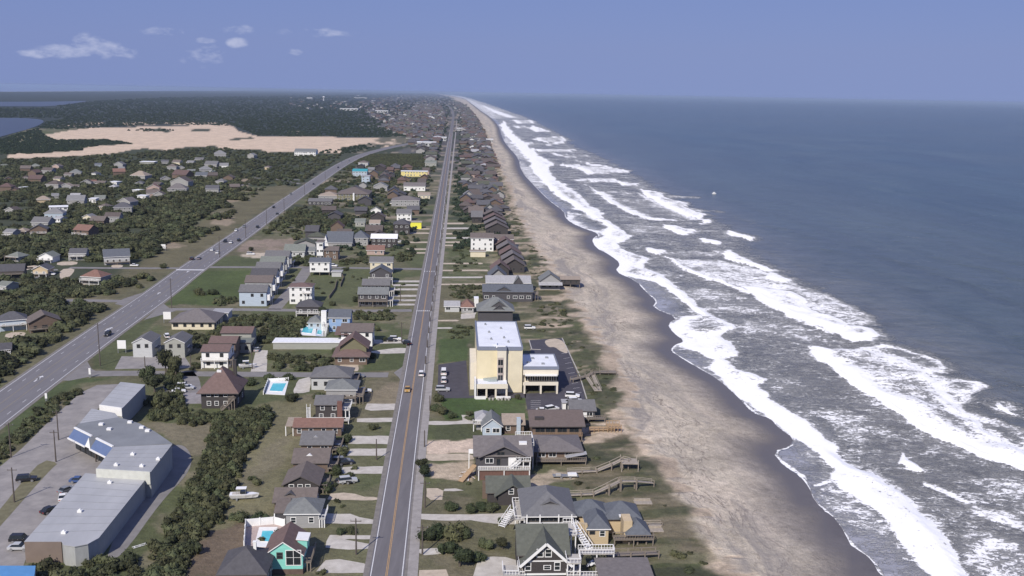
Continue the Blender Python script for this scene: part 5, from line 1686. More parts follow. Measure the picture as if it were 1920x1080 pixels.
for x, y in ((-2.6, -8), (2, -6), (-3, 2), (1.5, 8), (3.2, -12), (-4, 14)):
    MB().box(x - .35, x + .35, y - .35, y + .35, HH + .25, HH + .75).tube(x, y, HH + .75, HH + 1.0, .2, .2).build('roof_vent', METAL, hot)
fr = mat('tower window frame', (.42, .36, .33), .8)
MB().box(-.78, 1.25, -D2 - 1.86, -D2 - 1.79, 4.2, 12.6).build('window_surround', fr, hot)
for z_ in (4.6, 7.3, 10.0):
    m = MB().box(-.6, 1.0, -D2 - 1.95, -D2 - 1.87, z_, z_ + 1.9)
    m.box(-.75, 1.15, -D2 - 2.05, -D2 - 1.87, z_ - .25, z_, 1)
    m.box(.16, .24, -D2 - 2.0, -D2 - 1.952, z_, z_ + 1.9, 1)
    m.build('window', [GLASS, fr], hot)
# west stair wing
MB().box(-W2 - 2.2, -W2 - .02, -D2 + 3, -D2 + 22, -.5, 9.6).build('west_wing', HC, hot)
# porch at the entrance
m = MB().box(-W2 - .4, 2.3, -D2 - 6.8, -D2 - .02, 4.0, 4.7)
m.build('porch_roof', HW, hot)
MB().box(-W2 - .6, 2.5, -D2 - 7.0, -D2 - 6.8, 3.3, 4.9).build('porch_fascia', HC, hot)
m = MB().prism([(-5.6, -D2 - 1.9), (-.92, -D2 - .1), (-.92, -D2 - 3.4), (-3.4, -D2 - 3.6)], 4.72, 5.5)
m.build('porch_wedge', mat('green grey wedge', (.30, .34, .33), .3), hot)  # flat green-grey wedge lying on the porch roof
for x in (-W2 - .2, -4.6, -1.5, 2.1):
    MB().box(x - .3, x + .3, -D2 - 6.75, -D2 - 6.15, -.3, 3.3).build('porch_column', HC, hot)
MB().box(-W2, 2.0, -D2 - 1.5, -D2 - 1.2, -.3, 3.9).build('entrance_glazing', mat('dark lobby glass', (.055, .042, .038), .25), hot)
for a, c in ((-W2 - .6, -4.8), (-1.4, 3.4)):
    MB().box(a, c, -D2 - 8.2, -D2 - 7.8, -.2, 1.0).build('low_wall', TRIM, hot)
MB().box(-W2 - .9, -W2 - .4, -D2 - 7.5, -D2 - 1, -.2, 5.8).build('porch_side_wall', TRIM, hot)
for x in (-3.6, -2.5, -.6, .5, 1.7, 2.8):
    MB().tube(x, -D2 - 9.0, 0, .7, .35, .45, 8).build('planter', CONC, hot)
# the two storey wing
wx0, wx1, wy0, wy1 = 8.0, 20.0, -D2 - .6, -D2 + 16.0
MB().box(wx0, wx1, wy0 + 2.2, wy1, -.5, 8.8).build('pool_wing', HC, hot)
MB().box(wx0 + .25, wx1 - .25, wy0 + .1, wy1 - .25, 8.82, 9.0).build('pool_wing_roof', HW, hot)
m = MB()
m.box(wx0 - .05, wx1 + .15, wy0 - .2, wy0 + .1, 8.2, 9.25)
m.box(wx1 - .1, wx1 + .2, wy0 + .1, wy1, 8.6, 9.25)
m.box(wx0 - .05, wx0 + .2, wy0 + .1, wy1, 8.6, 9.25)
m.box(wx0 + .2, wx1 - .1, wy1 - .2, wy1 + .1, 8.6, 9.25)
m.build('pool_wing_parapet', HB, hot)
MB().box(wx0, wx1, wy0, wy0 + 2.2, 6.2, 8.2).build('upper_wall', HC, hot)
MB().box(wx0, wx1, wy0, wy0 + 2.2, 2.5, 3.3).build('balcony_floor', HC, hot)
MB().box(wx0 + .6, wx1 - .4, wy0 - 1.4, wy0 - .02, 6.2, 6.55).build('awning', TRIM, hot)
MB().box(wx0 + .4, wx1 - .1, wy0 - 1.5, wy0 - 1.2, 3.0, 4.2).build('balcony_wall', HC, hot)
MB().box(wx0 + .4, wx1 - .1, wy0 - 1.2, wy0 - .02, 2.9, 3.25).build('balcony_floor', HC, hot)
for k in range(7):
    x = wx0 + 1.1 + k * 1.62
    m = MB().box(x, x + 1.35, wy0 + 2.05, wy0 + 2.15, 3.6, 5.9)
    m.box(x + .6, x + .72, wy0 + 1.98, wy0 + 2.04, 3.6, 5.9, 1)
    m.build('window', [GLASS, TRIM], hot)
for x in (wx0 + .45, (wx0 + wx1) / 2, wx1 - .45):
    MB().box(x - .3, x + .3, wy0 - 1.5, wy0 - .9, -.3, 3.0).build('column', HC, hot)
for x0_, x1_ in ((wx0 + 1, (wx0 + wx1) / 2 - .5), ((wx0 + wx1) / 2 + .5, wx1 - .9)):
    MB().box(x0_, x1_, wy0 + 2.0, wy0 + 2.15, 0, 2.45).build('garage_opening_shade', mat('painted garage shade', (.02, .018, .017), .8), hot)  # near-black panel: shade inside the opening put into its colour
for x, y in ((10, -14), (15, -16), (12, -9), (17, -8)):
    MB().box(x - .5, x + .5, y - .4, y + .4, 9.0, 9.5).build('roof_vent', METAL, hot)

# ------------------------------------------------------------------ the shopping sheds by the highway
RS = mat('silver roof sheet', (.345, .35, .352), .5, .13, .16, spec=.4, stretch=(1, .1, 1))
RS2 = mat('pale silver roof sheet', (.385, .39, .392), .5, .13, .16, spec=.4, stretch=(1, .3, 1))
RSG = mat('grey membrane roof', (.21, .22, .23), .7, .15, .14)
SHW = mat('shed wall panel', (.34, .35, .34), .7, .1, .4, stretch=(4, 4, 1))
BLU = mat('blue sheet mansard', (.105, .145, .26), .5, .08, .6)


def prism_house(name, label, pix, h, roofmat, wallmat, cat='building', front=None, par=.3):
    w = gpoly(pix, h)
    cx, cy = sum(q[0] for q in w) / len(w), sum(q[1] for q in w) / len(w)
    root = empty(name, (cx, cy, 0), 0, label, cat)
    loc = [(x - cx, y - cy) for x, y in w]
    HOUSES.append((cx, cy, 10))
    MB().prism(loc, -.4, h - .06).build('wall', wallmat, root)
    MB().prism([(x * 1.015, y * 1.015) for x, y in loc], h - .05, h + .12).build('roof', roofmat, root)
    if roofmat in (RS, RS2):                # lap seams of the roof sheets, across the long way
        a_, b_ = (loc[0], loc[-1]) if len(loc) > 4 else (loc[0], loc[-1])
        c_, d_ = (loc[-3], loc[-2]) if len(loc) > 4 else (loc[1], loc[2])
        if len(loc) > 4:
            c_, d_ = loc[-3], loc[-2]
        sm = MB()
        nn_ = 9 if len(loc) > 4 else 6
        for k in range(1, nn_):
            t = k / nn_
            q0 = (a_[0] + (b_[0] - a_[0]) * t, a_[1] + (b_[1] - a_[1]) * t)
            q1 = (c_[0] + (d_[0] - c_[0]) * t, c_[1] + (d_[1] - c_[1]) * t)
            sm.bar((q0[0], q0[1], h + .13), (q1[0], q1[1], h + .13), .10, t2=.05)
        sm.build('roof_seam', METAL, root)
    return root, loc


ra, la = prism_house('warehouse', 'long silver-roofed shop shed with a curved front corner by the service lane', [(47, 1016), (116, 1016), (120, 1022), (140, 1025), (165, 1020), (185, 1009), (272, 900), (160, 889)], 4.6, RS2, SHW)
w = gpoly([(47, 1016), (116, 1016)], 4.6)
m = MB().prism([(w[0][0] - ra.location.x, w[0][1] - ra.location.y - .35), (w[1][0] - ra.location.x, w[1][1] - ra.location.y - .35), (w[1][0] - ra.location.x, w[1][1] - ra.location.y - .06), (w[0][0] - ra.location.x, w[0][1] - ra.location.y - .06)], -.3, 4.7)
m.build('front_wall', mat('brown front panel', (.19, .15, .125), .85, .08, .6), ra)
rb_, lb_ = prism_house('warehouse', 'taller silver-roofed shop shed with a pale front fascia, middle of the complex', [(181, 880), (282, 886), (322, 834), (213, 839)], 6.6, RS, SHW)
w = gpoly([(181, 880), (282, 886)], 6.6)
o_ = rb_.location
MB().prism([(w[0][0] - o_.x, w[0][1] - o_.y - .4), (w[1][0] - o_.x, w[1][1] - o_.y - .4), (w[1][0] - o_.x, w[1][1] - o_.y - .1), (w[0][0] - o_.x, w[0][1] - o_.y - .1)], 3.6, 6.9).build('front_fascia', mat('pale fascia', (.52, .53, .48), .7), rb_)
rc, lc = prism_house('shop', 'grey-roofed shop with a blue and white mansard front facing the parking lot', [(143, 801), (212, 838), (322, 832), (290, 810), (262, 795), (222, 783), (149, 795)], 6.2, RSG, mat('shop cream wall', (.45, .38, .27), .85, .1, .5), cat='shop')
o_ = rc.location
a, c = P(140, 803, 6.2) - o_, P(212, 838.5, 6.2) - o_
t = (c - a).normalized()
n_ = Vector((t.y, -t.x, 0))
zz = Vector((0, 0, 1))
for f0, f1 in ((0, .46), (.58, 1)):
    b0, b1 = a + (c - a) * f0, a + (c - a) * f1
    b0.z = b1.z = 6.25
    lo0, lo1 = b0 + n_ * 2.0 - zz * 2.3, b1 + n_ * 2.0 - zz * 2.3
    m = MB()
    m.sheet([[tuple(lo0), tuple(lo1), tuple(b1), tuple(b0)]], .18)
    m.build('mansard_panel', BLU, rc)
    MB().bar(b0 + zz * .15, b1 + zz * .15, .5, t2=.4).build('mansard_coping', TRIM, rc)
    MB().bar(lo0 - zz * .1 + n_ * .1, lo1 - zz * .1 + n_ * .1, .3, t2=.4).build('mansard_fascia', TRIM, rc)
p0, p1 = a + (c - a) * .46, a + (c - a) * .60
p0.z = p1.z = 4.0
ap = (p0 + p1) / 2 + zz * 2.7 + n_ * 1.6
m = MB()
m.face([tuple(p0 + n_ * 2.1), tuple(p1 + n_ * 2.1), tuple(ap)], 0)
m.face([tuple(p1 + n_ * 2.1), tuple((p0 + p1) / 2 + zz * 2.5 - n_ * 2), tuple(ap)], 1)
m.face([tuple((p0 + p1) / 2 + zz * 2.5 - n_ * 2), tuple(p0 + n_ * 2.1), tuple(ap)], 1)
m.build('entrance_gable', [TRIM, RSG], rc)
pa, pc = a + n_ * .12, c + n_ * .12
for k in range(7):
    q = pa + (pc - pa) * ((k + .5) / 7)
    q.z = 0
    MB().prism([tuple((q - t * 1.3)[:2]), tuple((q + t * 1.3)[:2]), tuple((q + t * 1.3 + n_ * .08)[:2]), tuple((q - t * 1.3 + n_ * .08)[:2])], .4, 3.0).build('shop_window', GLASS, rc)
for px, py in ((190, 797), (244, 793), (266, 803), (277, 809), (249, 852) if False else (205, 806)):
    q = P(px, py, 6.3) - o_
    MB().box(q.x - .6, q.x + .6, q.y - .5, q.y + .5, 6.3, 6.9).build('roof_vent', TRIM, rc)
rd_, ld = prism_house('shop', 'pale-roofed link between the blue-fronted shop and the far shed', [(149, 795), (222, 783), (215, 775), (172, 767)], 5.6, RS2, SHW, cat='shop')
re_, le = prism_house('warehouse', 'farthest silver-roofed shed of the complex, beside the dark trees', [(187, 760), (229, 766), (272, 722), (226, 717)], 6.0, RS2, SHW)
w = gpoly([(187, 760), (229, 766)], 6.0)
o_ = re_.location
MB().prism([(w[0][0] - o_.x, w[0][1] - o_.y - .4), (w[1][0] - o_.x, w[1][1] - o_.y - .4), (w[1][0] - o_.x, w[1][1] - o_.y - .1), (w[0][0] - o_.x, w[0][1] - o_.y - .1)], 3.6, 6.3).build('front_fascia', TRIM, re_)
for root, pts, h in ((ra, ((206, 906), (150, 960), (120, 1000)), 4.7), (rb_, ((218, 873), (249, 853), (266, 875), (297, 862)), 6.7)):
    for px, py in pts:
        q = P(px, py, h) - root.location
        MB().box(q.x - .5, q.x + .5, q.y - .4, q.y + .4, h, h + .5).tube(q.x, q.y, h + .5, h + .8, .3, .15).build('roof_vent', TRIM, root)
rf_, lf = prism_house('building', 'bright blue flat roof at the frame corner below the sheds', [(-40, 1062), (66, 1062), (60, 1110), (-50, 1110)], 4.0, mat('bright blue roof', (.10, .26, .50), .5, .08, .5), SHW)

# ------------------------------------------------------------------ western neighbourhood
WN = [(10, 38, 490, 'grey', 'sage'), (72, 100, 492, 'white', 'sage'), (131, 161, 488, 'lgrey', 'grey'), (197, 243, 496, 'lgrey', 'blue'), (151, 192, 534, 'lgrey', 'red'), (62, 90, 518, 'tan', 'grey'), (2, 44, 522, 'char', 'dark'),
      (-8, 15, 548, 'sage', 'sage'), (-10, 38, 620, 'lblue', 'grey'), (48, 104, 622, 'brown', 'brown'), (-12, 20, 672, 'brown', 'dark'), (6, 26, 446, 'lgrey', 'steel'), (30, 49, 441, 'lgrey', 'cream'), (58, 88, 441, 'brown', 'grey'), (135, 170, 446, 'brown', 'red'),
      (58, 92, 428, 'grey', 'grey'), (84, 118, 412, 'lblue', 'steel'), (94, 127, 402, 'white', 'white'), (101, 114, 417, 'white', 'lgrey'), (196, 224, 417, 'grey', 'brown'), (214, 247, 402, 'lgrey', 'grey'), (218, 247, 388, 'lgrey', 'plum'), (168, 196, 424, 'brown', 'tan'),
      (126, 158, 388, 'lgrey', 'steel'), (70, 94, 382, 'tan', 'tan'), (8, 29, 402, 'lgrey', 'brown'), (167, 180, 381, 'white', 'white'), (178, 197, 378, 'grey', 'sage'), (184, 200, 394, 'tan', 'tan'), (155, 172, 416, 'cream', 'lgrey'), (132, 149, 373, 'grey', 'lgrey'), (98, 110, 373, 'lgrey', 'lgrey'),
      (84, 112, 357, 'lgrey', 'plum'), (112, 134, 357, 'grey', 'tan'), (136, 148, 356, 'tan', 'tan'), (203, 221, 349, 'white', 'white'), (205, 217, 355, 'lgrey', 'lgrey'), (152, 171, 349, 'grey', 'brown'), (171, 181, 347, 'grey', 'red'), (178, 196, 350, 'grey', 'brown'),
      (-2, 22, 359, 'brown', 'rust'), (20, 34, 363, 'brown', 'rust'), (34, 42, 357, 'white', 'white'), (52, 78, 345, 'brown', 'rust'), (40, 54, 340, 'pink', 'plum'), (8, 23, 341, 'brown', 'brown'), (99, 114, 341, 'cream', 'tan'), (120, 134, 334, 'lgrey', 'tan'), (131, 152, 330, 'grey', 'steel'),
      (50, 70, 331, 'brown', 'rust'), (78, 98, 328, 'grey', 'plum'), (38, 57, 322, 'brown', 'brown'), (60, 74, 316, 'sage', 'sage'), (97, 112, 318, 'pink', 'tan'), (0, 12, 316, 'grey', 'sage'), (178, 190, 314, 'lblue', 'blue'), (171, 181, 331, 'white', 'grey'), (213, 231, 314, 'grey', 'grey'),
      (222, 233, 321, 'pink', 'lgrey'), (213, 235, 331, 'brown', 'red'), (242, 274, 338, 'lgrey', 'tan'), (262, 290, 312, 'sage', 'white'), (303, 316, 309, 'grey', 'grey'), (247, 262, 362, 'white', 'white'), (257, 274, 374, 'white', 'white'), (275, 299, 362, 'pink', 'red'), (276, 300, 370, 'pink', 'brown'),
      (322, 338, 310, 'cream', 'tan'), (313, 331, 320, 'grey', 'tan'), (333, 346, 319, 'lgrey', 'steel'), (320, 352, 337, 'brown', 'rust'), (319, 354, 352, 'lgrey', 'plum'), (314, 350, 364, 'grey', 'plum'), (302, 320, 342, 'lgrey', 'grey'), (349, 363, 311, 'lgrey', 'lgrey'), (365, 381, 305, 'lgrey', 'grey'),
      (402, 424, 295, 'grey', 'lgrey'), (463, 477, 297, 'lgrey', 'lgrey'), (383, 407, 316, 'lgrey', 'grey'), (412, 428, 316, 'white', 'lgrey'), (376, 398, 326, 'grey', 'steel'), (391, 398, 326, 'white', 'white'), (366, 388, 337, 'lgrey', 'blue'), (388, 408, 337, 'brown', 'brown'), (403, 421, 346, 'grey', 'grey'),
      (418, 437, 340, 'brown', 'plum'), (386, 410, 364, 'lgrey', 'grey'), (432, 450, 356, 'brown', 'brown'), (496, 505, 318, 'tan', 'tan'), (288, 306, 372, 'lgrey', 'plum'), (352, 366, 326, 'grey', 'steel'), (284, 300, 352, 'grey', 'brown'), (253, 268, 350, 'lgrey', 'grey')]
CN = dict(umber='umber', slate='dark slate', moss='dark moss', mid='mid grey', russet='russet', sage='moss green', grey='grey', blue='slate blue', red='brick red', dark='charcoal', brown='brown', cream='pale', steel='steel grey', white='white', plum='plum grey', tan='tan', lgrey='pale grey', rust='rust brown', green='green')
WCN = dict(grey='grey', white='white', lgrey='pale', tan='tan', mgrey='grey', char='charcoal', sage='sage', lblue='pale blue', brown='brown', cream='cream', pink='pinkish')
SPEC = {0: 'moss green roofed house half hidden by the dark tree clump', 1: 'white based house with a tall green roof beside the dirt loop', 2: 'house with stacked grey roofs west of the highway', 3: 'slate blue roofed house with a white deck at the highway side street', 4: 'brick red roofed house with a pale lower porch west of the highway',
        5: 'tan hip-roofed house on the sandy loop', 6: 'wide charcoal house at the edge of the sandy loop', 7: 'moss green house cut by the frame beside the hedge', 8: 'pale blue long house beside a white car, west of the highway', 9: 'long brown roofed house with a white gable end in the scrub', 10: 'dark brown house cut by the frame near the highway',
        11: 'white house with steel grey roof at the frame edge', 12: 'small cream box house among dark trees', 14: 'brick red roofed house half sunk in the scrub', 17: 'long house with a gleaming white flat roof', 35: 'bright white house with blue shaded side', 61: 'long low pale green building below the dunes', 71: 'rust brown barn-like house with a steep dark gable', 72: 'big plum grey hall below the barn-like house'}
ROOF_K = ['hip', 'gx', 'gx', 'gy']
for k, (a, c, y, wk, rk) in enumerate(WN):
    rkk = 'tan' if rk == 'cream' else rk
    kind = 'flat' if (rk == 'white' or k == 61) else ROOF_K[(k * 7) % 4]
    if k in (71,):
        kind = 'gy'
    px_m = scale_at((a + c) / 2, y)
    wm_ = (c - a) / px_m
    hgt = min(5.2, max(2.8, wm_ * .34)) + (k % 3) * .5
    if k not in (3, 12, 17, 61):
        wk = 'mgrey' if wk == 'lgrey' else wk
        rkk = {'lgrey': 'mid', 'grey': 'slate', 'steel': 'mid', 'plum': 'umber', 'tan': 'brown', 'rust': 'russet', 'brown': 'umber'}.get(rkk, rkk) if k % 3 else rkk
    nm = SPEC.get(k) or '%s roofed house with %s walls in the scrub west of the highway' % (CN[rkk], WCN[wk])
    r, w, d = house(nm, a, c, y, max(8, min(14, wm_ * .8)), hgt, kind, 0 if kind == 'flat' else min(4.6, wm_ * .24), wk, rkk, detail=False, wins=1 if y > 360 else 0, tk='d' if wk in ('brown', 'char') else 'w', group='houses of the western neighbourhood', rz=RZ + ((k * 37) % 7 - 3) * .12)
    if y > 430:
        deck(r, -w / 2, w / 2, -d / 2 - 2, -d / 2, 1.6 if k % 2 else 2.6, 's', k % 3 != 0, posts=True)
m = [o for o in C.objects if o.get('label') == SPEC[9]][0]
m.rotation_euler[2] = RZ + .5
m = [o for o in C.objects if o.get('label') == SPEC[8]][0]
m.rotation_euler[2] = RZ + .42

# ------------------------------------------------------------------ far rows of houses
FH = []
for wk, rk in (('dark', 'umber'), ('brown', 'slate'), ('grey', 'moss'), ('char', 'dark'), ('mgrey', 'mid'), ('pink', 'umber'), ('mgrey', 'slate'), ('brown', 'russet'), ('tan', 'brown'), ('white', 'lgrey')):
    for kind in ('gx', 'gy', 'hip'):
        mb = wall_mb(MB(), kind, 11, 11, -.5, 5.4, 3.4)
        mb.sheet(roof_tops(kind, 11, 11, 5.4, 3.4, .8), .25, 1)
        FH.append((mb.mesh('cottage', [wallm(wk), roofm(rk)]), wk, rk, mb))
pw = [8, 7, 4, 7, 1.2, 1.5, .5, 3.0, .8, .25]


def pick():
    i = rnd.choices(range(10), pw)[0]
    return FH[i * 3 + rnd.randrange(3)]


cand = []
dnA = np.array(DUNE, float)
dn_by_y = lambda py: float(np.interp(py, dnA[::-1, 1], dnA[::-1, 0]))
pyv = np.array([1080, 870, 735, 600, 430, 285, 228, 214, 204, 196, 190])
pxv = np.array([774, 782, 799, 815, 834.5, 849, 857, 858, 854, 846, 836])
path_by_y = lambda py: float(np.interp(py, pyv[::-1], pxv[::-1]))
py = 408.0
while py > 192:
    x0, x1 = path_by_y(py), dn_by_y(py)
    s = scale_at(x0, py)
    D = G(x0, py)[1]
    step = 1850 * 100 / (D * D) * 15.5       # about 15 m along the shore
    for row, fr in enumerate((.34, .58, .76, .92)):
        if rnd.random() < (.5, .3, .25, .3)[row]:
            continue
        xx = x0 + (x1 - x0) * fr * (.80 if py > 318 else .93) + rnd.uniform(-4.5, 4.5) * s
        cand.append((xx, py + rnd.uniform(-.45, .45) * step, 'o', row))
    # landward rows between the roads
    py -= step
py = 472.0
while py > 196:
    xr_ = float(np.interp(py, [190, 204, 214, 228, 285, 430][::1], [818, 832, 838, 840, 830, 806]))
    D = G(xr_, py)[1]
    s = scale_at(xr_, py)
    step = 1850 * 100 / (D * D) * 16
    x = xr_ - 16 * s
    lim = max(xr_ - 190 * s, np.interp(py, [196, 230, 262, 285, 305, 330, 400, 472], [690, 700, 770, 775, 680, 640, 600, 560]))
    while x > lim:
        q_ = P(x, py)
        if rnd.random() < (.62 if py < 300 else .34) and (py < 300 or not any(abs(q_.x - h_[0]) < h_[2] + 6 and -h_[2] - 10 < h_[1] - q_.y < h_[2] + 24 for h_ in HOUSES)) and not (680 < x < 800 and 287 < py < 316):
            cand.append((x, py, 'w', 0))
        x -= rnd.uniform(17, 27) * s
    py -= step
n_house = sum(1 for o in C.objects if o.get('category') == 'house')
cand.sort(key=lambda q: -q[1])
far_v, far_f, far_m = [], [], []
FARM = [wallm(k) for k in ('dark', 'brown', 'grey', 'mgrey', 'white')] + [roofm(k) for k in ('umber', 'slate', 'moss', 'dark', 'russet', 'lgrey')]
room = 296 - n_house
cnt = 0
WL = dict(mgrey='grey', dark='dark', brown='brown', grey='grey', char='charcoal', lgrey='pale', pink='pinkish', white='white', tan='tan')
for px, py_, side, row in cand:
    q = P(px, py_)
    me, wk, rk, mb = pick()
    sx, sy, sz = rnd.uniform(.7, 1.2), rnd.uniform(.65, 1.0), rnd.uniform(.6, 1.0)
    rz = RZ + rnd.choice((0, math.pi / 2)) + rnd.uniform(-.08, .08)
    if cnt < room and py_ > 205:
        o = link_mesh('house', me, None, q, (0, 0, rz), (sx, sy, sz))
        setp(o, '%s-roofed cottage with %s walls %s' % (CN.get(rk, rk), WL[wk], (('in the sparse footpath row', 'in the middle beach row', 'in the middle beach row', 'in the dune-edge row')[row] if side == 'o' else 'landward of the road') + (', far stretch' if py_ < 270 else '')), 'house', 'far cottages along the beach road')
        cnt += 1
        HOUSES.append((q.x, q.y, 8))
    else:
        cz, sz_ = math.cos(rz), math.sin(rz)
        i = len(far_v)
        k2 = rnd.uniform(1, 1.6)
        for x, y, z in mb.v:
            x, y, z = x * sx * k2, y * sy * k2, z * sz
            far_v.append((q.x + x * cz - y * sz_, q.y + x * sz_ + y * cz, z))
        far_f += [tuple(i + t for t in f) for f in mb.f]
        wi, ri = rnd.choices(range(5), (5, 5, 4, 1, .4))[0], 5 + rnd.choices(range(6), (4, 4, 4, 3, 2, .6))[0]
        far_m += [ri if t else wi for t in mb.m]
# the town near the horizon and scattered far roofs
FARR = [q for q in bl[::2] + hl[::2] if q[1] > 1500] + gpoly([(803, 206), (805, 199), (806, 192), (803, 185), (798, 180)])
for k in range(760):
    if k < 560:
        py_ = 174.5 + 62 * rnd.random() ** 1.6
        a_ = np.interp(py_, [174, 185, 200, 236], [770, 700, 670, 730])
        px = rnd.uniform(a_, np.interp(py_, [174, 182, 200, 236], [812, 838, 882, 838]))
    else:
        py_ = 176 + 30 * rnd.random()
        px = rnd.uniform(545, 720)
        if rnd.random() < .7:
            continue
    q = P(px, py_)
    if min(math.hypot(c_[0] - q.x, c_[1] - q.y) for c_ in FARR) < 26:
        continue
    me, wk, rk, mb = pick()
    s3 = rnd.uniform(.9, 1.7) * max(1, q.y / 6000)
    rz = rnd.uniform(0, 3)
    i = len(far_v)
    for x, y, z in mb.v:
        x, y, z = x * s3, y * s3, z * 1.2
        far_v.append((q.x + x * math.cos(rz) - y * math.sin(rz), q.y + x * math.sin(rz) + y * math.cos(rz), z))
    far_f += [tuple(i + t for t in f) for f in mb.f]
    wi, ri = rnd.choices(range(5), (4, 4, 4, 3, .8))[0], 5 + rnd.choices(range(6), (4, 4, 5, 3, 2, .7))[0]
    far_m += [ri if t else wi for t in mb.m]
me = bpy.data.meshes.new('distant_town')
me.from_pydata(far_v, [], far_f)
for m in FARM:
    me.materials.append(m)
me.polygons.foreach_set('material_index', far_m)
me.update()
setp(link_mesh('distant_town', me), 'hazy far roofs of the town near the horizon', kind='stuff')
# big white landmarks far off
for (px, py_, w_, d_, h_, lb) in ((581, 186, 60, 60, 18, 'white box building far out in the woods, westernmost'), (607, 189, 26, 26, 38, 'slim white water tower standing above the far woods'), (669, 184.6, 70, 60, 12, 'white flat roof far off beside its twin'), (681, 184.6, 100, 60, 12, 'broader white flat roof far off in the woods'),
                              (655, 207, 90, 50, 9, 'long white roof at the edge of the far woods'), (716, 211, 60, 40, 9, 'small white roof at the end of the far clearing'), (825, 264, 26, 16, 7, 'white-roofed shop by the far bend of the road'), (800, 274, 34, 20, 7, 'pale roofed shop among parked cars'), (866, 245, 26, 14, 6, 'long white roof seaward of the far road'), (918, 267, 13, 13, 6, 'lone white cottage at the dune edge far up the beach')):
    q = P(px, py_)
    if h_ == 38:
        t_ = empty('water_tower', q, 0, lb, 'water tower')
        MB().tube(0, 0, -1, 28, 3.5, 3, 10).build('stem', TRIM, t_)
        MB().tube(0, 0, 28, 33, 6, 14, 12).tube(0, 0, 33, 40, 14, 6, 12).build('tank', TRIM, t_)
        continue
    t_ = empty('building', q, RZ, lb, 'building')
    MB().box(-w_ / 2, w_ / 2, -d_ / 2, d_ / 2, -1, h_).build('wall', wallm('lgrey'), t_)
    MB().box(-w_ / 2 - 1, w_ / 2 + 1, -d_ / 2 - 1, d_ / 2 + 1, h_, h_ + 1.2).build('roof', roofm('white'), t_)
    add = MB()
    for k in range(5):
        add.box(-w_ / 2 + w_ * (k + .25) / 5, -w_ / 2 + w_ * (k + .75) / 5, -d_ / 2 - .3, -d_ / 2 - .02, h_ * .3, h_ * .7)
    add.build('window', GLASS, t_)

# ------------------------------------------------------------------ vegetation
LEAFM = [mat('scrub leaves', (.060, .066, .033), .8, .45, 1.4, spec=.2, objvar=.45), mat('live oak leaves', (.042, .054, .026), .8, .42, 1.4, spec=.2, objvar=.3), mat('far wood leaves', (.034, .048, .030), .85, .3, .3, spec=.1, objvar=.25)]
BARK = mat('bark', (.10, .085, .07), .9, .2, 2.0)


def crown_mb(n, seed, size, flat=.62, lumps=7, core=True):
    rr = random.Random(seed)
    m = MB()
    blobs = []
    for k in range(lumps):
        a, rad = rr.uniform(0, 6.283), rr.uniform(0, .62)
        blobs.append((rad * math.cos(a), rad * math.sin(a), rr.uniform(.25, .75) * flat, rr.uniform(.34, .56)))
    for k in range(n):
        bx, by, bz, br = blobs[k % lumps]
        v = Vector((rr.gauss(0, 1), rr.gauss(0, 1), rr.gauss(0.25, .8))).normalized()
        p = Vector((bx, by, bz)) + Vector((v.x * br, v.y * br, v.z * br * .8)) * rr.uniform(.8, 1.08)
        if p.z < .02:
            p.z = rr.uniform(.02, .15)
        nrm = (v + Vector((rr.gauss(0, .5), rr.gauss(0, .5), rr.gauss(.2, .5)))).normalized()
        u = nrm.orthogonal().normalized()
        w = nrm.cross(u)
        s = size * rr.uniform(.6, 1.35)
        an = rr.uniform(0, 6.283)
        u2, w2 = u * math.cos(an) + w * math.sin(an), w * math.cos(an) - u * math.sin(an)
        m.face([p - u2 * s, p + w2 * s * .55 - u2 * s * .1, p + u2 * s, p - w2 * s * .55])
    if core:
        for bx, by, bz, br in blobs:
            i = len(m.v)
            N_, K_ = 7, 4
            for j in range(K_):
                th = math.pi * (j + .35) / (K_ - .3)
                for k in range(N_):
                    a = 6.283 * k / N_ + j * .4
                    q = br * .82 * rr.uniform(.85, 1.1)
                    m.v.append((bx + q * math.sin(th) * math.cos(a), by + q * math.sin(th) * math.sin(a), max(-.05, bz + q * .8 * math.cos(th))))
            for j in range(K_ - 1):
                for k in range(N_):
                    m.f.append((i + j * N_ + k, i + (j + 1) * N_ + k, i + (j + 1) * N_ + (k + 1) % N_, i + j * N_ + (k + 1) % N_))
                    m.m.append(0)
            m.f.append(tuple(i + k for k in range(N_)))
            m.m.append(0)
    return m


BUSH = [crown_mb(520, 30 + k, .085).mesh('crown', LEAFM[k % 2]) for k in range(6)]
TRUNK = MB().tube(0, 0, -.5, 1.0, .13, .05, 7).bar((0, 0, .5), (.35, .15, .95), .07).bar((0, 0, .55), (-.3, .2, 1.0), .06).mesh('trunk', BARK)


def bush(px, py, r, label, h=None, group=None, name='shrub', cat='shrub'):
    q = P(px, py)
    q.z = ground_z(q.x, q.y)
    h = h or r * 1.15
    t = empty(name, q, rnd.uniform(0, 6), label, cat, group)
    tall = h > r * 1.5
    link_mesh('crown', rnd.choice(BUSH), t, (0, 0, h * .3 if tall else 0), (0, 0, rnd.uniform(0, 6)), (r, r, h * (.72 if tall else 1)))
    link_mesh('trunk', TRUNK, t, (0, 0, 0), (0, 0, 0), (r * .8, r * .8, h * .55))
    return t


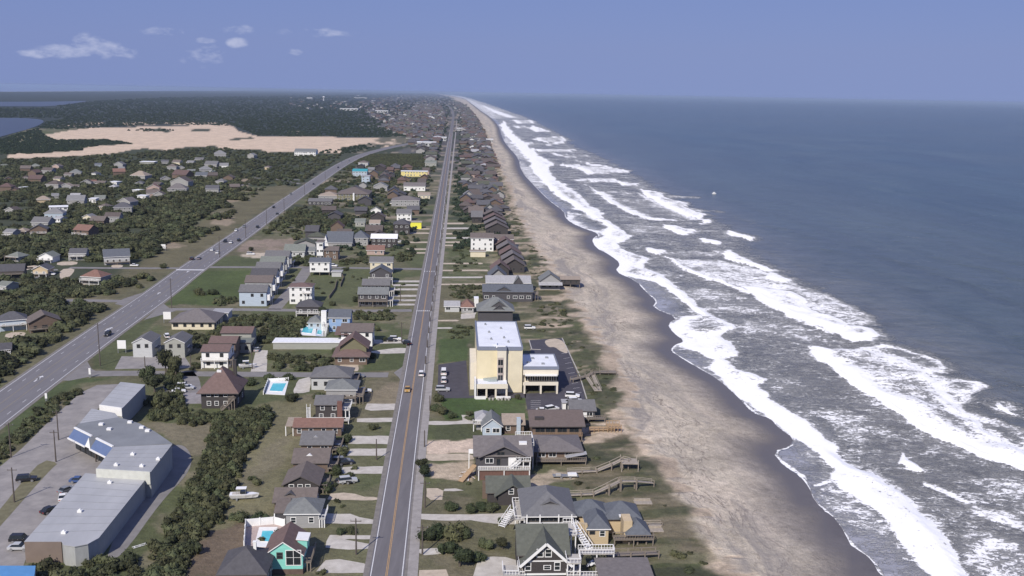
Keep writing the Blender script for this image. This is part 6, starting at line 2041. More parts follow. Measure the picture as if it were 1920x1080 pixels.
SHR = [(275, 712, 4.2, 'round live oak at the street corner beside the far shed', 6), (311, 700, 3.6, 'tall dark cedar in the clump by the farthest shed', 10), (330, 708, 3.6, 'second dark cedar of the clump, a little shorter', 9), (290, 735, 4.2, 'dark tree in front of the cedars, beside the shed wall', 7), (302, 760, 4, 'dark tree south of the cedar clump', 6),
       (440, 758, 2.6, 'dark bush leaning against the pyramid-roofed house', 7.5), (483, 908, 1.9, 'small reddish shrub alone on the dry lawn'), (455, 975, 2.6, 'rounded green shrub by the pool terrace fence'), (487, 978, 2.4, 'green hedge shrub close to the pool terrace'), (520, 1018, 1.8, 'dark shrub wedged between the terrace and the turquoise wall', 4),
       (547, 752, 2.8, 'dark round shrub by the sandy turning place'), (597, 748, 2.6, 'brown-green shrub at the pale house corner'), (470, 722, 3, 'dark shrub west of the small pool'), (505, 712, 2.6, 'dark shrub along the side street, north of the small pool'), (540, 712, 2.4, 'low shrub along the side street near the pale house'),
       (641, 855, 2.3, 'dark shrub beside the moss grey roof', 3.2), (630, 889, 2.4, 'dark shrub by the black driveway shade', 3.4), (616, 923, 2.5, 'large dark shrub at the gabled cottage east side', 3.4), (650, 828, 2.0, 'dark shrub at the seaward end of the ridge-vent house', 2.8), (700, 805, 2, 'russet shrub by the white porch drive'), (655, 893, 1.4, 'small dark shrub on the drive edge'),
       (640, 1000, 1.7, 'low dark shrub by the slate grey house drive'), (660, 1000, 1.7, 'low dark shrub farther along the slate grey house drive'), (345, 1040, 1.5, 'small bush at the foot of the thicket'),
       (804, 1010, 2.8, 'bushy green shrub by the footpath, opposite the utility pole'), (822, 1005, 3.0, 'broad dark shrub in the footpath garden'), (852, 1012, 3.6, 'largest rounded shrub of the footpath garden', 4.6), (872, 1006, 2.8, 'dark shrub at the seaward end of the footpath garden'), (840, 1035, 2.6, 'shrub in the middle of the footpath garden', 3.6), (862, 1062, 3.2, 'tall green shrub by the grey drive, cut by a shadow', 5), (892, 1050, 2.6, 'dark shrub overhanging the grey drive'),
       (915, 1028, 2.4, 'dark shrub beside the sand patch of the white-trimmed house'), (942, 1030, 1.9, 'small dark shrub at the charcoal house corner', 3), (845, 957, 2.6, 'clipped dark shrub on the lawn west of the olive cottage'), (905, 955, 2.8, 'wide dark shrub under the olive cottage', 2.4), (922, 958, 2.6, 'dark shrub by the white stair of the slate hip roof', 2.4), (882, 960, 2.4, 'low shrub on the lawn beside the drive'),
       (940, 978, 1.3, 'reddish brown ball shrub at the end of the pale drive'), (970, 925, 1.6, 'pale bush under the olive cottage gable'), (795, 895, 2.6, 'dark shrub between the path and the sandy lot', 4), (790, 880, 2.2, 'dark shrub at the path edge beside the kerb', 3.4),
       (821, 752, 2.6, 'green shrub at the inland end of the hotel lawn', 3), (818, 770, 2.6, 'shrub by the path at the south-west lawn corner', 3), (830, 776, 2.4, 'shrub on the southern lawn edge, near the path'), (850, 783, 2.2, 'shrub on the southern lawn edge, near the turret house'), (880, 779, 1.6, 'small shrub behind the turret house'), (920, 775, 1.4, 'small shrub behind the pale blue cottage'), (945, 748, 1.0, 'tiny shrub at the hotel lawn kerb'), (972, 748, 1.6, 'shrub at the lawn corner by the parking stalls'), (968, 729, 1.2, 'palmetto-like shrub in the hotel court'), (958, 727, 1.2, 'dark shrub beside the hotel porch'),
       (700, 570, 3.4, 'big round shrub beside the striped roof duplex', 4.6), (668, 566, 2.4, 'round shrub west of the striped roof duplex', 3.4), (622, 573, 2.2, 'dark shrub at the end of the long garden hedge'), (604, 592, 3, 'dark tree by the hip-roofed house with white porch', 5), (495, 600, 3, 'low dark shrub beside the sandy yard'), (455, 552, 1.6, 'low shrub by the pale blue end house'), (375, 553, 3.6, 'scrub mound in the highway meadow'), (400, 552, 3.2, 'second scrub mound in the highway meadow'),
       (306, 503, 3, 'lone bush at the highway junction'), (640, 630, 2.4, 'dark shrub by the tall white house'), (697, 672, 2, 'dark shrub beside the lodge drive', 3), (725, 640, 2, 'round shrub at the roadside drive'), (705, 620, 2.4, 'dark shrub seaward of the blue house'), (470, 470, 2.2, 'spiky shrub alone by the sandy lot', 3)]
for t in SHR:
    bush(t[0], t[1], t[2], t[3], t[4] if len(t) > 4 else None, 'shrubs and trees around the houses')

# thickets and woods: too many to count
SRC = bpy.data.collections.new('leaf_sources')      # not linked to the scene
TH = [crown_mb(130, 80 + k, .15, lumps=5).mesh('leaf_clump', LEAFM[0]) for k in range(3)]
TF = [crown_mb(44, 90 + k, .26, lumps=4).mesh('leaf_clump_far', LEAFM[2]) for k in range(3)]
SO = [[], []]
for k in range(3):
    for j, tt_ in enumerate((TH, TF)):
        o = bpy.data.objects.new('leaf_clump', tt_[k])
        SRC.objects.link(o)
        SO[j].append(o)


def scatter_tree(srcs):
    ng = bpy.data.node_groups.new('thicket', 'GeometryNodeTree')
    ng.interface.new_socket('Geometry', in_out='INPUT', socket_type='NodeSocketGeometry')
    ng.interface.new_socket('Geometry', in_out='OUTPUT', socket_type='NodeSocketGeometry')
    N, L = ng.nodes, ng.links
    gi, go = N.new('NodeGroupInput'), N.new('NodeGroupOutput')
    join = N.new('GeometryNodeJoinGeometry')
    for k, o in enumerate(srcs):
        oi = N.new('GeometryNodeObjectInfo')
        oi.inputs['Object'].default_value = o
        oi.inputs['As Instance'].default_value = True
        at = N.new('GeometryNodeInputNamedAttribute')
        at.data_type = 'INT'
        at.inputs['Name'].default_value = 'which'
        cmpn = N.new('FunctionNodeCompare')
        cmpn.data_type, cmpn.operation = 'INT', 'EQUAL'
        L.new(at.outputs['Attribute'], cmpn.inputs[2])
        cmpn.inputs[3].default_value = k
        ins = N.new('GeometryNodeInstanceOnPoints')
        L.new(gi.outputs[0], ins.inputs['Points'])
        L.new(cmpn.outputs[0], ins.inputs['Selection'])
        L.new(oi.outputs['Geometry'], ins.inputs['Instance'])
        for nm, soc in (('rot', 'Rotation'), ('size', 'Scale')):
            a = N.new('GeometryNodeInputNamedAttribute')
            a.data_type = 'FLOAT_VECTOR'
            a.inputs['Name'].default_value = nm
            L.new(a.outputs['Attribute'], ins.inputs[soc])
        L.new(ins.outputs[0], join.inputs[0])
    L.new(join.outputs[0], go.inputs[0])
    return ng


NG = [scatter_tree(SO[0]), scatter_tree(SO[1])]


def thicket(name, label, pts, far=0):
    """pts: (x, y, z, radius, height)"""
    a = np.array(pts, float)
    me = bpy.data.meshes.new(name)
    me.vertices.add(len(a))
    me.vertices.foreach_set('co', a[:, :3].reshape(-1).astype(np.float32))
    at = me.attributes.new('which', 'INT', 'POINT')
    at.data.foreach_set('value', nr.integers(0, 3, len(a)).astype(np.int32))
    at = me.attributes.new('rot', 'FLOAT_VECTOR', 'POINT')
    at.data.foreach_set('vector', np.stack([np.zeros(len(a)), np.zeros(len(a)), nr.random(len(a)) * 6.28], 1).reshape(-1).astype(np.float32))
    at = me.attributes.new('size', 'FLOAT_VECTOR', 'POINT')
    at.data.foreach_set('vector', np.stack([a[:, 3], a[:, 3], a[:, 4]], 1).reshape(-1).astype(np.float32))
    me.update()
    o = link_mesh(name, me)
    md = o.modifiers.new('scatter', 'NODES')
    md.node_group = NG[far]
    setp(o, label, kind='stuff')
    return o


HG = {}
for hx, hy, hr in HOUSES:
    for i in range(int((hx - hr) // 40), int((hx + hr) // 40) + 1):
        for j in range(int((hy - hr - 25) // 40), int((hy + hr) // 40) + 1):
            HG.setdefault((i, j), []).append((hx, hy, hr))


def blocked(x, y, r, front=0.0):
    for hx, hy, hr in HG.get((int(x // 40), int(y // 40)), ()):
        if abs(x - hx) < hr * .8 + r and hy - hr * .75 - r - front < y < hy + hr * .7 + r:
            return True
    return False


road_lines = np.array([q for q in bl] + [q for q in hl])


def near_road(x, y, dst):
    return bool((np.hypot(road_lines[:, 0] - x, road_lines[:, 1] - y) < dst).any())


def fill(pix, spacing, rmin, rmax, hk=1.0, keep=1.0, clump=0.0, avoid=True, front=4.0):
    w = gpoly(pix)
    xs, ys = [q[0] for q in w], [q[1] for q in w]
    out = []
    A = (max(xs) - min(xs)) * (max(ys) - min(ys))
    n = int(A / (spacing * spacing))
    pts = nr.random((n, 2)) * np.array([max(xs) - min(xs), max(ys) - min(ys)]) + np.array([min(xs), min(ys)])
    ins = inside(pts[:, 0], pts[:, 1], w)
    cl = fbm(pts[:, 0] / 24 + 3, pts[:, 1] / 24, 3)
    for (x, y), i_, c_ in zip(pts, ins, cl):
        if not i_ or rnd.random() > keep or c_ < clump:
            continue
        r = rnd.uniform(rmin, rmax) * (1 if not clump else .6 + 1.2 * (c_ - clump) / (1 - clump) + .3)
        if near_road(x, y, 10.5 + r):
            continue
        if avoid and blocked(x, y, r * .5, front):
            continue
        out.append((x, y, -.1, r, r * rnd.uniform(.8, 1.25) * hk))
    return out


pts = fill([(395, 806), (420, 788), (450, 774), (500, 768), (512, 784), (488, 818), (462, 856), (448, 898), (430, 940), (405, 982), (380, 1010), (355, 1050), (340, 1110), (255, 1115), (285, 1045), (322, 985), (352, 930), (378, 885), (392, 850)], 1.5, 1.2, 2.4, 1.3, avoid=False)
pts += fill([(268, 760), (300, 745), (320, 690), (335, 700), (345, 735), (345, 770), (310, 790), (268, 788)], 1.8, 1.1, 2.2, 1.5, .9)
pts += fill([(300, 770), (380, 770), (450, 765), (440, 792), (370, 800), (290, 790)], 1.8, 1.1, 2.0, 1.2, .9)
thicket('maritime_thicket', 'dark dense band of thicket between the sheds and the dry lawns', pts)
pts = fill([(0, 842), (40, 800), (70, 772), (110, 742), (150, 728), (152, 738), (115, 768), (70, 808), (30, 840), (0, 868), (-60, 900), (-60, 870)], 1.7, .9, 1.9, 1.0)
thicket('roadside_hedge', 'ragged dark hedge along the highway verge before the shed lot', pts)
pts = fill([(60, 1064), (120, 1056), (200, 1054), (262, 1050), (250, 1110), (70, 1110)], 2.2, 1.4, 2.6, 1.2, avoid=False)
thicket('hedge', 'dark shrubbery along the bottom edge beyond the blue roof', pts)
pts = []
for q, kp in (([(425, 600), (500, 590), (560, 600), (612, 590), (612, 610), (560, 622), (556, 640), (520, 648), (440, 640), (400, 625), (405, 605)], 1), ([(505, 662), (560, 660), (600, 659), (640, 660), (655, 690), (600, 696), (510, 695)], .9), ([(665, 588), (735, 587), (742, 594), (735, 600), (665, 602)], .8), ([(345, 622), (400, 620), (425, 632), (410, 650), (350, 655), (345, 640)], .8),
              ([(400, 560), (440, 556), (445, 572), (400, 575)], .4), ([(355, 680), (378, 672), (378, 698), (350, 696)], .8), ([(545, 488), (600, 490), (590, 500), (545, 498)], .8), ([(548, 470), (595, 472), (595, 492), (545, 490)], .8), ([(640, 492), (690, 482), (690, 494), (640, 498)], .8), ([(530, 398), (560, 394), (640, 398), (668, 410), (655, 424), (600, 424), (545, 420)], 1),
              ([(575, 400), (530, 430), (480, 440), (500, 425)], .35), ([(740, 585), (772, 585), (770, 610), (745, 610)], .5), ([(735, 478), (790, 474), (785, 490), (740, 492)], .6), ([(690, 430), (735, 424), (738, 440), (690, 446)], .3), ([(690, 290), (790, 290), (806, 300), (800, 312), (745, 316), (690, 314), (660, 305)], 1), ([(700, 340), (755, 330), (760, 345), (700, 356)], .6), ([(575, 352), (625, 340), (628, 356), (590, 366)], .5)):
    pts += fill(q, 2.3, 1.2, 2.4, 1.1, kp)
pts += fill([(560, 352), (640, 310), (700, 318), (832, 300), (806, 490), (740, 480), (640, 478), (520, 440), (480, 440)], 6.5, 1.4, 3.2, 1.0, .55, .40)
pts += fill([(545, 480), (780, 505), (770, 580), (520, 578)], 9, .8, 1.8, 1.0, .5, .42)
pts += fill([(620, 790), (742, 780), (700, 1080), (590, 1080)], 7, .6, 1.3, .9, .5, .40)
pts += fill([(430, 800), (560, 780), (520, 1000), (400, 1060)], 9, .6, 1.4, .8, .5, .45)
thicket('thicket', 'dark scrub growing between the houses of the two roads', pts)
pts = []
for q, kp in (([(822, 615), (882, 614), (880, 634), (822, 636)], 1), ([(828, 536), (908, 536), (905, 560), (828, 560)], .8), ([(1010, 575), (1050, 565), (1070, 600), (1050, 620), (1010, 610)], .35), ([(812, 740), (838, 742), (845, 780), (990, 780), (990, 786), (812, 788)], .22), ([(805, 470), (812, 430), (830, 430), (828, 470)], .0),
              ([(1090, 930), (1180, 900), (1230, 930), (1220, 960), (1120, 950)], .12), ([(1220, 1030), (1300, 1010), (1370, 1085), (1240, 1085)], .18), ([(1100, 700), (1160, 720), (1165, 770), (1120, 770)], .12), ([(905, 395), (960, 390), (985, 430), (945, 470), (930, 420)], .25), ([(850, 460), (905, 455), (905, 500), (850, 510)], .22), ([(1010, 470), (1040, 520), (1000, 520), (985, 490)], .2)):
    pts += fill(q, 2.6, 1.1, 2.2, .8, kp)
pts += fill([(1010, 470), (1062, 530), (1090, 600), (1150, 700), (1170, 745), (1100, 740), (1060, 640), (1000, 620), (1000, 570), (1060, 560)], 5.5, .7, 1.8, .55, .7, .44)
pts += fill([(1085, 870), (1180, 840), (1236, 872), (1300, 985), (1368, 1080), (1240, 1080), (1225, 1000), (1080, 930)], 5, .5, 1.5, .55, .7, .44)
pts += fill([(800, 900), (900, 900), (880, 1080), (785, 1080)], 6, .5, 1.2, .8, .5, .45)
pts += fill([(930, 300), (945, 330), (985, 430), (1006, 480), (960, 440), (940, 370)], 8, 1.0, 2.4, .6, .7, .42)
thicket('dune_scrub', 'low dark scrub on the ocean side lots and dunes', pts)
# the western neighbourhood
pts = []
for q, sp_, kp, cl in (([(0, 300), (150, 294), (300, 284), (400, 277), (470, 284), (560, 290), (640, 292), (600, 325), (545, 352), (430, 345), (430, 302), (250, 300), (0, 318)], 9, .95, 0), ([(0, 312), (440, 300), (450, 360), (340, 440), (280, 485), (0, 500)], 5.0, .95, .33),
                       ([(200, 420), (330, 398), (380, 400), (300, 470), (210, 484), (180, 450)], 5.5, .95, .3), ([(300, 380), (440, 350), (500, 350), (400, 440), (330, 470)], 6, .8, .46), ([(0, 440), (130, 450), (200, 450), (240, 480), (100, 480), (0, 475)], 5, .95, .35),
                       ([(0, 508), (150, 530), (300, 520), (270, 545), (100, 558), (0, 556)], 3.6, .8, .42), ([(0, 566), (120, 570), (190, 580), (200, 596), (150, 640), (80, 660), (110, 600), (0, 598)], 3.4, 1, .2), ([(20, 655), (75, 650), (60, 690), (0, 722), (-40, 730), (-40, 690)], 3, 1, .2), ([(130, 545), (230, 530), (200, 560), (130, 560)], 3.2, .5, .3)):
    pts += fill(q, sp_, 2.2, 4.2, 1.0, kp, cl)
thicket('coastal_scrub', 'dark coastal scrub filling the neighbourhood west of the highway', pts)
# far woods
pts = []


def far_fill(pix, n, rpx):
    xs, ys = [q[0] for q in pix], [q[1] for q in pix]
    k = 0
    while k < n:
        py_ = min(ys) + (max(ys) - min(ys)) * rnd.random()
        px = rnd.uniform(min(xs), max(xs))
        if not inside(np.array([px]), np.array([py_]), pix)[0]:
            continue
        k += 1
        q = P(px, py_)
        r = max(3.5, rnd.uniform(.6, 1.3) * rpx / scale_at(px, py_))
        pts.append((q.x, q.y, -.5, r, min(r * 1.1, rnd.uniform(5, 11))))


far_fill([(70, 240), (84, 229), (120, 224), (100, 204), (140, 195), (300, 184), (560, 182), (700, 190), (690, 215), (720, 240), (770, 256), (700, 257), (540, 255), (480, 254), (440, 236), (300, 233), (120, 243)], 9000, 2.4)
far_fill([(100, 200), (180, 190), (300, 183), (540, 179), (700, 178), (690, 186), (300, 190)], 1500, 2.4)
far_fill([(0, 262), (70, 240), (82, 254), (104, 263), (150, 263), (197, 262), (250, 270), (204, 271), (157, 277), (153, 282), (73, 288), (0, 290)], 1500, 3)
far_fill([(-60, 205), (0, 203), (90, 203), (120, 210), (110, 222), (60, 220.5), (0, 220.5)], 500, 3)
far_fill([(540, 247), (580, 250), (585, 256), (540, 256)], 60, 3)
far_fill([(240, 242), (330, 243), (330, 248), (240, 246)], 24, 3)
far_fill([(640, 279), (668, 274), (695, 270), (700, 276), (665, 287), (630, 289), (560, 287)], 70, 3)
thicket('far_woods', 'dark woods stretching to the horizon beyond the sand dunes', pts, 1)
pts = []
far_fill([(780, 250), (838, 215), (842, 290), (800, 312)], 260, 2.4)
far_fill([(862, 210), (880, 212), (900, 240), (925, 320), (930, 400), (862, 400), (862, 300)], 900, 1.9)
far_fill([(850, 230), (862, 230), (862, 400), (845, 400)], 60, 1.6)
far_fill([(832, 400), (940, 400), (960, 440), (900, 470), (828, 470)], 70, 3)
far_fill([(700, 320), (835, 300), (800, 480), (640, 480), (560, 400)], 170, 3.4)
far_fill([(690, 196), (790, 180), (840, 186), (842, 214), (760, 246), (700, 232)], 1700, 1.8)
far_fill([(690, 190), (800, 175), (850, 182), (900, 236), (850, 250), (760, 246)], 900, 1.6)
pts = [q for q in pts if not near_road(q[0], q[1], 13) and float(seg_dist(np.array([q[0]]), np.array([q[1]]), dn_w)[0]) > 12]
thicket('town_greenery', 'scattered dark greenery among the far rows of cottages', pts, 1)

# dune grass tussocks on the sea side of the lots
# ------------------------------------------------------------------ cars and boats
CARC = dict(white=(.75, .75, .74), black=(.02, .02, .024), grey=(.20, .21, .22), silver=(.45, .46, .47), blue=(.05, .09, .22), red=(.28, .035, .03), gold=(.45, .27, .07))


def car_meshes(kind):
    m = MB()
    if kind == 'car':
        prof = [(-2.2, .35), (2.2, .35), (2.25, .75), (1.2, .92), (-1.75, .95), (-2.25, .85)]
        cab = [(-1.7, .93), (.95, .9), (.35, 1.42), (-1.15, 1.45)]
        L2 = 1.35
    elif kind == 'suv':
        prof = [(-2.4, .45), (2.4, .45), (2.45, .95), (1.35, 1.1), (-2.4, 1.1)]
        cab = [(-2.35, 1.09), (1.1, 1.09), (.55, 1.78), (-2.1, 1.8)]
        L2 = 1.45
    else:
        prof = [(-2.7, .5), (2.7, .5), (2.75, 1.1), (1.9, 1.35), (-2.7, 1.35)]
        cab = [(-2.68, 1.34), (2.0, 1.34), (1.45, 2.15), (-2.6, 2.2)]
        L2 = 1.65
    hw = .92 if kind != 'van' else 1.0

    def sweep(mb, pr, w0, taper=0.0):
        i = len(mb.v)
        n = len(pr)
        zt = max(z for _, z in pr)
        zb = min(z for _, z in pr)
        for s in (-1, 1):
            for y, z in pr:
                k = w0 - taper * (z - zb) / (zt - zb + 1e-6)
                mb.v.append((s * k, y, z))
        for k in range(n):
            mb.f.append((i + k, i + (k + 1) % n, i + n + (k + 1) % n, i + n + k))
            mb.m.append(0)
        mb.f.append(tuple(i + k for k in range(n))[::-1])
        mb.m.append(0)
        mb.f.append(tuple(i + n + k for k in range(n)))
        mb.m.append(0)
    sweep(m, prof, hw)
    g = MB()
    sweep(g, cab, hw - .05, .16)
    top = [p for p in cab if p[1] > (1.3 if kind == 'car' else 1.6)]
    rf = MB().box(-hw + .2, hw - .2, min(p[0] for p in top) + .02, max(p[0] for p in top) - .02, max(p[1] for p in top) - .02, max(p[1] for p in top) + .05)
    wmh = MB()
    for k in range(12):
        a0, a1 = 6.283 * k / 12, 6.283 * (k + 1) / 12
        for x in (-.11, .11):
            wmh.face([(x, 0, 0), (x, .34 * math.cos(a0), .34 * math.sin(a0)), (x, .34 * math.cos(a1), .34 * math.sin(a1))], 1)
        wmh.face([(-.11, .34 * math.cos(a0), .34 * math.sin(a0)), (.11, .34 * math.cos(a0), .34 * math.sin(a0)), (.11, .34 * math.cos(a1), .34 * math.sin(a1)), (-.11, .34 * math.cos(a1), .34 * math.sin(a1))], 0)
    lm = MB().box(-.2, .2, -.04, .04, -.09, .09)
    return dict(body=m, cab=g, roof=rf, wheel=wmh.mesh('wheel', [TYRE, RIM]), L2=L2, hw=hw, head=lm.mesh('headlight', LAMPM), tail=lm.mesh('tail_light', TAILM), zl=prof[2][1] - .1, yl=prof[1][0] + .03)


CK = {k: car_meshes(k) for k in ('car', 'suv', 'van')}
CM = {}


def car(px, py, kind, colr, label, ang, group=None, small=False, z=.07, xy=None):
    """ang: heading in the street grid, 0 = north"""
    q = P(px, py, z) if xy is None else Vector((*xy, z))
    k = CK[kind]
    if (kind, colr) not in CM:
        pm = mat('car paint ' + colr, CARC[colr], .3, .03, 1, spec=.5)
        CM[(kind, colr)] = (k['body'].mesh('body', pm), k['roof'].mesh('roof', pm))
        if 'cabme' not in k:
            k['cabme'] = k['cab'].mesh('windows', GLASS)
    b_, r_ = CM[(kind, colr)]
    t = empty('car' if kind != 'van' else 'van', q, RZ + ang, label, {'car': 'car', 'suv': 'car', 'van': 'van'}[kind], group)
    link_mesh('body', b_, t)
    link_mesh('windows', k['cabme'], t)
    link_mesh('roof', r_, t)
    if not small:
        for sx in (-1, 1):
            for sy in (-1, 1):
                link_mesh('wheel', k['wheel'], t, (sx * (k['hw'] - .06), sy * k['L2'], .34))
            link_mesh('headlight', k['head'], t, (sx * .62, k['yl'], k['zl']))
            link_mesh('tail_light', k['tail'], t, (sx * .62, -k['yl'] + .02, k['zl'] + .05))
    return t


N_, S_, E_, W_ = 0, math.pi, -math.pi / 2, math.pi / 2
car(790, 704, 'suv', 'white', 'white car driving up the beach road by the hotel', N_)
car(764, 733, 'car', 'gold', 'small gold car coming down the beach road', S_)
HG_ = 'cars on the highway'
for px, py_, kd, cc, lb, a in ((202, 629, 'suv', 'black', 'dark car on the highway, closest to the twin grey houses', S_), (360, 487, 'suv', 'black', 'dark car just past the highway junction', N_), (373, 486, 'car', 'grey', 'grey car beside the dark one at the junction', N_), (398, 470, 'car', 'white', 'white car in the western lanes past the junction', S_), (408, 475, 'car', 'white', 'white car in the eastern lanes past the junction', N_),
                              (422, 454, 'suv', 'black', 'black car in the highway cluster, western lane', S_), (433, 456, 'car', 'white', 'white car in the middle of the highway cluster', S_), (448, 452, 'suv', 'black', 'black car in the highway cluster, eastern lane', N_), (443, 433, 'car', 'white', 'white car heading toward the cluster', S_), (458, 426, 'car', 'grey', 'grey car on the western edge of the highway', S_), (483, 427, 'suv', 'black', 'dark car on the eastern edge by the utility pole', N_),
                              (513, 390, 'suv', 'black', 'dark car past the pole row on the highway', S_), (520, 402, 'car', 'black', 'dark car on the eastern lane near the dark scrub', N_), (545, 365, 'car', 'grey', 'grey car at the narrowing of the highway', S_), (588, 346, 'car', 'black', 'dark car before the highway bend', N_), (634, 315, 'suv', 'black', 'dark car entering the highway bend', S_), (640, 304, 'car', 'grey', 'grey car in the highway bend', S_), (655, 302, 'car', 'grey', 'farthest grey car in the highway bend', N_)):
    q = P(px, py_)
    i = min(range(1, len(hl) - 1), key=lambda j: math.dist(hl[j], (q.x, q.y)))
    hd = math.atan2(-(hl[i + 1][0] - hl[i - 1][0]), hl[i + 1][1] - hl[i - 1][1])
    car(px, py_, kd, cc, lb, a + hd - RZ, HG_, small=py_ < 480)
LG = 'parked cars'
for px, py_, kd, cc, lb, a in ((50, 902, 'suv', 'black', 'black car on the lot verge beside the pole', E_ + .2), (118, 936, 'car', 'white', 'white car parked along the long shed', N_ + .3), (148, 904, 'car', 'blue', 'blue car parked at the shed gap', E_), (94, 960, 'car', 'black', 'black car parked against the long shed', N_ - .6), (125, 922, 'car', 'grey', 'grey car nosed against the long shed', N_ - .5), (40, 1016, 'suv', 'black', 'black car at the brown shed front', E_), (36, 1030, 'car', 'silver', 'silver car behind the black one at the brown front', E_),
                              (832, 702, 'van', 'white', 'white van in the hotel forecourt', N_), (832, 716, 'suv', 'white', 'white car behind the van in the forecourt', N_), (830, 733, 'suv', 'silver', 'silver car near the forecourt lawn', E_), (893, 729, 'car', 'white', 'white car at the hotel porch wall', N_ + .4), (1034, 770, 'suv', 'white', 'white car in the lot beside the chocolate roof', E_ + .5), (1018, 773, 'car', 'white', 'low white car at the edge of the hotel lot', E_), (993, 617, 'suv', 'white', 'white car alone north of the hotel', E_),
                              (345, 727, 'suv', 'white', 'white car under the cedars, first in the gravel lot', E_), (352, 729, 'car', 'silver', 'silver car in the gravel lot', E_), (335, 736, 'car', 'white', 'white car in the gravel lot, second row', E_ + .3), (320, 750, 'car', 'blue', 'blue car in the gravel lot by the trees', E_ + .4), (313, 633, 'suv', 'white', 'white car beside the plum roofed building', N_ + .4), (482, 658, 'car', 'silver', 'silver car in the sandy motel lot', N_), (741, 638, 'suv', 'white', 'white car in the roadside drive', E_), (733, 640, 'car', 'black', 'dark car in the roadside drive', E_),
                              (762, 646, 'suv', 'black', 'dark car near the roadside kerb', N_ + .6), (0, 615, 'suv', 'white', 'white car cut by the frame, beside the pale blue house', E_), (252, 499, 'car', 'white', 'white car parked by the slate blue roofed house', E_), (95, 516, 'suv', 'white', 'white car on the sandy loop', E_), (250, 527, 'car', 'white', 'white trailer-like car beside the red roofed house', N_), (735, 383, 'van', 'white', 'long white van beside the broad brown roof', E_)):
    car(px, py_, kd, cc, lb, a, LG, small=py_ < 560)
for k, (px, py_) in enumerate(((640, 868), (648, 870), (652, 905), (636, 842), (684, 735), (672, 707), (645, 905), (556, 553), (1078, 755), (1073, 745), (1082, 764), (470, 478), (625, 500), (752, 455))):
    car(px, py_, rnd.choice(('car', 'suv')), ('grey', 'black', 'silver', 'grey', 'white', 'grey', 'black', 'white', 'white', 'white', 'silver', 'white', 'white', 'white')[k],
        ('grey car in the drive of the moss grey roof', 'black car in the same drive, nearer the road', 'silver car in the shade of the gabled cottage drive', 'grey car beside the ridge-vent house', 'white car by the green-grey porch', 'grey car at the pale house corner', 'black car under the gabled cottage shrub', 'white car before the white three storey house', 'white car first in the beach lot corner', 'white car at the beach lot boardwalk', 'silver car last in the beach lot corner', 'white car in the highway meadow', 'white car by the carport', 'white truck-like car on a sandy drive')[k], E_ + rnd.uniform(-.3, .3), LG, small=py_ < 560)


def boat(px, py, s, label, ang):
    q = P(px, py)
    t = empty('boat', q + Vector((0, 0, .2)), ang, label, 'boat')
    prof = [(-3.2, 1.05), (-3.2, -1.05), (.6, -1.1), (2.4, -.7), (3.9, 0), (2.4, .7), (.6, 1.1)]
    m = MB()
    i = 0
    n = len(prof)
    for z, k in ((.3, .55), (1.1, .92), (1.35, 1.0)):
        m.v += [(x * (1 if z > 1 else .9) * s, y * k * s, z * s) for x, y in prof]
    for r in range(2):
        for k in range(n):
            m.f.append((r * n + k, r * n + (k + 1) % n, (r + 1) * n + (k + 1) % n, (r + 1) * n + k))
            m.m.append(0)
    m.f.append(tuple(range(n))[::-1])
    m.m.append(0)
    m.f.append(tuple(2 * n + k for k in range(n)))
    m.m.append(0)
    m.build('hull', mat('boat gel coat', (.74, .74, .75), .35, .04), t)
    MB().box(-2.6 * s, -.3 * s, -.7 * s, .7 * s, 1.36 * s, 1.42 * s).build('cockpit', mat('boat cockpit floor', (.45, .42, .38), .7), t)
    w = MB().box(-.6 * s, .9 * s, -.6 * s, .6 * s, 1.36 * s, 2.1 * s)
    w.build('console', GLASS, t)
    MB().box(-1.6 * s, .9 * s, -.8 * s, .8 * s, 2.75 * s, 2.85 * s).build('hard_top', TRIM, t)
    for x in (-1.4, .7):
        for y in (-.65, .65):
            MB().bar((x * s, y * s, 1.36 * s), (x * s, y * s, 2.75 * s), .07).build('post', METAL, t)
    tr = MB().bar((-2.6 * s, -.5 * s, .15), (3.2 * s, 0, .15), .12).bar((-2.6 * s, .5 * s, .15), (3.2 * s, 0, .15), .12).box(-1.6, -1.2, -1.2, 1.2, -.15, .35)
    tr.build('trailer', METAL, t)
    return t


boat(456, 936, 1.0, 'white motor boat on a trailer in the dry lawn', .12)
boat(463, 690, .9, 'white boat parked beside the motel lot', .3)

# ------------------------------------------------------------------ poles
POLE_ME = {}


def pole(px, py, h, label, arm=True, group=None, lean=0, thick=.17):
    q = P(px, py)
    key = (round(h, 1), arm)
    t = empty('utility_pole', q, RZ + rnd.uniform(-.1, .1), label, 'utility pole', group)
    if key not in POLE_ME:
        a = MB().tube(0, 0, -.5, h, thick * 1.25, thick * .8, 8).mesh('pole', POLE)
        c = MB().bar((-1.2, .12, h - .7), (1.2, .12, h - .7), .13).mesh('cross_arm', POLE)
        ins = MB()
        for x in (-1.1, 0, 1.1):
            ins.tube(x, .12, h - .63, h - .33, .07, .05, 6)
        POLE_ME[key] = (a, c, ins.mesh('insulators', METAL))
    a, c, i_ = POLE_ME[key]
    link_mesh('pole', a, t)
    if arm:
        link_mesh('cross_arm', c, t)
        link_mesh('insulators', i_, t)
    return t


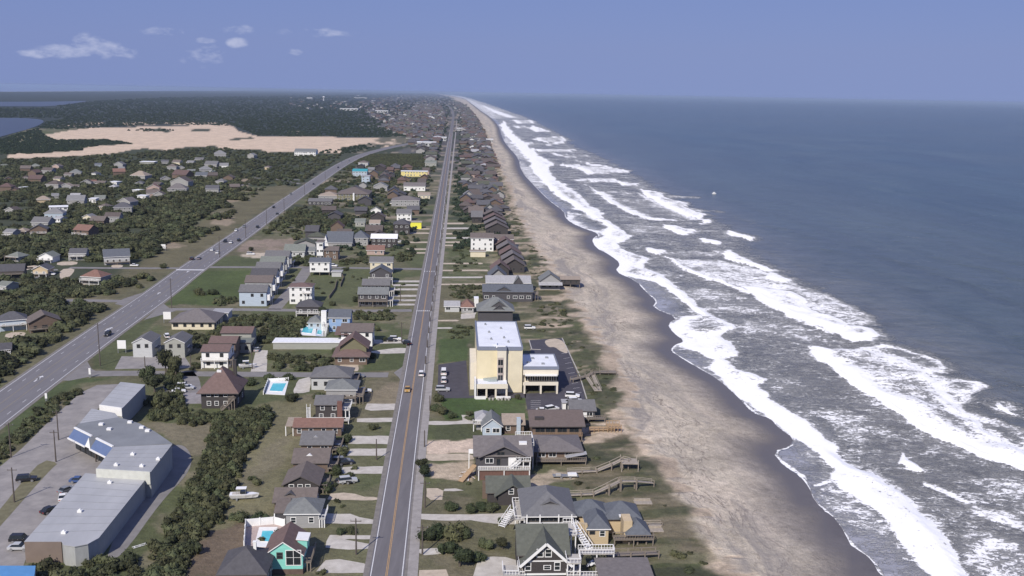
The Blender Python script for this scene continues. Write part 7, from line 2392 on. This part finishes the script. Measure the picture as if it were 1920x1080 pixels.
PG = 'utility poles'
for px, py_, h, lb in ((188, 686, 16, 'tall utility pole at the highway junction corner by the side street'), (322, 578, 14, 'tall utility pole by the second highway junction'), (412, 483, 13, 'utility pole at the third highway junction, beside the car cluster'), (461, 446, 13, 'utility pole on the eastern highway verge, first past the third junction'), (500, 421, 13, 'utility pole on the eastern highway verge, second past the third junction'), (533, 402, 13, 'utility pole on the eastern verge beside the dark scrub'), (571, 366, 12, 'utility pole on the eastern verge near the pale shed roofs'), (610, 342, 12, 'utility pole before the highway bend'),
                      (110, 825, 9, 'slim lamp-like pole beside the blue-fronted shop'), (105, 866, 9, 'slim pole on the lot verge tip'), (27, 942, 9, 'slim pole on the lot verge near the frame edge'), (21, 858, 10, 'wooden pole in the highway hedge'), (180, 866, 5, 'short post at the shop gap'), (668, 1040, 8.5, 'wooden pole on the lawn beside the turquoise house drives'), (706, 862, 6, 'short wooden pole by the moss grey house drives'), (797, 952, 7, 'wooden pole at the footpath by the small concrete pad'),
                      (473, 692, 7, 'pole in the motel lot'), (429, 702, 6, 'pole on the side street near the pyramid roof'), (358, 690, 5, 'pole at the corner of the paved lot'), (272, 688, 4, 'short post at the paved lot edge'), (792, 1040, 7, 'wooden pole at the footpath near the frame bottom'), (796, 838, 5, 'short pole at the footpath beside the sandy lot'), (806, 770, 5, 'short pole at the path end of the hotel lawn'), (753, 640, 8, 'pole at the roadside drive opposite the footpath'), (751, 565, 8, 'pole at the roadside by the striped duplex drives')):
    pole(px, py_, h, lb, h > 6, PG)
ORD = 'first second third fourth fifth sixth seventh eighth ninth tenth eleventh twelfth thirteenth fourteenth fifteenth sixteenth seventeenth eighteenth nineteenth twentieth twenty-first twenty-second twenty-third twenty-fourth twenty-fifth twenty-sixth'.split()
for k, py_ in enumerate((683, 652, 625, 603, 583, 566, 551, 538, 527, 517, 508, 492, 478, 466, 455, 446, 437, 422, 409, 398, 388, 379, 371, 357, 345, 335)):
    xx = float(np.interp(py_, [285, 430, 600, 735], [845.5, 829.5, 806.5, 792.5]))
    pole(xx, py_, 5.5 if k % 2 else 3.2, '%s pole north of the hotel in the row between the beach road and the footpath' % ORD[k], False, 'poles between beach road and footpath', thick=.2)
# signs
for px, py_, lb, hh in ((229, 662, 'white sign board by the paved lot of the twin grey houses', 5), (314, 606, 'white sign board at the plum roofed building', 5), (87, 752, 'small white sign on the green highway strip', 2.6), (169, 708, 'white street sign post at the highway corner', 3.4), (205, 610, 'tiny white sign by the highway', 2) if False else (306, 470, 'white signpost in the scrub clearing', 4)):
    q = P(px, py_)
    t = empty('sign', q, RZ, lb, 'sign')
    w_ = 1.6 if hh >= 4 else .35
    MB().box(-w_, w_, -.12, .12, hh * .35, hh).build('board', TRIM, t)
    for x in (-w_ + .15, w_ - .15):
        MB().box(x - .1, x + .1, -.1, .1, -.4, hh * .4).build('post', METAL, t)


# ------------------------------------------------------------------ boardwalks, fences, pools and small things
def boardwalk(label, pix, z, wd=1.3, m=None, plat=None, rail=True):
    pts = [P(px, py, z_) for (px, py), z_ in zip(pix, z)]
    t = empty('boardwalk', pts[0], 0, label, 'boardwalk')
    o_ = pts[0].copy()
    o_.z = 0
    t.location.z = 0
    pts = [q - o_ for q in pts]
    m = m or WOOD
    dk, rl = MB(), MB()
    for a, c in zip(pts, pts[1:]):
        dk.bar(a, c, wd, t2=.16)
        s = Vector((-(c - a).y, (c - a).x, 0)).normalized() * wd / 2
        n = max(1, int((c - a).length / 3))
        for k in range(n + 1):
            q = a + (c - a) * (k / n)
            for e in (-1, 1):
                link_mesh('post', POST, t, q + s * e + Vector((0, 0, .8 if rail else -.1)), sc=(1, 1, q.z + 1.6))
        if rail:
            for e in (-1, 1):
                rl.bar(a + s * e + Vector((0, 0, .85)), c + s * e + Vector((0, 0, .85)), .12)
    dk.build('deck', m, t)
    if rail:
        rl.build('railing', m, t)
    if plat:
        q = pts[plat[0]]
        MB().box(q.x - plat[1], q.x + plat[1], q.y - plat[2], q.y + plat[2], q.z - .1, q.z + .12).build('platform', m, t)
        m2 = MB()
        for x, y in ((-1, -1), (1, -1), (1, 1), (-1, 1)):
            m2.box(q.x + x * plat[1] - .1, q.x + x * plat[1] + .1, q.y + y * plat[2] - .1, q.y + y * plat[2] + .1, -.5, q.z + 1.1)
        m2.build('platform_post', m, t)
    return t


PALEW = mat('bleached wood', (.33, .29, .24), .85, .2, 1.5)
boardwalk('weathered boardwalk stepping up to a platform, seaward of the house under repair', [(1064, 885), (1118, 883), (1145, 872), (1166, 862), (1180, 865)], (.6, .8, 2.0, 3.0, 3.0), 1.2, PALEW, (4, 2.2, 2.0))
boardwalk('long bent boardwalk behind the slate hip roof, over the dune grass', [(1066, 928), (1112, 926), (1140, 913), (1162, 902), (1192, 902), (1224, 905)], (.5, .7, 2.2, 2.8, 2.6, 1.4), 1.2, PALEW)
boardwalk('dark boardwalk running seaward from the tan house', [(1136, 1040), (1180, 1038), (1232, 1036)], (2.0, 1.8, 1.2), 1.8, WOOD)
boardwalk('beach boardwalk with a gathering deck seaward of the hotel lot', [(1072, 712), (1100, 705), (1112, 698), (1140, 697)], (.9, 1.1, 1.6, 1.6), 1.6, WOOD, (3, 3.0, 1.6))
boardwalk('boardwalk from the tan house rear to a dune deck', [(1190, 985), (1212, 984), (1240, 984)], (1.2, 1.0, .8), 1.2, PALEW)
for k, (a, c) in enumerate((((1100, 708), (1118, 734)), ((1110, 702), (1125, 734)))):
    A_, B_ = P(*a, .5), P(*c, .5)
    t = empty('ramp', A_, 0, ('pale plank ramp west of its twin beside the hotel dune', 'pale plank ramp east of its twin beside the hotel dune')[k], 'ramp', 'plank ramps by the hotel dune')
    MB().bar((0, 0, .4), B_ - A_ + Vector((0, 0, .2)), 1.3, t2=.2).build('deck', PALEW, t)
    MB().bar((-.6, 0, 1.2), B_ - A_ + Vector((-.6, 0, 1.0)), .12).build('railing', PALEW, t)
    MB().bar((.6, 0, 1.2), B_ - A_ + Vector((.6, 0, 1.0)), .12).build('railing', PALEW, t)
bw = empty('beach_deck', P(1135, 812, 0), RZ, 'fresh wooden beach deck on posts beside the open sand, seaward of the chocolate roof', 'deck')
MB().box(-5, 2.5, -1.2, 1.0, 1.3, 1.5).box(.5, 4.5, -1.6, 2.4, 2.0, 2.2).build('deck', NEWWOOD, bw)
m = MB()
for x0_, x1_, y_, z_ in ((-5, .5, -1.2, 1.5), (.5, 4.5, -1.6, 2.2), (.5, 4.5, 2.4, 2.2)):
    m.bar((x0_, y_, z_ + .9), (x1_, y_, z_ + .9), .14)
    for k in range(5):
        x = x0_ + (x1_ - x0_) * k / 4
        m.bar((x, y_, -.5), (x, y_, z_ + .9), .16)
m.build('railing', NEWWOOD, bw)
for px, py_, lb in ((1205, 948, 'dune bench deck behind the tan house'), (1225, 1000, 'grey dune deck with a bench, seaward of the gazebo')):
    q = P(px, py_)
    t = empty('bench_deck', q, RZ, lb, 'deck')
    MB().box(-2.2, 2.2, -1.2, 1.2, .8, 1.0).build('deck', PALEW, t)
    MB().box(-2.0, 2.0, .8, 1.1, 1.0, 1.5).build('bench', PALEW, t)
    for x in (-2, 2):
        for y in (-1, 1):
            link_mesh('post', POST, t, (x, y, .8), sc=(1, 1, 1.4))


def fence(label, pix, h, m, th=.12, wz=0.0):
    pts = [P(*q) for q in pix]
    t = empty('fence', pts[0], 0, label, 'fence')
    for a, c in zip(pts, pts[1:]):
        mb = MB()
        z = Vector((0, 0, h / 2 + wz))
        mb.bar(a - pts[0] + z, c - pts[0] + z, th, t2=h)
        mb.build('panel', m, t)
        n = max(1, int((c - a).length / 2.4))
        for k in range(n + 1):
            q = a + (c - a) * (k / n) - pts[0]
            link_mesh('post', POSTW if m is TRIM else POST, t, q + Vector((0, 0, h + .15)), sc=(1, 1, h + .4))
    return t


fence('white privacy fence around the pool terrace', [(458, 1030), (461, 988), (514, 983), (534, 988)], 1.9, TRIM)
fence('dark plank fence on the long green lawn, bent once', [(617, 560), (628, 545), (632, 528)], 1.4, WOOD)
fence('dark plank fence on the long lawn near the carport', [(638, 538), (644, 524), (641, 514)], 1.4, WOOD)
fence('white fence around the small blue pool', [(494, 740), (503, 716), (541, 714)], 1.2, TRIM)
fence('weathered fence behind the black house', [(560, 790), (545, 802)], 1.3, WOOD)


def pool(label, pix, deckpix, deckm):
    c = gpoly(pix)
    cx, cy = sum(q[0] for q in c) / len(c), sum(q[1] for q in c) / len(c)
    t = empty('swimming_pool', (cx, cy, 0), 0, label, 'pool')
    dk = [(x - cx, y - cy) for x, y in gpoly(deckpix)]
    MB().prism(dk, -.3, .12).build('surround', deckm, t)
    MB().prism([(x - cx, y - cy) for x, y in c], 0, .135).build('pool_water', POOLW, t)
    MB().bar((c[0][0] - cx, c[0][1] - cy, .16), (c[1][0] - cx, c[1][1] - cy, .16), .3, t2=.12).build('coping', TRIM, t)


pool('turquoise swimming pool in the fenced terrace of the turquoise house', [(488, 1016), (515, 1018), (512, 996), (492, 996)], [(476, 1026), (524, 1026), (520, 989), (486, 989)], TRIM)
pool('small blue pool with a white surround beside the side street', [(505, 734), (529, 735), (537, 719), (512, 719)], [(497, 739), (534, 741), (541, 715), (504, 716)], TRIM)
pool('kidney shaped pool on a white deck west of the bright blue house', [(565, 624), (584, 626), (588, 614), (570, 613)], [(557, 628), (592, 630), (596, 611), (564, 611)], TRIM)
pool('round pale pool next to the kidney shaped one', [(594, 627), (602, 628), (604, 620), (596, 619)], [(592, 630), (606, 631), (607, 616), (593, 616)], mat('pale blue deck', (.45, .52, .62), .8))
# kayaks lying beside the white-trimmed house
for k, (px, py_) in enumerate(((1106, 1062), (1113, 1060), (1121, 1058))):
    q = P(px, py_, 0)
    t = empty('kayak', q + Vector((0, 0, .7)), RZ - .5, ('white kayak closest to the house on the sand rack', 'white kayak in the middle of the three', 'white kayak at the seaward end of the three')[k], 'kayak', 'white kayaks beside the big charcoal house')
    m = MB()
    n = 8
    st_ = [(-1.9, .04), (-1.3, .28), (-.4, .38), (.5, .38), (1.3, .26), (1.9, .04)]
    for y, r in st_:
        for j in range(n):
            a = 6.283 * j / n
            m.v.append((r * math.cos(a), y, r * .55 * math.sin(a)))
    for i in range(len(st_) - 1):
        for j in range(n):
            m.f.append((i * n + j, i * n + (j + 1) % n, (i + 1) * n + (j + 1) % n, (i + 1) * n + j))
            m.m.append(0)
    m.build('hull', TRIM, t)
    MB().box(-.22, .22, -.5, .4, .12, .24).build('cockpit', GLASS, t)
q = P(1060, 895, 0)
tr = empty('trailer', q, RZ, 'small flatbed trailer loaded with white boards near the dune', 'trailer')
MB().box(-3.4, 3.4, -.9, .9, .5, .65).build('bed', METAL, tr)
MB().box(.6, 3.0, -.8, .8, .66, 1.1).build('boards', TRIM, tr)
MB().box(-2.6, -1.2, -.6, .6, .66, 1.0).build('crate', CONC, tr)
for x in (-1.2, 1.2):
    link_mesh('wheel', CK['car']['wheel'], tr, (x, -.95, .34), (0, 0, math.pi / 2))
    link_mesh('wheel', CK['car']['wheel'], tr, (x, .95, .34), (0, 0, math.pi / 2))
t = empty('shed', P(1063, 766), RZ, 'white box kiosk with a leaning panel at the corner of the hotel lot', 'shed')
MB().box(-1.6, 1.4, -1.2, 1.4, -.2, 2.3).build('wall', TRIM, t)
MB().sheet([[(-1.9, -1.5, 2.4), (1.7, -1.5, 2.4), (1.7, 1.7, 2.7), (-1.9, 1.7, 2.7)]], .15).build('roof', roofm('lgrey'), t)
add_win(t, 's', 0, 0, 3.0, 2.4, 'door')
for k, (px, py_) in enumerate(((866, 735), (855, 737), (838, 735))):
    pass
# yard debris on the sandy lot
for k in range(7):
    q = P(rnd.uniform(862, 890), rnd.uniform(888, 902))
    t = empty('timber_pile', q, rnd.uniform(0, 3), 'loose pile of boards on the sandy lot by the ramp', 'timber', 'board piles on the sandy lot')
    for j in range(3):
        MB().bar((-1.4, j * .3, .1 + .08 * j), (1.4, j * .3 + rnd.uniform(-.3, .3), .1 + .08 * j), .25, t2=.06).build('board', (NEWWOOD, TRIM, WOOD)[(j + k) % 3], t)
t = empty('post_gate', P(250, 1030, 0), .7, 'white broken picket frame lying by the service lane', 'fence')
MB().bar((0, 0, .25), (3.4, .2, .25), .12).bar((0, .7, .25), (3.4, .9, .25), .12).bar((.4, -.1, .25), (.5, .9, .25), .1).bar((1.6, 0, .25), (1.7, .9, .25), .1).bar((2.8, 0, .25), (2.9, 1.0, .25), .1).build('rail', TRIM, t)
# gulls' buoy far out: a small white work boat
t = empty('boat', P(1339, 363.5, SEA_Z), .4, 'tiny white boat beyond the outer breakers', 'boat')
MB().prism([(-2.2, -.9), (1.6, -.9), (2.8, 0), (1.6, .9), (-2.2, .9)], -.4, .9).build('hull', TRIM, t)
MB().box(-1, .6, -.6, .6, .9, 2.0).build('cabin', TRIM, t)

# ------------------------------------------------------------------ the air
hz = bpy.data.meshes.new('haze')
mb = MB().box(-90000, 90000, -1500, 190000, -14, 108)
hz.from_pydata(mb.v, [], mb.f)
hz.update()
ho = link_mesh('haze', hz)
setp(ho, kind='stuff')
hm = bpy.data.materials.new('haze')
hm.use_nodes = True
n = hm.node_tree.nodes
n.remove(n['Principled BSDF'])
pv = n.new('ShaderNodeVolumePrincipled')
pv.inputs['Color'].default_value = (.42, .525, .70, 1)
pv.inputs['Density'].default_value = 4.0e-5
pv.inputs['Anisotropy'].default_value = 0.0
hm.node_tree.links.new(pv.outputs[0], n['Material Output'].inputs['Volume'])
hz.materials.append(hm)
